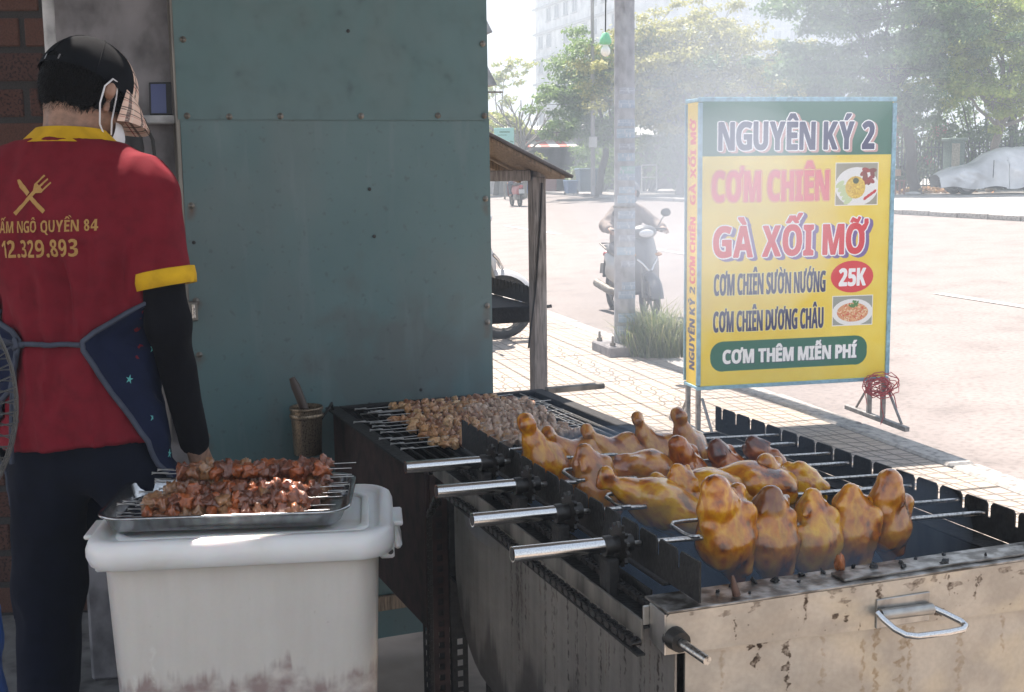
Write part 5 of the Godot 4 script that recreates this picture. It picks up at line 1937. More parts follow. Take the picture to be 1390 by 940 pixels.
	part(gp, "panel", B.new().box(V(-0.06, 1.05, 0.256), V(0.3, 1.3, 0.012)), rough_mat(L(0.42, 0.42, 0.36), 0.8, M.soft, V(2, 2, 2)))
	var st := thing("wooden_stool", "small reddish wooden stool under the leaning tree", "stool", V(13.05, 0.39, -42.2), 14)
	part(st, "seat", B.new().box(V(0, 0.46, 0), V(0.42, 0.05, 0.36), 0.01), mat(L(0.20, 0.07, 0.05), 0.7))
	for k in 4:
		part(st, "leg", B.new().box(V(0.16 if k % 2 else -0.16, 0.22, 0.13 if k < 2 else -0.13), V(0.05, 0.44, 0.05)), mat(L(0.20, 0.07, 0.05), 0.7))
	part(st, "backrest", B.new().box(V(0, 0.72, -0.15), V(0.40, 0.22, 0.04), 0.01), mat(L(0.40, 0.24, 0.14), 0.7))
	var bn := thing("yellow_banner", "yellow green printed banner hung slanting on the railings", "banner", V(13.75, 1.35, -46.3), 5)
	part(bn, "cloth", B.new().prism(PackedVector2Array([Vector2(-0.15, -0.35), Vector2(-0.2, 0.3), Vector2(0.05, 0.55), Vector2(0.62, 0.5), Vector2(0.1, -0.25)]), 0.015), rough_mat(L(0.42, 0.42, 0.14), 0.8, M.spots, V(3, 3, 3)))
	var lf := B.new()
	for k in 260:
		var p := V(rng.randfn(0.0, 0.7), 0.0, rng.randfn(0, 0.35))
		p.y = rng.randf_range(0.01, 0.20) * exp(-p.x * p.x * 1.2)
		lf.col = Color(0.36, 0.16, 0.06).lerp(Color(0.45, 0.33, 0.14), rng.randf())
		lf.box(p, V(0.13, 0.01, 0.08), 0.0, Basis.from_euler(V(rng.randf() * 2 - 1, rng.randf() * TAU, rng.randf() * 2 - 1)))
	var lm := mat(Color.WHITE, 0.8)
	lm.vertex_color_use_as_albedo = true
	whole("leaf_heap", lf, lm, "heap of orange fallen leaves beside the covered car", "leaves", T(V(14.3, 0.40, -43.2))).set_meta("kind", "stuff")
	whole("white_rag", B.new().blob(V(0, 0.05, 0), V(0.26, 0.06, 0.12), 12, 8, Basis(), 0.5, noise), M.wall_white, "crumpled white rag on the far pavement", "rag", T(V(13.2, 0.395, -41.0)))
	var rk := thing("pipe_frame", "empty white pipe frame standing across the road", "frame", V(5.2, 0.39, -49.5), 5)
	for x in [0.0, 0.6]:
		part(rk, "upright", B.new().box(V(x, 0.55, 0), V(0.05, 1.1, 0.05)), M.wall_white)
	for y in [0.62, 1.1]:
		part(rk, "crossbar", B.new().box(V(0.3, y, 0), V(0.55, 0.05, 0.05)), M.wall_white)


# ---------------------------------------------------------------- trees
class Leaves:
	var b := B.new()
	var g := RandomNumberGenerator.new()

	# a spray of leaves round p; n leaves of the given size, spread over r
	func clump(p: Vector3, r: Vector3, n: int, size: float, c0: Color, c1: Color, droop := 0.3) -> void:
		for k in n:
			var d := Vector3(g.randfn(0, 0.45), g.randfn(0, 0.42), g.randfn(0, 0.45))
			if d.length() > 1.25:
				continue
			var q := p + d * r
			var ax := Vector3(g.randf_range(-1, 1), g.randf_range(-0.9, 0.5) - droop, g.randf_range(-1, 1)).normalized()
			var sd := ax.cross(Vector3(g.randf_range(-1, 1), 1.2, g.randf_range(-1, 1))).normalized()
			var s := size * g.randf_range(0.6, 1.35)
			b.col = c0.lerp(c1, g.randf())
			var i := b.vert(q)
			b.vert(q + ax * s * 0.55 + sd * s * 0.26)
			b.vert(q + ax * s)
			b.vert(q + ax * s * 0.55 - sd * s * 0.26)
			b.idx.append_array([i, i + 1, i + 2, i, i + 2, i + 3])


func limb(b: B, a: Vector3, d: Vector3, r0: float, r1: float, g: RandomNumberGenerator) -> void:
	var path: Array = []
	var rad: Array = []
	for k in 6:
		var t := k / 5.0
		path.append(a.lerp(d, t) + V(g.randf_range(-1, 1), sin(t * PI) * 1.2, g.randf_range(-1, 1)) * (a - d).length() * 0.045 * sin(t * PI))
		rad.append(lerpf(r0, r1, t))
	b.tube(path, rad, 7)


# boughs: the middle of each bough's leaves, local; c0..c1 the leaf colours
func tree(called: String, label: String, at: Vector3, sd: int, boughs: Array, fork: Vector3, girth: float, leaves: int, size: float, c0: Color, c1: Color, bark: Material, spread := V(1.0, 0.55, 1.0), group := "trees across the road") -> Node3D:
	var t := thing(called, label, "tree", at, 0, group)
	var g := RandomNumberGenerator.new()
	g.seed = sd
	var wood := B.new()
	limb(wood, V(0, -0.2, 0), fork, girth, girth * 0.7, g)
	part(t, "trunk", wood, bark)
	var tw := B.new()
	var lv := Leaves.new()
	lv.g.seed = sd + 50
	for q in boughs:
		var p := V(q[0], q[1], q[2])
		var r: float = q[3]
		limb(tw, fork * g.randf_range(0.82, 1.0), p, girth * 0.45, girth * 0.1, g)
		var share := int(leaves * 1.8 * r * r / 2.2)
		# each bough carries many sprays on twigs of its own, with gaps between
		var sprays := int(9 + r * 9)
		for k in sprays:
			var dir := V(g.randfn(0, 0.55), g.randfn(0.05, 0.45), g.randfn(0, 0.55))
			var c := p + dir * r * spread * 1.15
			tw.tube([p + dir * r * 0.1, p.lerp(c, 0.6) + V(0, 0.06, 0), c], [girth * 0.09, girth * 0.06, girth * 0.03], 4)
			lv.clump(c, V(0.42, 0.20, 0.42) * r * g.randf_range(0.55, 1.1), share / sprays, size, c0, c1)
	part(t, "branches", tw, bark)
	part(t, "crown", lv.b, M.leaf)
	return t


func shrub(label: String, at: Vector3, r: Vector3, sd: int, c0: Color, c1: Color, flower := Color(0, 0, 0, 0)) -> void:
	var t := thing("shrub", label, "shrub", at, 0, "shrubs across the road")
	var g := RandomNumberGenerator.new()
	g.seed = sd
	var lv := Leaves.new()
	lv.g.seed = sd
	var tw := B.new()
	for k in int(12 + r.x * r.y * 3.6):
		var c := V(g.randf_range(-0.8, 0.8) * r.x, g.randf_range(0.15, 1.0) * r.y, g.randf_range(-0.7, 0.7) * r.z)
		tw.tube([V(c.x * 0.3, 0, c.z * 0.3), c * V(0.7, 0.6, 0.7), c], [0.035, 0.02, 0.008], 5)
		lv.clump(c, V(0.5, 0.4, 0.5), 95, 0.17, c0, c1)
		if flower.a > 0.0 and k % 2 == 0:
			lv.clump(c + V(0, 0.1, 0.25), V(0.4, 0.3, 0.3), 40, 0.11, flower, flower * 0.8)
	part(t, "stems", tw, M.bark)
	part(t, "foliage", lv.b, M.leaf)


func make_trees() -> void:
	var gr0 := Color(0.10, 0.185, 0.04)
	var gr1 := Color(0.20, 0.30, 0.06)
	var yl0 := Color(0.25, 0.27, 0.05)
	var yl1 := Color(0.44, 0.41, 0.10)
	var dk0 := Color(0.065, 0.135, 0.05)
	var dk1 := Color(0.14, 0.23, 0.065)
	var lt0 := Color(0.19, 0.28, 0.045)
	var lt1 := Color(0.37, 0.42, 0.08)
	tree("broadleaf_tree", "spreading green tree with tiered boughs beside the lamp post", V(3.3, 0.39, -47.6), 1, [[-0.6, 5.0, 0, 1.5], [1.0, 4.6, 0.3, 1.5], [-0.9, 3.4, 0.4, 1.2], [0.5, 3.5, -0.3, 1.4], [-1.0, 2.3, 0.2, 0.9], [1.6, 3.2, 0.2, 1.2], [2.2, 4.3, -0.4, 1.3], [0.1, 2.5, 0.5, 1.0], [1.8, 5.4, 0, 1.2]], V(0.5, 2.4, 0), 0.16, 2400, 0.17, gr0, gr1, M.bark)
	tree("broadleaf_tree", "yellowish tree with feathery dry foliage and bare inner branches", V(6.2, 0.39, -46.2), 2, [[-1.6, 4.9, 0, 1.6], [0.3, 5.4, 0.2, 1.7], [2.2, 5.0, 0, 1.5], [-2.2, 3.8, 0.3, 1.4], [0.2, 4.1, 0.6, 1.5], [2.6, 3.9, 0.2, 1.4], [3.8, 4.7, 0, 1.1], [4.4, 5.2, 0, 0.7], [-0.9, 2.9, 0.5, 1.3], [1.6, 2.9, 0.3, 1.3], [-0.8, 6.0, 0.0, 1.3], [1.6, 6.1, -0.2, 1.2]], V(0.6, 2.0, 0), 0.18, 1900, 0.15, yl0, yl1, M.bark_pale)
	tree("broadleaf_tree", "big dark green tree on a leaning trunk above the menu sign", V(13.9, 0.39, -42.6), 3, [[-3.8, 4.4, 0.4, 1.5], [-2.4, 5.7, 0, 1.8], [-0.6, 6.4, 0, 1.7], [-2.0, 4.2, 0.5, 1.6], [-0.2, 4.8, 0.2, 1.6], [-4.0, 3.1, 0.2, 1.2], [-2.6, 2.9, 0.5, 1.3], [-0.9, 3.3, 0.4, 1.3], [1.0, 5.6, -0.2, 1.5], [-3.4, 6.6, -0.4, 1.5], [-1.4, 7.4, 0, 1.5], [0.6, 7.0, 0, 1.4]], V(-1.05, 3.6, 0), 0.20, 2700, 0.16, dk0, dk1, M.bark)
	tree("broadleaf_tree", "light green tree with layered sprays over the covered car", V(16.6, 0.39, -43.4), 4, [[-1.9, 3.5, 1.2, 1.1], [-0.6, 3.1, 1.4, 1.1], [0.7, 3.7, 1.0, 1.3], [-1.2, 4.8, 0.6, 1.3], [0.6, 5.1, 0.4, 1.4], [1.9, 4.4, 0.6, 1.3], [-0.2, 6.2, 0, 1.4], [1.6, 6.4, 0, 1.4], [2.6, 3.0, 1.2, 1.1], [-2.4, 5.6, 0.2, 1.0]], V(0.2, 2.6, 0.3), 0.17, 2300, 0.15, lt0, lt1, M.bark_pale)
	tree("broadleaf_tree", "tall dull green tree standing behind the light green one", V(20.0, 0.39, -49), 5, [[-2.6, 6.0, 0, 2.0], [0, 6.8, 0, 2.2], [-4.2, 7.2, 0, 1.9], [-1.8, 8.4, 0, 2.0], [0.6, 4.6, 0, 1.8], [-3.8, 4.6, 0, 1.7]], V(-0.6, 3.0, 0), 0.22, 1500, 0.19, gr0, dk1, M.bark)
	tree("broadleaf_tree", "hazy green tree filling the gap behind the menu sign", V(9.6, 0.39, -52), 6, [[-2.6, 3.6, 0, 1.8], [0, 4.2, 0, 2.0], [2.4, 4.4, 0, 1.9], [-1.2, 2.6, 0.4, 1.6], [1.6, 2.6, 0.3, 1.6], [3.6, 3.2, 0, 1.5], [-4.2, 3.0, 0, 1.6], [-3.4, 4.9, 0, 1.5]], V(0, 1.9, 0), 0.2, 1500, 0.18, gr0, yl0, M.bark)
	tree("broadleaf_tree", "thin treetop showing far off above the notice board", V(-0.9, 0.0, -74), 7, [[0.2, 6.6, 0, 1.0], [0.9, 7.2, 0, 0.8], [-0.8, 5.9, 0, 1.1], [0.2, 4.4, 0, 1.3], [-0.6, 3.4, 0, 1.4]], V(0, 3.2, 0), 0.13, 900, 0.22, lt0, yl1, M.bark)
	tree("broadleaf_tree", "round bushy tree behind the notice board", V(-0.6, 0.1, -56), 8, [[-0.6, 2.9, 0, 1.2], [0.5, 3.2, 0, 1.2], [0.0, 2.3, 0.3, 1.1], [-0.9, 3.7, 0, 0.9]], V(0, 1.4, 0), 0.14, 1300, 0.2, lt0, yl1, M.bark)
	# a bare tree
	var bt := thing("bare_tree", "leafless tree with fanned pale branches beside the notice board", "tree", V(0.65, 0.2, -51.5), 0, "trees across the road")
	var g := RandomNumberGenerator.new()
	g.seed = 12
	var tk := B.new()
	limb(tk, V(0, -0.2, 0), V(-0.15, 2.0, 0), 0.13, 0.10, g)
	part(bt, "trunk", tk, M.bark_pale)
	var bb := B.new()
	for k in 11:
		var a := lerpf(-1.25, 1.25, k / 10.0)
		var tip := V(-0.15 + sin(a) * 1.9, 2.0 + cos(a) * 2.0, g.randf_range(-0.7, 0.7))
		limb(bb, V(-0.15, 1.8 + 0.2 * (k % 2), 0), tip, 0.06, 0.018, g)
		for j in 4:
			var s := V(-0.15, 1.95, 0).lerp(tip, g.randf_range(0.45, 0.9))
			limb(bb, s, s + V(sin(a) * 0.6 + g.randf_range(-0.5, 0.5), g.randf_range(0.25, 0.8), g.randf_range(-0.4, 0.4)), 0.024, 0.008, g)
	part(bt, "branches", bb, M.bark_pale)
	# shrubs along the fence
	var pink := Color(0.42, 0.10, 0.13, 1.0)
	var sh := [
		["dark hedge plant behind the wheelie bins", V(5.6, 0.39, -53), V(2.2, 2.2, 1.2), 0],
		["dusky shrub between the pipe frame and the menu sign", V(7.6, 0.39, -50.5), V(1.8, 2.4, 1.2), 0],
		["dusky shrub hidden mostly by the menu sign", V(10.4, 0.39, -49.5), V(1.8, 2.2, 1.2), 1],
		["flowering shrub with coral blossom over the menu sign's top edge", V(11.2, 0.39, -48.0), V(1.5, 3.1, 1.0), 2],
		["flowering shrub with pink blossom between leaning trunk and gate pillar", V(14.4, 0.39, -46.0), V(1.6, 2.7, 1.0), 2],
		["tall leafy shrub closing the gap above the gate pillar", V(15.4, 0.39, -49.5), V(2.6, 4.6, 1.4), 0],
		["tall dull shrub behind the covered car's roof", V(19.4, 0.39, -50.5), V(3.0, 5.0, 1.4), 0],
		["tall shrub with thin dry leaves behind the leaning trunk", V(11.6, 0.39, -52.0), V(2.6, 4.4, 1.4), 1],
		["dark shrub behind the railing beside the gate pillar", V(16.6, 0.39, -47.6), V(1.8, 2.4, 1.2), 1],
		["dark shrub behind the railing above the covered car", V(19.0, 0.39, -47.8), V(2.0, 2.2, 1.2), 1],
		["brownish shrub behind the leaning trunk", V(12.6, 0.39, -48.0), V(1.6, 2.3, 1.2), 1],
		["low grey green shrub behind the pipe frame", V(3.9, 0.39, -55), V(1.6, 1.9, 1.0), 0],
	]
	for k in sh.size():
		var e: Array = sh[k]
		shrub(e[0], e[1], e[2], 100 + k, [gr0, dk0, dk0][e[3]], [gr1, dk1, Color(0.12, 0.13, 0.05)][e[3]], pink if e[3] == 2 else Color(0, 0, 0, 0))


# ---------------------------------------------------------------- motorbikes
# forward is -z; the wheels' contact line is y = 0
func scooter(label: String, at: Vector3, yaw: float, paint: Material) -> Node3D:
	var s := thing("motor_scooter", label, "motorbike", at, yaw, "motorbikes in the street")
	var z0 := -0.63
	var z1 := 0.62
	for z in [z0, z1]:
		var ring: Array = []
		for k in 28:
			ring.append(V(0, 0.28 + cos(TAU * k / 28) * 0.245, z + sin(TAU * k / 28) * 0.245))
		var w := part(s, "wheel", B.new().tube(ring, 0.042, 10, true), M.rubber)
		var rim := B.new()
		var rr: Array = []
		for k in 24:
			rr.append(V(0, 0.28 + cos(TAU * k / 24) * 0.205, z + sin(TAU * k / 24) * 0.205))
		rim.tube(rr, 0.016, 6, true)
		for k in 5:
			var a := TAU * k / 5
			rim.tube([V(0, 0.28, z), V(0, 0.28 + cos(a) * 0.2, z + sin(a) * 0.2)], [0.02, 0.011], 6)
		rim.tube([V(-0.07, 0.28, z), V(0.07, 0.28, z)], 0.035, 10)
		part(w, "rim", rim, M.dirty_steel)
	for x in [-0.075, 0.075]:
		part(s, "fork_leg", B.new().tube([V(x, 0.28, z0), V(x * 0.8, 0.62, z0 + 0.10), V(x * 0.6, 0.78, z0 + 0.15)], 0.02, 8), M.dirty_steel)
	var fen := B.new()
	fen.grid(8, 14, func(u: float, w: float) -> Vector3:
		var a := lerpf(-0.9, 1.5, w)
		var q := lerpf(-1, 1, u)
		var r := 0.315 - 0.045 * q * q
		return V(q * 0.075, 0.28 + cos(a) * r, z0 - sin(a) * r))
	part(s, "front_fender", fen, paint)
	# leg shield with a V-shaped nose
	var sh := B.new()
	sh.grid(14, 12, func(u: float, w: float) -> Vector3:
		var q := lerpf(-1, 1, u)
		var wid := lerpf(0.20, 0.25, sin(w * PI)) * lerpf(0.85, 1.0, w)
		return V(q * wid, lerpf(1.0, 0.34, w), -0.50 + 0.13 * q * q + 0.10 * (1 - w) - 0.14 * sin(w * PI) * (1 - absf(q))))
	sh.grid(14, 12, func(u: float, w: float) -> Vector3:
		var q := lerpf(1, -1, u)
		var wid := lerpf(0.20, 0.25, sin(w * PI)) * lerpf(0.85, 1.0, w)
		return V(q * wid, lerpf(1.0, 0.34, w), -0.42 + 0.07 * q * q + 0.10 * (1 - w)))
	var lg := part(s, "leg_shield", sh, paint)
	for x in [-1.0, 1.0]:
		part(lg, "trim", B.new().tube([V(0.015 * x, 0.60, -0.645), V(0.07 * x, 0.68, -0.60), V(0.12 * x, 0.73, -0.55)], 0.014, 6), M.chrome)
		part(lg, "indicator", B.new().blob(V(0.16 * x, 0.78, -0.50), V(0.045, 0.022, 0.03), 10, 6), mat(L(0.5, 0.2, 0.03), 0.25))
	var hc := part(s, "handlebar_cover", B.new().blob(V(0, 1.04, -0.42), V(0.16, 0.085, 0.13), 16, 10), paint)
	part(hc, "headlight", B.new().blob(V(0, 1.03, -0.515), V(0.095, 0.05, 0.05), 14, 8), mat(L(0.6, 0.62, 0.64), 0.12))
	part(s, "handlebar", B.new().tube([V(-0.36, 1.06, -0.24), V(-0.22, 1.07, -0.34), V(0, 1.06, -0.38), V(0.22, 1.07, -0.34), V(0.36, 1.06, -0.24)], 0.016, 8), M.black)
	for x in [-1.0, 1.0]:
		var mr := part(s, "mirror", B.new().blob(V(0.30 * x, 1.26, -0.36), V(0.065, 0.05, 0.015), 12, 8), M.black)
		part(mr, "mirror_stem", B.new().tube([V(0.2 * x, 1.08, -0.34), V(0.25 * x, 1.18, -0.36), V(0.29 * x, 1.24, -0.36)], 0.007, 6), M.black)
	part(s, "floorboard", B.new().box(V(0, 0.33, -0.18), V(0.36, 0.06, 0.46), 0.02), M.black)
	var f := Field.new(V(-0.26, 0.25, -0.05), V(0.26, 0.95, 1.0), 0.025)
	f.bone(V(0, 0.55, 0.1), V(0, 0.66, 0.8), 0.17, 0.08, 0.08, V(1, 1, 1))
	f.bone(V(0, 0.45, 0.2), V(0, 0.5, 0.6), 0.14, 0.13, 0.08)
	part(s, "rear_body", f.net(B.new()), paint)
	var f2 := Field.new(V(-0.22, 0.6, -0.05), V(0.22, 0.95, 1.0), 0.02)
	f2.bone(V(0, 0.745, 0.08), V(0, 0.765, 0.42), 0.13, 0.15, 0.05, V(1, 0.45, 1))
	f2.bone(V(0, 0.79, 0.5), V(0, 0.80, 0.78), 0.12, 0.09, 0.05, V(1, 0.45, 1))
	part(s, "seat", f2.net(B.new()), M.black)
	part(s, "tail_light", B.new().blob(V(0, 0.70, 0.88), V(0.07, 0.04, 0.04), 12, 8), mat(L(0.35, 0.02, 0.02), 0.2))
	part(s, "number_plate", B.new().box(V(0, 0.52, 0.92), V(0.19, 0.14, 0.006), 0.0, Basis(Vector3.RIGHT, -0.3)), M.wall_white)
	part(s, "rear_fender", B.new().box(V(0, 0.55, 0.86), V(0.14, 0.30, 0.02), 0.006, Basis(Vector3.RIGHT, -0.3)), M.black)
	part(s, "exhaust", B.new().tube([V(0.14, 0.30, 0.1), V(0.15, 0.28, 0.35), V(0.16, 0.34, 0.85)], [0.025, 0.05, 0.055], 10), M.dirty_steel)
	part(s, "engine", B.new().box(V(-0.06, 0.32, 0.45), V(0.2, 0.2, 0.45), 0.04), M.dirty_steel)
	part(s, "grab_rail", B.new().tube([V(-0.12, 0.78, 0.6), V(-0.12, 0.84, 0.85), V(0.12, 0.84, 0.85), V(0.12, 0.78, 0.6)], 0.013, 6), M.dirty_steel)
	return s


func hand(f: Field, wrist: Vector3, dir: Vector3, palm_n: Vector3, thumb_side: float, curl: float) -> void:
	# a palm, four fingers of their own lengths and a thumb from the palm's side
	dir = dir.normalized()
	var side := dir.cross(palm_n).normalized()
	var n := side.cross(dir).normalized()
	for k in 4:
		f.bone(wrist + side * (k - 1.5) * 0.012, wrist + dir * 0.085 + side * (k - 1.5) * 0.019, 0.013, 0.0105, 0.012)
	var len := [0.066, 0.078, 0.072, 0.056]
	for k in 4:
		var a := wrist + dir * 0.088 + side * (k - 1.5) * 0.0205
		var d := dir
		for j in 3:
			d = (d * cos(curl * 0.5) - n * sin(curl * 0.5)).normalized()
			var e: Vector3 = a + d * len[k] * [0.45, 0.32, 0.23][j]
			f.bone(a, e, 0.0092 - 0.0008 * j, 0.0086 - 0.0008 * j, 0.004)
			a = e
	var t0 := wrist + dir * 0.022 + side * thumb_side * 0.024
	var t1 := t0 + (dir * 0.6 + side * thumb_side * 0.7 - n * 0.35).normalized() * 0.042
	var t2 := t1 + (dir * 0.85 + side * thumb_side * 0.25 - n * 0.5).normalized() * 0.03
	f.bone(t0, t1, 0.0125, 0.0105, 0.01)
	f.bone(t1, t2, 0.0102, 0.0088, 0.004)


# a head about its middle, face to -z
func head_mesh(b: B, xf: Transform3D, cell := 0.004) -> void:
	var f := Field.new(V(-0.11, -0.17, -0.14), V(0.11, 0.15, 0.13), cell)
	f.bone(V(0, 0.035, 0.012), V(0, 0.025, -0.012), 0.092, 0.09, 0.03, V(0.86, 1.0, 1.06))
	f.bone(V(0, -0.035, -0.03), V(0, -0.082, -0.055), 0.062, 0.034, 0.03, V(0.95, 1.0, 1.0))
	f.bone(V(0, -0.03, 0.025), V(0, -0.15, -0.008), 0.054, 0.056, 0.03)
	f.bone(V(0, 0.012, -0.098), V(0, -0.025, -0.112), 0.010, 0.014, 0.014)
	f.bone(V(-0.018, -0.062, -0.094), V(0.018, -0.062, -0.094), 0.008, 0.008, 0.01)
	f.bone(V(-0.034, 0.03, -0.09), V(0.034, 0.03, -0.09), 0.012, 0.012, 0.016)
	for s in [-1.0, 1.0]:
		f.bone(V(0.078 * s, 0.012, 0.008), V(0.088 * s, 0.020, 0.016), 0.014, 0.017, 0.006, V(0.55, 1.15, 0.9))
		f.bone(V(0.078 * s, -0.012, 0.004), V(0.082 * s, -0.020, 0.006), 0.010, 0.009, 0.006, V(0.6, 1.1, 0.9))
	var h := f.net(B.new())
	b.add(h, xf)


func head_details(p: Node, xf: Transform3D) -> void:
	for s in [-1.0, 1.0]:
		part(p, "eye", B.new().blob(V(0.032 * s, 0.012, -0.090), V(0.012, 0.008, 0.008), 10, 6), mat(L(0.5, 0.48, 0.45), 0.3), xf)
		part(p, "pupil", B.new().blob(V(0.032 * s, 0.012, -0.0965), V(0.0055, 0.0055, 0.003), 8, 6), M.black, xf)


# part of an ellipsoid: azimuth from a0 to a1 (0 is the back, +z), heights from lo(a) to hi
func shell(c: Vector3, r: Vector3, a0: float, a1: float, lo: Callable, hi: float, nu := 28, nv := 12, rough := 0.0) -> B:
	var b := B.new()
	b.grid(nu, nv, func(u: float, w: float) -> Vector3:
		var a := lerpf(a0, a1, u)
		var e := deg_to_rad(lerpf(hi, lo.call(a), w))
		var ar := deg_to_rad(a)
		var k := 1.0 + rough * noise.get_noise_3d(sin(ar) * cos(e) * 400, sin(e) * 400, cos(ar) * cos(e) * 400)
		return c + V(sin(ar) * cos(e), sin(e), cos(ar) * cos(e)) * r * k)
	return b


func cloth(color: Color, rough := 0.85, scale := 9.0) -> StandardMaterial3D:
	if not M.has("weave"):
		M.weave = noise_tex(41, 0.25, [[0.0, grey(0.78)], [0.5, grey(0.95)], [1.0, grey(1.0)]], 2)
		M.fade = noise_tex(42, 0.012, [[0.0, grey(0.8)], [0.5, grey(0.93)], [1.0, grey(1.0)]], 5)
	var m := rough_mat(color, rough, M.fade, V(3, 3, 3), 0.0, M.weave, 0.05, false)
	m.metallic_specular = 0.2
	m.rim_enabled = true
	m.rim = 0.12
	m.rim_tint = 0.6
	return m


func make_bikes() -> void:
	var grey_paint := mat(L(0.05, 0.053, 0.062), 0.3, 0.3)
	grey_paint.clearcoat_enabled = true
	grey_paint.clearcoat = 0.8
	var dark := mat(L(0.05, 0.05, 0.06), 0.35, 0.1)
	var red := mat(L(0.25, 0.02, 0.02), 0.35, 0.1)
	var sc := scooter("dark grey scooter ridden towards the stall behind the utility pole", V(1.25, -0.10, -12.9), 194, grey_paint)
	sc.scale = Vector3.ONE * 0.86
	rider(V(1.25, -0.10, -12.9), 194, cloth(L(0.26, 0.22, 0.20)), cloth(L(0.03, 0.035, 0.05)), mat(L(0.16, 0.17, 0.19), 0.3), "person in a loose beige jacket and grey helmet riding the grey scooter", 0.86)
	scooter("small dark red scooter riding away down the sunny road", V(0.20, 0.145, -42.8), 12, red)
	rider(V(0.20, 0.145, -42.8), 12, cloth(L(0.20, 0.08, 0.08)), cloth(L(0.05, 0.06, 0.09)), mat(L(0.3, 0.3, 0.32), 0.3), "person in dark clothes riding the red scooter away")
	scooter("white and black scooter parked on the pavement behind the panel", V(-0.71, 0.0, -10.5), -80, mat(L(0.4, 0.4, 0.41), 0.35))


func rider(at: Vector3, yaw: float, coat: Material, trousers: Material, helmet: Material, label: String, k := 1.0) -> void:
	var p := thing("person", label, "person", at, yaw, "people on scooters")
	p.scale = Vector3.ONE * k
	var skin := mat(L(0.36, 0.21, 0.14), 0.55)
	var f := Field.new(V(-0.5, 0.2, -0.5), V(0.5, 1.45, 0.6), 0.02)
	f.bone(V(0, 0.85, 0.30), V(0, 1.10, 0.22), 0.12, 0.13, 0.05, V(1.1, 1, 0.8))
	f.bone(V(0, 1.10, 0.22), V(0, 1.30, 0.12), 0.13, 0.08, 0.05)
	for s in [-1.0, 1.0]:
		f.bone(V(0.17 * s, 1.27, 0.14), V(0.30 * s, 1.10, 0.02), 0.045, 0.036, 0.03)
		f.bone(V(0.30 * s, 1.10, 0.02), V(0.33 * s, 1.07, -0.20), 0.034, 0.026, 0.02)
		f.bone(V(0.10 * s, 0.83, 0.26), V(0.17 * s, 0.78, -0.16), 0.075, 0.055, 0.04)
		f.bone(V(0.17 * s, 0.78, -0.16), V(0.15 * s, 0.40, -0.16), 0.05, 0.035, 0.03)
		f.bone(V(0.15 * s, 0.39, -0.12), V(0.16 * s, 0.375, -0.26), 0.032, 0.026, 0.02)
	var b := f.net(B.new())
	var hf := Field.new(V(-0.42, 0.95, -0.36), V(0.42, 1.2, -0.1), 0.005)
	for s in [-1.0, 1.0]:
		hand(hf, V(0.33 * s, 1.072, -0.16), V(0, -0.05, -1), V(0, 1, 0), -s, 1.3)
	hf.net(b)
	var hx := Transform3D(Basis(Vector3.RIGHT, -0.12), V(0, 1.475, 0.06))
	head_mesh(b, hx, 0.008)
	part(p, "body", b, skin)
	head_details(p, hx)
	var jf := Field.new(V(-0.5, 0.75, -0.35), V(0.5, 1.42, 0.6), 0.02)
	jf.bone(V(0, 0.86, 0.30), V(0, 1.10, 0.22), 0.15, 0.17, 0.06, V(1.15, 1, 0.8))
	jf.bone(V(0, 1.10, 0.22), V(0, 1.28, 0.13), 0.17, 0.13, 0.06)
	for s in [-1.0, 1.0]:
		jf.bone(V(0.14 * s, 1.27, 0.14), V(0.32 * s, 1.10, 0.03), 0.08, 0.072, 0.05)
		jf.bone(V(0.32 * s, 1.10, 0.03), V(0.335 * s, 1.07, -0.15), 0.068, 0.055, 0.04)
	jf.displace(wrinkle2(5, 0.035), 0.08)
	part(p, "jacket", jf.net(B.new()), coat)
	var tf := Field.new(V(-0.35, 0.3, -0.35), V(0.35, 1.0, 0.5), 0.02)
	tf.bone(V(0, 0.86, 0.29), V(0, 0.84, 0.22), 0.14, 0.13, 0.05)
	for s in [-1.0, 1.0]:
		tf.bone(V(0.10 * s, 0.83, 0.26), V(0.17 * s, 0.78, -0.16), 0.092, 0.072, 0.04)
		tf.bone(V(0.17 * s, 0.78, -0.16), V(0.15 * s, 0.42, -0.16), 0.068, 0.055, 0.03)
	part(p, "trousers", tf.net(B.new()), trousers)
	part(p, "helmet", shell(V(0, 0.03, 0.005), V(0.125, 0.135, 0.14), -180, 180, func(a: float) -> float: return lerpf(-38, 12, smoothstep(90.0, 150.0, absf(a))), 90, 32, 12), helmet, hx)
	part(p, "face_mask", shell(V(0, -0.055, -0.035), V(0.078, 0.062, 0.092), 115, 245, func(_a: float) -> float: return -50.0, 35, 16, 8), cloth(L(0.25, 0.3, 0.36)), hx)


func wrinkle2(sd: int, amount: float) -> Callable:
	var n := FastNoiseLite.new()
	n.seed = sd
	n.frequency = 0.008
	n.fractal_octaves = 3
	return func(p: Vector3) -> float: return (absf(n.get_noise_3d(p.x * 1000.0, p.y * 420.0, p.z * 1000.0)) - 0.2) * amount


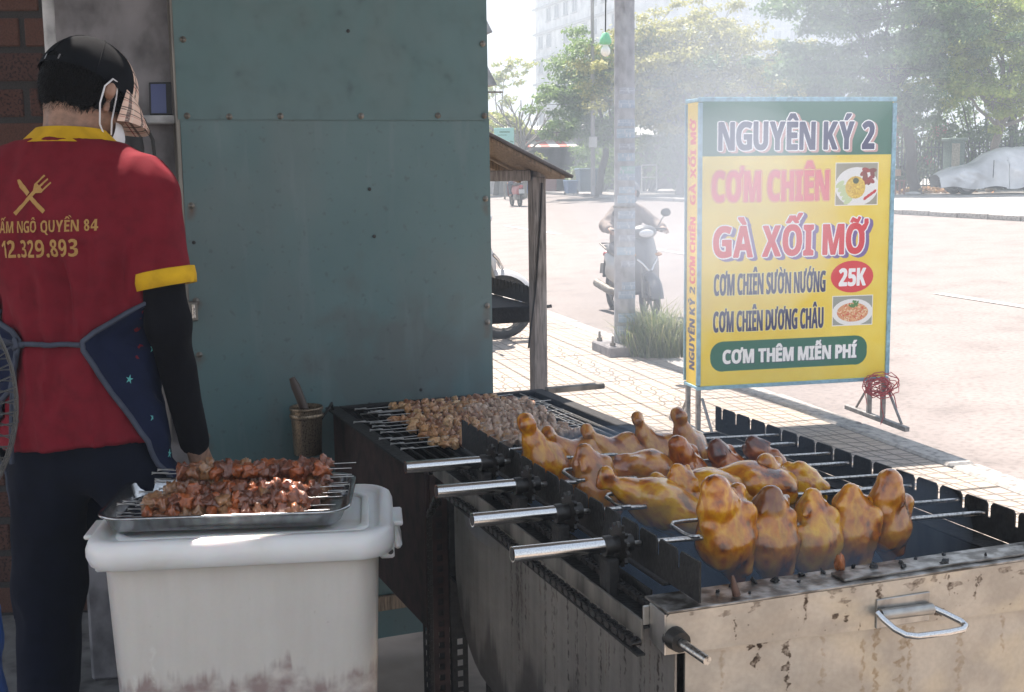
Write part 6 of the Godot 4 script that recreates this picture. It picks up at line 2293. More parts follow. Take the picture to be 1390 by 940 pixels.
# ---------------------------------------------------------------- the cook
func make_cook() -> void:
	# stands with his back to us, turned a little to the right; right hand is +x, forward is -z
	var p := thing("person", "cook in red polo shirt, navy apron and black cap, back turned to the bin", "person", V(-0.965, 0, -2.74), -10)
	var skin := rough_mat(L(0.37, 0.205, 0.135), 0.5, M.soft, V(6, 6, 6), 0.0, M.rel, 0.02, false)
	skin.subsurf_scatter_enabled = true
	skin.subsurf_scatter_strength = 0.12
	# body under the clothes
	var f := Field.new(V(-0.36, 0.0, -0.30), V(0.38, 1.62, 0.20), 0.013)
	f.bone(V(0, 0.90, 0), V(0, 1.08, 0.0), 0.135, 0.122, 0.05, V(1, 1, 0.68))
	f.bone(V(0, 1.08, 0), V(0, 1.36, 0.005), 0.122, 0.145, 0.05, V(1, 1, 0.66))
	f.bone(V(-0.14, 1.415, 0), V(0.14, 1.415, 0), 0.045, 0.045, 0.05)
	f.bone(V(0, 1.42, 0.005), V(0, 1.56, -0.035), 0.062, 0.058, 0.05)
	for s in [-1.0, 1.0]:
		f.bone(V(0.085 * s, 0.88, 0), V((0.175 + 0.055 * s) * s, 0.50, -0.02), 0.07, 0.058, 0.04)
		f.bone(V((0.175 + 0.055 * s) * s, 0.50, -0.02), V((0.195 + 0.065 * s) * s, 0.09, 0.02), 0.056, 0.036, 0.03)
		f.bone(V((0.195 + 0.065 * s) * s, 0.05, 0.04), V((0.205 + 0.065 * s) * s, 0.035, -0.15), 0.04, 0.032, 0.03)
	var er := V(0.222, 1.12, 0.012)
	var wr := V(0.232, 0.845, -0.07)
	var el := V(-0.225, 1.14, 0.02)
	var wl := V(-0.12, 1.02, -0.20)
	f.bone(V(0.18, 1.405, 0), er, 0.05, 0.038, 0.035)
	f.bone(er, wr, 0.038, 0.026, 0.02)
	f.bone(V(-0.18, 1.405, 0), el, 0.05, 0.038, 0.035)
	f.bone(el, wl, 0.038, 0.026, 0.02)
	var b := f.net(B.new())
	for q in [[wr, er, 1.0], [wl, el, -1.0]]:
		var dir: Vector3 = (q[0] - q[1]).normalized()
		var hf := Field.new(q[0] - Vector3.ONE * 0.06 + dir * 0.06 - Vector3.ONE * 0.12, q[0] + Vector3.ONE * 0.18 + dir * 0.05, 0.004)
		hand(hf, q[0], (dir + V(0, -0.1, -0.25)).normalized(), V(q[2], 0.0, 0.1), q[2] * -1.0, 0.7)
		hf.net(b)
	var hx := Transform3D(Basis(Vector3.UP, deg_to_rad(-18)) * Basis(Vector3.RIGHT, deg_to_rad(-27)), V(0.014, 1.604, -0.064))
	head_mesh(b, hx)
	part(p, "body", b, skin)
	head_details(p, hx)
	# hair, cap, mask
	var hc := V(0, 0.03, 0.002)
	var hair := shell(hc, V(0.0875, 0.106, 0.1125), -112, 112, func(a: float) -> float: return -54.0 + 30.0 * smoothstep(35.0, 100.0, absf(a)) + 3.0 * sin(a * 0.9), 62, 44, 18, 0.03)
	part(p, "hair", hair, rough_mat(L(0.005, 0.0045, 0.005), 0.6, M.fine, V(9, 3, 9), 0.0, M.rel, 0.25, false), hx).material_override.metallic_specular = 0.12
	# short strands standing a little off the scalp
	var strands := B.new()
	var sg := RandomNumberGenerator.new()
	sg.seed = 5
	for k in 5200:
		var a := sg.randf_range(-112, 112)
		var lo := -55.0 + 30.0 * smoothstep(35.0, 100.0, absf(a)) + 3.0 * sin(a * 0.9)
		var e := deg_to_rad(lerpf(lo, 14.0, pow(sg.randf(), 1.2)))
		var ar := deg_to_rad(a)
		var n := V(sin(ar) * cos(e), sin(e), cos(ar) * cos(e))
		var q := hc + n * V(0.0872, 0.1057, 0.1122)
		var d := (V(0, -1, 0) + n * sg.randf_range(0.25, 0.7) + V(sg.randf_range(-0.4, 0.4), 0, 0)).normalized() * sg.randf_range(0.006, 0.013)
		var w := n.cross(d).normalized() * 0.00055
		strands.tri(q - w, q + w, q + d)
	var hm := mat(L(0.006, 0.005, 0.005), 0.45)
	hm.metallic_specular = 0.35
	part(p, "hair_strands", strands, hm, hx)
	var capm := cloth(L(0.008, 0.009, 0.012), 0.95)
	var rim := func(a: float) -> float: return 2.0 - 6.0 * smoothstep(40.0, 120.0, absf(a)) + (13.0 * exp(-a * a / 500.0))
	var crown := part(p, "cap", shell(V(0, 0.034, 0.0), V(0.095, 0.115, 0.120), -118, 118, rim, 90, 48, 16), capm, hx)
	part(crown, "cap_strap", shell(V(0, 0.034, 0.0), V(0.0965, 0.116, 0.1215), -42, 42, func(a: float) -> float: return rim.call(a) - 1.0 - 13.0 * exp(-a * a / 500.0), 7.0, 20, 2), capm)
	for a in [-8.0, 14.0]:
		part(crown, "strap_clip", shell(V(0, 0.034, 0.0), V(0.0975, 0.117, 0.1225), a, a + 2.2, func(_a: float) -> float: return 3.0, 9.0, 2, 3), mat(L(0.35, 0.35, 0.36), 0.4, 0.6))
	for a in [-60.0, 0.0, 60.0]:
		var seam: Array = []
		for k in 9:
			var e := deg_to_rad(lerpf(88.0, (rim.call(a) as float) + 2.0, k / 8.0))
			seam.append(V(0, 0.034, 0) + V(sin(deg_to_rad(a)) * cos(e), sin(e), cos(deg_to_rad(a)) * cos(e)) * V(0.0955, 0.1155, 0.1205))
		part(crown, "seam", B.new().tube(seam, 0.0013, 5), capm)
	part(crown, "cap_button", B.new().blob(V(0, 0.150, 0), V(0.008, 0.005, 0.008), 10, 6), capm)
	var plaid := mat(Color.WHITE, 0.85)
	plaid.albedo_texture = plaid_tex()
	plaid.uv1_scale = V(3, 2, 1)
	part(crown, "front_panel", shell(V(0, 0.034, 0.0), V(0.096, 0.116, 0.121), 112, 248, func(_a: float) -> float: return 2.0, 76, 30, 12), plaid)
	var brim := B.new()
	for s in [0.0, -0.005]:
		brim.grid(20, 8, func(u: float, w: float) -> Vector3:
			var a := deg_to_rad(lerpf(100, 260, u))
			var out := 1.0 + 0.55 * w * pow(sin(PI * u), 0.6)
			return V(sin(a) * 0.096 * minf(out, 1.10), 0.042 + s - 0.022 * w - 0.05 * pow(absf(u * 2 - 1), 2.0) * w, cos(a) * 0.12 * out))
	part(crown, "brim", brim, plaid)
	var mk := mat(L(0.68, 0.68, 0.70), 0.8)
	var mask := part(p, "face_mask", shell(V(0, -0.052, -0.03), V(0.074, 0.066, 0.094), 98, 262, func(_a: float) -> float: return -52.0, 38, 24, 10), mk, hx)
	for s in [-1.0, 1.0]:
		part(mask, "ear_loop", B.new().tube([V(0.071 * s, -0.078, -0.03), V(0.080 * s, -0.058, 0.008), V(0.087 * s, -0.02, 0.030), V(0.092 * s, 0.018, 0.036), V(0.095 * s, 0.042, 0.024), V(0.092 * s, 0.044, 0.006), V(0.086 * s, 0.01, -0.008), V(0.078 * s, -0.035, -0.022), V(0.071 * s, -0.06, -0.038)], 0.0021, 6), mk)
	# shirt
	var sf := Field.new(V(-0.36, 0.80, -0.2), V(0.36, 1.58, 0.24), 0.0095)
	sf.bone(V(0, 0.80, 0.0), V(0, 1.08, 0.0), 0.190, 0.152, 0.04, V(1, 1, 0.70))
	sf.bone(V(0, 1.08, 0), V(0, 1.34, 0.005), 0.150, 0.172, 0.05, V(1, 1, 0.68))
	sf.bone(V(0, 1.30, 0.02), V(0, 1.38, 0.012), 0.15, 0.135, 0.05, V(1.1, 1, 0.72))
	sf.bone(V(-0.165, 1.418, 0.0), V(0.165, 1.418, 0.0), 0.060, 0.060, 0.05)
	sf.bone(V(-0.15, 1.43, 0.0), V(0, 1.515, -0.01), 0.056, 0.062, 0.05)
	sf.bone(V(0.15, 1.43, 0.0), V(0, 1.515, -0.01), 0.056, 0.062, 0.05)
	sf.bone(V(0.185, 1.40, 0), V(0.222, 1.20, 0.010), 0.066, 0.058, 0.04)
	sf.bone(V(-0.185, 1.40, 0), V(-0.225, 1.20, 0.014), 0.066, 0.058, 0.04)
	var fold := FastNoiseLite.new()
	fold.seed = 21
	fold.frequency = 0.0085
	fold.fractal_octaves = 3
	sf.displace(func(q: Vector3) -> float:
		var k := 1.0 - smoothstep(1.22, 1.36, q.y)
		var pull := absf(fold.get_noise_3d(q.x * 1100.0 + (1.09 - q.y) * 300.0 * q.x, q.y * 260.0, q.z * 500.0))
		if absf(q.x) > 0.165 and q.y < 1.34:
			k *= 0.35 if q.y > 1.16 else 1.0
		return (pull - 0.2) * 0.042 * lerpf(0.3, 1.0, k) + 0.010 * exp(-pow((q.y - 1.095) / 0.022, 2.0)), 0.05)
	var hem_r := sf
	sf.cut(func(q: Vector3) -> float: return maxf(maxf(0.857 + 0.01 * sin(q.x * 12.0) - q.y, q.y - 1.516 - q.z * 0.2), (1.212 - q.y) if absf(q.x) > 0.185 and q.y > 1.0 and q.y < 1.3 and _out_of_torso(q) else -1.0))
	var shirt_m := cloth(L(0.185, 0.013, 0.023), 0.85)
	var sh := part(p, "shirt", sf.net(B.new()), shirt_m)
	var yel := cloth(L(0.72, 0.42, 0.02), 0.8)
	# collar standing round the neck
	var col := B.new()
	for s in 2:
		col.grid(36, 5, func(u: float, w: float) -> Vector3:
			var a := deg_to_rad(lerpf(-150, 150, u))
			var r := lerpf(0.067, 0.099, w) + 0.004 * s
			var y := lerpf(1.552, 1.519, w) - 0.012 * (1 - cos(a)) * 0.6
			return V(sin(a) * r * 1.05, y, cos(a) * r - 0.028 + 0.006 * w))
	part(sh, "collar", col, yel)
	for q in [[V(0.222, 1.20, 0.010), V(0.185, 1.40, 0)], [V(-0.225, 1.20, 0.014), V(-0.185, 1.40, 0)]]:
		var ax: Vector3 = (q[1] - q[0]).normalized()
		var bs := Basis(ax.cross(V(0, 0, 1)).normalized(), ax, V(0, 0, 1)).orthonormalized()
		part(sh, "cuff", B.new().lathe([Vector2(0.055, 0.002), Vector2(0.0665, 0.0), Vector2(0.069, 0.018), Vector2(0.0685, 0.036), Vector2(0.058, 0.038)], 28, q[0] + ax * 0.004, bs), yel)
	# black arm sleeves
	var blk := cloth(L(0.0045, 0.0045, 0.007), 0.8)
	for q in [[V(0.20, 1.30, 0.0), er, wr], [V(-0.20, 1.30, 0.0), el, wl]]:
		var sl := Field.new(V(minf(q[0].x, q[2].x) - 0.12, 0.76, -0.28), V(maxf(q[0].x, q[2].x) + 0.12, 1.36, 0.12), 0.009)
		sl.bone(q[0], q[1], 0.050, 0.045, 0.03)
		sl.bone(q[1], q[2], 0.045, 0.033, 0.03)
		sl.displace(wrinkle2(31, 0.008), 0.03)
		part(p, "arm_sleeve", sl.net(B.new()), blk)
	# trousers and shoes
	var tf := Field.new(V(-0.26, 0.02, -0.18), V(0.38, 1.06, 0.18), 0.012)
	tf.bone(V(0, 0.88, 0), V(0, 1.0, 0), 0.145, 0.135, 0.04, V(1, 1, 0.68))
	for s in [-1.0, 1.0]:
		tf.bone(V(0.085 * s, 0.84, 0.0), V((0.175 + 0.055 * s) * s, 0.50, -0.02), 0.088, 0.080, 0.04)
		tf.bone(V((0.175 + 0.055 * s) * s, 0.50, -0.02), V((0.195 + 0.065 * s) * s, 0.10, 0.02), 0.076, 0.062, 0.03)
	tf.displace(wrinkle2(33, 0.014), 0.04)
	part(p, "trousers", tf.net(B.new()), cloth(L(0.006, 0.008, 0.017), 0.85))
	for s in [-1.0, 1.0]:
		var shf := Field.new(V((0.195 + 0.065 * s) * s - 0.08, 0.0, -0.24), V((0.195 + 0.065 * s) * s + 0.09, 0.14, 0.14), 0.01)
		shf.bone(V((0.195 + 0.065 * s) * s, 0.055, 0.05), V((0.205 + 0.065 * s) * s, 0.045, -0.16), 0.05, 0.042, 0.03)
		shf.cut(func(q: Vector3) -> float: return 0.003 - q.y)
		part(p, "shoe", shf.net(B.new()), M.black)
	# apron: a sheet laid round the front and sides, edged in grey, tied behind
	var navy := cloth(L(0.010, 0.015, 0.042), 0.8)
	var trim := cloth(L(0.075, 0.085, 0.115), 0.8)
	var edge := func(y: float) -> float:   # how far round from the spine the apron's edge lies, degrees
		for e in [[0.60, 100.0], [0.76, 86.0], [0.86, 72.0], [0.96, 52.0], [1.06, 22.0], [1.092, 10.0], [1.115, 20.0], [1.15, 62.0], [1.20, 92.0], [1.42, 150.0]]:
			pass
		var tab := [[0.55, 108.0], [0.76, 88.0], [0.86, 74.0], [0.96, 58.0], [1.05, 40.0], [1.09, 31.0], [1.105, 36.0], [1.14, 60.0], [1.19, 86.0], [1.30, 122.0], [1.42, 155.0]]
		for k in tab.size() - 1:
			if y <= tab[k + 1][0]:
				return lerpf(tab[k][1], tab[k + 1][1], clampf((y - tab[k][0]) / (tab[k + 1][0] - tab[k][0]), 0, 1))
		return 155.0
	var lay := func(a: float, y: float, off: float) -> Vector3:
		var d := V(sin(deg_to_rad(a)), 0, cos(deg_to_rad(a)))
		var q: Vector3 = sf.hit(V(0, y, 0) + d * 0.30, -d, 0.28) if y > 0.865 else tf.hit(V(0, y, 0) + d * 0.30, -d, 0.28)
		if y > 0.80 and y <= 0.875:
			q = sf.hit(V(0, 0.88, 0) + d * 0.30, -d, 0.28)
			q.y = y
		if absf(a) > 25.0 and y < 1.0:
			# below the waist the sheet hangs free of the hips
			var fl := clampf((1.0 - y) / 0.4, 0, 1)
			q = V(0, y, 0) + d * maxf((q - V(0, y, 0)).length(), lerpf(0.10, 0.185, fl) * (0.75 + 0.25 * absf(sin(deg_to_rad(a)))))
		var rr := q - V(0, y, 0)
		if rr.length() > 0.19 and y > 1.02:
			rr = rr.normalized() * 0.17
		return V(0, y, 0) + rr + d * off
	for s in [-1.0, 1.0]:
		var ap := B.new()
		ap.grid(26, 40, func(u: float, w: float) -> Vector3:
			var y := lerpf(1.40, 0.56, w)
			return lay.call(s * lerpf(edge.call(y), 180.0, u), y, 0.014))
		var a := part(p, "apron", ap, navy)
		var path: Array = []
		for k in 44:
			var y := lerpf(1.38, 0.57, k / 43.0)
			path.append(lay.call(s * edge.call(y), y, 0.014))
		part(a, "trim", B.new().tube(path, 0.006, 6), trim)
		for q in [[66.0, 1.01], [80.0, 0.92], [92.0, 0.83], [102.0, 0.74], [84.0, 1.07]]:
			var c: Vector3 = lay.call(s * q[0], q[1], 0.0165)
			var dn := V(sin(deg_to_rad(s * q[0])), 0, cos(deg_to_rad(s * q[0])))
			var star := PackedVector2Array()
			for k in 10:
				var rr := 0.010 if k % 2 == 0 else 0.0035
				star.append(Vector2(cos(TAU * k / 10), sin(TAU * k / 10)) * rr)
			part(a, "print_star", B.new().prism(star, 0.001, Transform3D(Basis(V(0, 1, 0).cross(dn), V(0, 1, 0), dn), c)), mat(L(0.12, 0.45, 0.42), 0.8))
	var tie: Array = []
	for k in 16:
		tie.append(lay.call(lerpf(-32, 32, k / 15.0), 1.09, 0.012))
	var tb := part(p, "apron_tie", B.new().tube(tie, 0.006, 6), trim)
	var kn: Vector3 = lay.call(-36, 1.088, 0.016)
	var tie2: Array = []
	for k in 10:
		tie2.append(lay.call(lerpf(-60, -28, k / 9.0), 1.089, 0.0135))
	part(tb, "tie_band", B.new().tube(tie2, 0.0075, 6), trim)
	part(tb, "bow", B.new().tube([kn, kn + V(-0.022, 0.012, 0.012), kn + V(-0.045, 0.018, 0.012), kn + V(-0.048, 0.004, 0.012), kn + V(-0.02, -0.010, 0.012), kn], 0.006, 6, true, Vector2(1.0, 0.6)), trim)
	part(tb, "bow", B.new().tube([kn, kn + V(0.004, 0.014, 0.012), kn + V(0.008, 0.0, 0.014), kn + V(0.0, -0.006, 0.01)], 0.006, 6, true), trim)
	for q in [[-0.028, -0.26], [-0.010, -0.17]]:
		part(tb, "tie_end", B.new().tube([kn, kn + V(q[0] * 0.3, q[1] * 0.3, 0.012), kn + V(q[0] * 0.7, q[1] * 0.7, 0.012), kn + V(q[0], q[1], 0.006)], 0.008, 6, false, Vector2(1.0, 0.5)), trim)
	# gold print on the back: crossed knife and fork, two lines of lettering
	var gold := mat(L(0.40, 0.22, 0.06), 0.75)
	var lay_print := func(b2: B, x: float, y: float) -> Vector3: return sf.hit(V(x, y, 0.3), V(0, 0, -1), 0.3, 0.002) + V(0, 0, 0.0028)
	for e in [["ẤM NGÔ QUYỀN 84", -0.092, 0.122, 1.352, 1.328], ["12.329.893", -0.088, 0.084, 1.312, 1.276]]:
		var pr := B.new()
		var q := letters(e[0], e[1], e[2], e[3], e[4])
		for k in range(0, q.size(), 3):
			var up := Vector2(0, -0.018 * e[1])
			lay_tri(pr, lay_print, q[k] + up + Vector2(0, 0.018 * q[k].x), q[k + 1] + up + Vector2(0, 0.018 * q[k + 1].x), q[k + 2] + up + Vector2(0, 0.018 * q[k + 2].x))
		part(sh, "printed_lettering", pr, gold)
	var cut := func(poly: PackedVector2Array, turn: float) -> void:
		var pr := B.new()
		var c := Vector2(-0.016, 1.404)
		var t := Geometry2D.triangulate_polygon(poly)
		for k in range(0, t.size(), 3):
			lay_tri(pr, lay_print, c + poly[t[k]].rotated(turn), c + poly[t[k + 1]].rotated(turn), c + poly[t[k + 2]].rotated(turn))
		part(sh, "printed_emblem", pr, gold)
	# drawn upright, then crossed
	cut.call(PackedVector2Array([Vector2(-0.0045, -0.046), Vector2(0.0045, -0.046), Vector2(0.0045, 0.004), Vector2(-0.0045, 0.004)]), 0.8)
	cut.call(PackedVector2Array([Vector2(-0.0055, 0.007), Vector2(0.0055, 0.007), Vector2(0.0055, 0.046), Vector2(0.0, 0.050), Vector2(-0.0055, 0.034)]), 0.8)
	cut.call(PackedVector2Array([Vector2(-0.0042, -0.052), Vector2(0.0042, -0.052), Vector2(0.0042, 0.014), Vector2(0.0125, 0.024), Vector2(0.0125, 0.052), Vector2(0.0085, 0.052), Vector2(0.0085, 0.030), Vector2(0.0022, 0.030), Vector2(0.0022, 0.052), Vector2(-0.0022, 0.052), Vector2(-0.0022, 0.030), Vector2(-0.0085, 0.030), Vector2(-0.0085, 0.052), Vector2(-0.0125, 0.052), Vector2(-0.0125, 0.024), Vector2(-0.0042, 0.014)]), -0.8)


# a printed triangle cut small enough to follow the cloth
func lay_tri(b: B, lay: Callable, p: Vector2, q: Vector2, r: Vector2) -> void:
	var most := maxf(p.distance_to(q), maxf(q.distance_to(r), r.distance_to(p)))
	if most > 0.008:
		if most == p.distance_to(q):
			lay_tri(b, lay, p, (p + q) / 2, r)
			lay_tri(b, lay, (p + q) / 2, q, r)
		elif most == q.distance_to(r):
			lay_tri(b, lay, p, q, (q + r) / 2)
			lay_tri(b, lay, p, (q + r) / 2, r)
		else:
			lay_tri(b, lay, p, q, (p + r) / 2)
			lay_tri(b, lay, (p + r) / 2, q, r)
		return
	b.tri(lay.call(b, p.x, p.y), lay.call(b, q.x, q.y), lay.call(b, r.x, r.y))


func _out_of_torso(q: Vector3) -> bool:
	return absf(q.x) > 0.17


func plaid_tex() -> ImageTexture:
	var im := Image.create(128, 128, false, Image.FORMAT_RGB8)
	im.fill(Color(0.86, 0.74, 0.67))
	for k in [[14, 10, Color(0.2, 0.17, 0.17)], [30, 4, Color(0.85, 0.8, 0.75)], [64, 10, Color(0.22, 0.18, 0.18)], [84, 4, Color(0.5, 0.12, 0.12)], [104, 5, Color(0.86, 0.8, 0.75)]]:
		for i in 128:
			for j in k[1]:
				var c: Color = k[2]
				im.set_pixel(k[0] + j, i, im.get_pixel(k[0] + j, i).lerp(c, 0.6))
				im.set_pixel(i, k[0] + j, im.get_pixel(i, k[0] + j).lerp(c, 0.6))
	return ImageTexture.create_from_image(im)


# ---------------------------------------------------------------- the plastic bin, tray and skewers
func rounded_ring(w: float, d: float, r: float, n := 6) -> Array:
	var out: Array = []
	for q in [[1, 1, 0], [-1, 1, 1], [-1, -1, 2], [1, -1, 3]]:
		for k in n + 1:
			var a: float = PI / 2 * (q[2] + float(k) / n)
			out.append(Vector2(q[0] * (w / 2 - r) + cos(a) * r, q[1] * (d / 2 - r) + sin(a) * r))
	return out


# stacked rounded rectangles: [[width, depth, radius, height], ...]
func stacked(rings: Array, cap_top := false, cap_bottom := false) -> B:
	var b := B.new()
	var n := 0
	var i0 := 0
	for e in rings:
		var ring := rounded_ring(e[0], e[1], e[2])
		n = ring.size()
		for p in ring:
			b.vert(V(p.x, e[3], p.y))
	for k in rings.size() - 1:
		for i in n:
			var j := (i + 1) % n
			var a := i0 + k * n + i
			var c := i0 + k * n + j
			b.idx.append_array([a, c, c + n, a, c + n, a + n])
	for end in [[cap_bottom, 0], [cap_top, rings.size() - 1]]:
		if end[0]:
			var m := b.vert(V(0, rings[end[1]][3], 0))
			var f0 := b.v.size()
			for i in n:
				b.vert(b.v[end[1] * n + i])
			for i in n:
				if end[1] == 0:
					b.idx.append_array([m, f0 + i, f0 + (i + 1) % n])
				else:
					b.idx.append_array([m, f0 + (i + 1) % n, f0 + i])
	return b


func make_bin_and_tray() -> void:
	# middle of the bin; x along its front
	var X := T(V(-0.555, 0, -2.525), 6.5)
	var st := thing("low_stool", "low dark stool under the white plastic bin", "stool", X.origin, 6.5)
	part(st, "seat", B.new().box(V(0, 0.335, 0), V(0.5, 0.03, 0.34), 0.006), M.wood_grey)
	for k in 4:
		part(st, "leg", B.new().box(V(0.21 if k % 2 else -0.21, 0.16, 0.13 if k < 2 else -0.13), V(0.04, 0.32, 0.04), 0.004), M.wood_grey)
	var bin := thing("plastic_bin", "cloudy white plastic storage bin with clip handles, stained near the bottom", "storage bin", X.origin, 6.5)
	var bt := mat(Color.WHITE, 0.36)
	bt.albedo_texture = bin_texture()
	bt.subsurf_scatter_enabled = true
	bt.subsurf_scatter_strength = 0.25
	var body := B.new()
	body.add(stacked([[0.500, 0.315, 0.05, 0.352], [0.512, 0.325, 0.05, 0.37], [0.536, 0.350, 0.05, 0.70]], false, true), Transform3D())
	# picture laid on by where the wall stands round the bin
	for k in body.v.size():
		var q := body.v[k]
		var a := atan2(q.z / 0.17, q.x / 0.26)
		body.uv[k] = Vector2(fposmod(0.75 - a / TAU, 1.0), clampf((0.70 - q.y) / 0.35, 0, 1))
	part(bin, "tub", uv_tub(), bt)
	part(bin, "tub_base", stacked([[0.49, 0.305, 0.05, 0.3505], [0.49, 0.305, 0.05, 0.356]], true, true), M.plastic_white)
	var lid := part(bin, "lid", stacked([[0.575, 0.388, 0.06, 0.692], [0.590, 0.403, 0.065, 0.696], [0.602, 0.415, 0.07, 0.712], [0.602, 0.415, 0.07, 0.728], [0.592, 0.405, 0.068, 0.741], [0.572, 0.385, 0.06, 0.747], [0.545, 0.358, 0.05, 0.748], [0.535, 0.348, 0.05, 0.738], [0.52, 0.333, 0.05, 0.736]], true, false), M.plastic_white)
	part(lid, "lid_ridge", stacked([[0.50, 0.313, 0.05, 0.7365], [0.495, 0.308, 0.05, 0.742], [0.47, 0.283, 0.045, 0.742], [0.465, 0.278, 0.045, 0.7365]]), M.plastic_white)
	for s in [-1.0, 1.0]:
		var cl := part(bin, "clip", B.new().box(V(0.303 * s, 0.700, 0.02), V(0.018, 0.055, 0.11), 0.006, Basis(Vector3.BACK, 0.22 * s)).box(V(0.306 * s, 0.728, 0.02), V(0.026, 0.010, 0.115), 0.003), M.plastic_white)
		part(cl, "hinge_lug", B.new().box(V(0.285 * s, 0.672, 0.075), V(0.03, 0.032, 0.014), 0.004), M.plastic_white)
		part(cl, "hinge_pin", B.new().tube([V(0.292 * s, 0.672, 0.084), V(0.292 * s, 0.672, 0.0855)], 0.006, 10), M.black)
	# steel tray
	var tr := thing("steel_tray", "shallow stainless steel tray with rolled rim on the bin lid", "tray", X * V(-0.030, 0.749, -0.005), 4.0)
	part(tr, "pan", stacked([[0.445, 0.27, 0.035, 0.0], [0.452, 0.277, 0.04, 0.003], [0.478, 0.303, 0.05, 0.032], [0.490, 0.315, 0.055, 0.036], [0.497, 0.322, 0.057, 0.036], [0.500, 0.325, 0.058, 0.033], [0.497, 0.322, 0.057, 0.0305], [0.484, 0.309, 0.053, 0.0315], [0.458, 0.283, 0.043, 0.0045], [0.44, 0.265, 0.035, 0.0035]], true, true), M.tray)
	# skewers heaped on it in three rows
	var lumps: Array = []
	for k in 6:
		lumps.append(meat_mesh(140 + k, V(0.0165, 0.0135, 0.0165)))
	var mats: Array = []
	for e in [[0.25, 0.085, 0.038], [0.17, 0.055, 0.026], [0.30, 0.125, 0.055], [0.32, 0.165, 0.075], [0.22, 0.07, 0.032], [0.38, 0.10, 0.022]]:
		mats.append(meat_mat(L(e[0], e[1], e[2]), 0.3, 0.6))
	var place := [
		[0.130, 0.014, -0.185, 0], [0.100, 0.014, -0.19, 2], [0.072, 0.014, -0.175, -2], [0.116, 0.036, -0.185, 1], [0.088, 0.034, -0.18, -2],
		[0.035, 0.014, -0.165, 3], [0.008, 0.014, -0.17, -1], [0.022, 0.038, -0.16, 0], [-0.02, 0.014, -0.16, 1],
		[-0.055, 0.014, -0.15, -2], [-0.085, 0.014, -0.15, 2], [-0.070, 0.038, -0.145, 0], [-0.112, 0.014, -0.145, 1], [-0.098, 0.038, -0.15, -1], [-0.085, 0.062, -0.14, 2], [-0.06, 0.06, -0.148, -1],
	]
	var rows := ["front", "middle", "back"]
	for k in place.size():
		var e: Array = place[k]
		var row: int = 0 if e[0] > 0.06 else 1 if e[0] > -0.04 else 2
		var side: String = ["along the tray's edge over the lit lid", "in the orange glazed middle row", "piled highest at the back of the tray"][row]
		var s := skewer("meat_skewer", "dark glazed meat skewer " + side, "skewers on the steel tray", lumps, mats, 13, 0.0245, -0.02, true)
		var bs := Basis(Vector3.UP, deg_to_rad(e[3]))
		s.transform = tr.transform * Transform3D(bs, V(e[2] + 0.022, e[1] + 0.006, e[0] * 0.88 - 0.016))


func uv_tub() -> B:
	# the tub's wall, its picture running once round
	var b := B.new()
	var rings := [[0.500, 0.315, 0.05, 0.352], [0.512, 0.325, 0.05, 0.37], [0.524, 0.338, 0.05, 0.53], [0.536, 0.350, 0.05, 0.70]]
	var n := 0
	for e in rings:
		var ring := rounded_ring(e[0], e[1], e[2])
		ring.append(ring[0])
		n = ring.size()
		var length := 0.0
		for i in n:
			if i:
				length += ring[i].distance_to(ring[i - 1])
			b.vert(V(ring[i].x, e[3], ring[i].y), Vector2(length / 1.58, (0.70 - e[3]) / 0.35))
	for k in rings.size() - 1:
		for i in n - 1:
			var a := k * n + i
			b.idx.append_array([a, a + 1, a + 1 + n, a, a + 1 + n, a + n])
	return b


func bin_texture() -> ImageTexture:
	var w := 1024
	var h := 230
	var im := Image.create(w, h, false, Image.FORMAT_RGB8)
	var n := FastNoiseLite.new()
	n.seed = 61
	n.frequency = 0.008
	n.fractal_octaves = 5
	for y in h:
		for x in w:
			var k := n.get_noise_2d(x * 1.6, y * 1.0) * 0.5 + 0.5
			var st := n.get_noise_2d(x * 6.0, y * 0.5 + 700) * 0.5 + 0.5
			var c := Color(0.55, 0.505, 0.45).lerp(Color(0.65, 0.605, 0.55), k * 0.6 + st * 0.4)
			# dried meat juice settled inside shows pink brown with a ragged upper edge
			var line := 150.0 + 34.0 * n.get_noise_2d(x * 1.5, 40.0) + 22.0 * n.get_noise_2d(x * 9.0, 90.0)
			if y > line:
				var a := clampf((y - line) / 16.0, 0, 1) * clampf(0.45 + 0.9 * n.get_noise_2d(x * 3.0, y * 3.0 + 300), 0.0, 0.85)
				c = c.lerp(Color(0.27, 0.185, 0.17), a)
			c = c * (1.0 + 0.02 * n.get_noise_2d(x * 20.0, y * 20.0))
			im.set_pixel(x, y, c.linear_to_srgb())
	var scuff := Color(0.86, 0.85, 0.82)
	for e in [[300, 110, 9, 60, 0.5], [322, 150, 7, 30, 0.4]]:
		smear(im, e[0], e[1], e[2], e[3], scuff, e[4], e[0])
	for k in 40:
		smear(im, rng.randf() * w, rng.randf() * h, rng.randf_range(1, 3), rng.randf_range(1, 6), Color(0.35, 0.28, 0.2), 0.4, k)
	return ImageTexture.create_from_image(im)


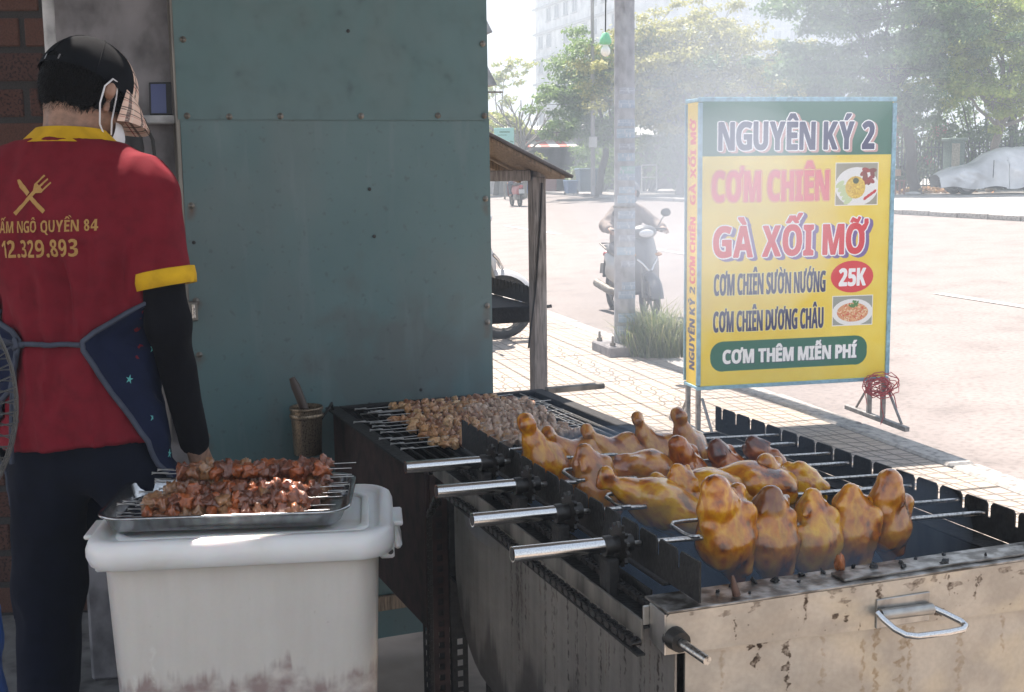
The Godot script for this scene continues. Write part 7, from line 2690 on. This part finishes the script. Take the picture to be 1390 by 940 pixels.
# ---------------------------------------------------------------- fan and sack at the left edge
func make_left_things() -> void:
	var F := thing("standing_fan", "standing fan with a round grey wire guard beside the cook", "fan", V(-0.952, 0, -1.72), 25)
	var c := V(0, 1.125, 0)
	var r := 0.235
	var m := mat(L(0.07, 0.068, 0.066), 0.5, 0.4)
	part(F, "pole", B.new().tube([V(0, 0.03, -0.12), V(0, 1.0, -0.12)], 0.016, 10), M.black)
	part(F, "base", B.new().lathe([Vector2(0.0, 0.05), Vector2(0.06, 0.045), Vector2(0.20, 0.02), Vector2(0.21, 0.0)], 24, V(0, 0, -0.12)), M.black)
	part(F, "motor", B.new().tube([c + V(0, 0, -0.20), c + V(0, 0, -0.17), c + V(0, 0, -0.06)], [0.05, 0.075, 0.07], 16).tube([V(0, 1.0, -0.12), c + V(0, 0, -0.12)], 0.022, 8), M.black)
	for k in 4:
		var a := TAU * k / 4
		var bl := B.new()
		bl.grid(6, 6, func(u: float, w: float) -> Vector3:
			var rr := lerpf(0.03, 0.20, w)
			var t := a + lerpf(-0.5, 0.5, u) * lerpf(0.6, 1.0, w)
			return c + V(cos(t) * rr, sin(t) * rr, lerpf(-0.03, 0.03, u)))
		part(F, "blade", bl, mat(L(0.12, 0.13, 0.15), 0.4))
	# the guard's two dishes of radial wire meet in a rim band
	var prof := func(t: float) -> Vector2: return Vector2(lerpf(0.06, r, t), 0.065 * sqrt(1.0 - pow(t * 0.985, 4.0)) + 0.016)
	for s in [1.0, -1.0]:
		var g := B.new()
		for k in 84:
			var a := TAU * k / 84
			var path: Array = []
			for j in 9:
				var q: Vector2 = prof.call(j / 8.0)
				path.append(c + V(cos(a) * q.x, sin(a) * q.x, q.y * s))
			path.append(c + V(cos(a) * r, sin(a) * r, 0.0))
			g.tube(path, 0.0012, 4)
		for rr in [0.06, 0.12, 0.18]:
			var ring: Array = []
			for k in 48:
				ring.append(c + V(cos(TAU * k / 48) * rr, sin(TAU * k / 48) * rr, s * (prof.call((rr - 0.06) / (r - 0.06)) as Vector2).y))
			g.tube(ring, 0.0016, 4, true)
		part(F, "guard", g, m)
	var rim := B.new()
	for z in [-0.014, 0.014]:
		var ring: Array = []
		for k in 64:
			ring.append(c + V(cos(TAU * k / 64) * (r + 0.002), sin(TAU * k / 64) * (r + 0.002), z))
		rim.tube(ring, 0.0026, 5, true)
	part(F, "guard_rim", rim, m)
	part(F, "hub_badge", B.new().tube([c + V(0, 0, 0.07), c + V(0, 0, 0.084)], 0.06, 24), M.black)
	var S := thing("blue_sack", "bulging blue plastic sack with a white tie on the floor beside the cook", "sack", V(-1.19, 0, -2.40), 20)
	var f := Field.new(V(-0.22, 0.0, -0.2), V(0.22, 0.86, 0.2), 0.014)
	f.bone(V(0, 0.14, 0), V(0, 0.55, 0), 0.16, 0.135, 0.06)
	f.bone(V(0, 0.55, 0), V(0.01, 0.72, 0), 0.12, 0.05, 0.06)
	f.bone(V(0.01, 0.74, 0), V(0.02, 0.81, 0), 0.03, 0.05, 0.03)
	f.displace(wrinkle2(71, 0.035), 0.08)
	f.cut(func(q: Vector3) -> float: return 0.004 - q.y)
	part(S, "bag", f.net(B.new()), mat(L(0.018, 0.075, 0.28), 0.4))
	var tie: Array = []
	for k in 20:
		tie.append(V(0.01 + cos(TAU * k / 20) * 0.058, 0.735 + 0.004 * sin(k), sin(TAU * k / 20) * 0.058))
	part(S, "tie", B.new().tube(tie, 0.005, 6, true), M.white_paint)
	part(S, "tie_end", B.new().tube([V(0.065, 0.735, 0), V(0.11, 0.68, 0.02), V(0.13, 0.60, 0.05)], 0.005, 6), M.white_paint)


# ---------------------------------------------------------------- smoke
func puff(at: Vector3, size: Vector3, density: float, tint := Color(0.9, 0.94, 1.0)) -> void:
	var f := FogVolume.new()
	f.name = "smoke"
	f.shape = RenderingServer.FOG_VOLUME_SHAPE_ELLIPSOID
	f.size = size
	f.position = at
	var m := FogMaterial.new()
	m.density = density
	m.albedo = tint
	f.material = m
	smoke_root.add_child(f, true)


var smoke_root: Node3D


func make_smoke() -> void:
	smoke_root = Node3D.new()
	smoke_root.name = "smoke_plume"
	add_child(smoke_root)
	tag(smoke_root, "thin bluish smoke rising from the grills and drifting over the pavement", "smoke")
	smoke_root.set_meta("kind", "stuff")
	var g := RandomNumberGenerator.new()
	g.seed = 44
	# low over the coals of the rotisserie
	for k in 5:
		var p := V(0.18 + 0.36 * g.randf(), 0.74 + 0.05 * g.randf(), -0.22 - 0.19 * k)
		puff(T(V(0.204, 0, -1.611), 20) * p, V(0.50, 0.22, 0.40) * g.randf_range(0.8, 1.2), 3.0, Color(0.84, 0.91, 1.0))
	puff(V(0.25, 1.0, -2.55), V(0.9, 0.5, 0.6), 0.24, Color(0.87, 0.93, 1.0))
	puff(V(0.55, 0.96, -2.25), V(0.6, 0.36, 0.4), 0.25, Color(0.87, 0.93, 1.0))
	puff(V(0.5, 0.86, -1.85), V(0.42, 0.14, 0.22), 0.4, Color(0.84, 0.91, 1.0))
	puff(V(0.95, 1.35, -4.9), V(1.6, 1.7, 1.2), 0.04)
	puff(T(V(0.204, 0, -1.611), 20) * V(0.13, 0.86, -0.26), V(0.20, 0.18, 0.26), 0.8, Color(0.87, 0.93, 1.0))
	puff(T(V(0.204, 0, -1.611), 20) * V(0.15, 0.90, -0.48), V(0.20, 0.26, 0.30), 0.35, Color(0.87, 0.93, 1.0))
	puff(T(V(0.204, 0, -1.611), 20) * V(0.58, 0.84, -0.24), V(0.20, 0.18, 0.22), 1.6, Color(0.87, 0.93, 1.0))
	# the plume leans away over the pavement towards the pole and the sign
	for k in 8:
		var t := (k + 0.5) / 8.0
		var c := V(0.15, 0.95, -2.9).lerp(V(1.55, 2.1, -7.4), t)
		c += V(g.randfn(0, 0.25) * (0.3 + t), g.randfn(0, 0.3) * (0.3 + t * 1.5), g.randfn(0, 0.35))
		var s := lerpf(0.5, 2.2, t)
		puff(c, V(s, s * 0.9, s) * g.randf_range(0.7, 1.2), lerpf(0.30, 0.034, t))
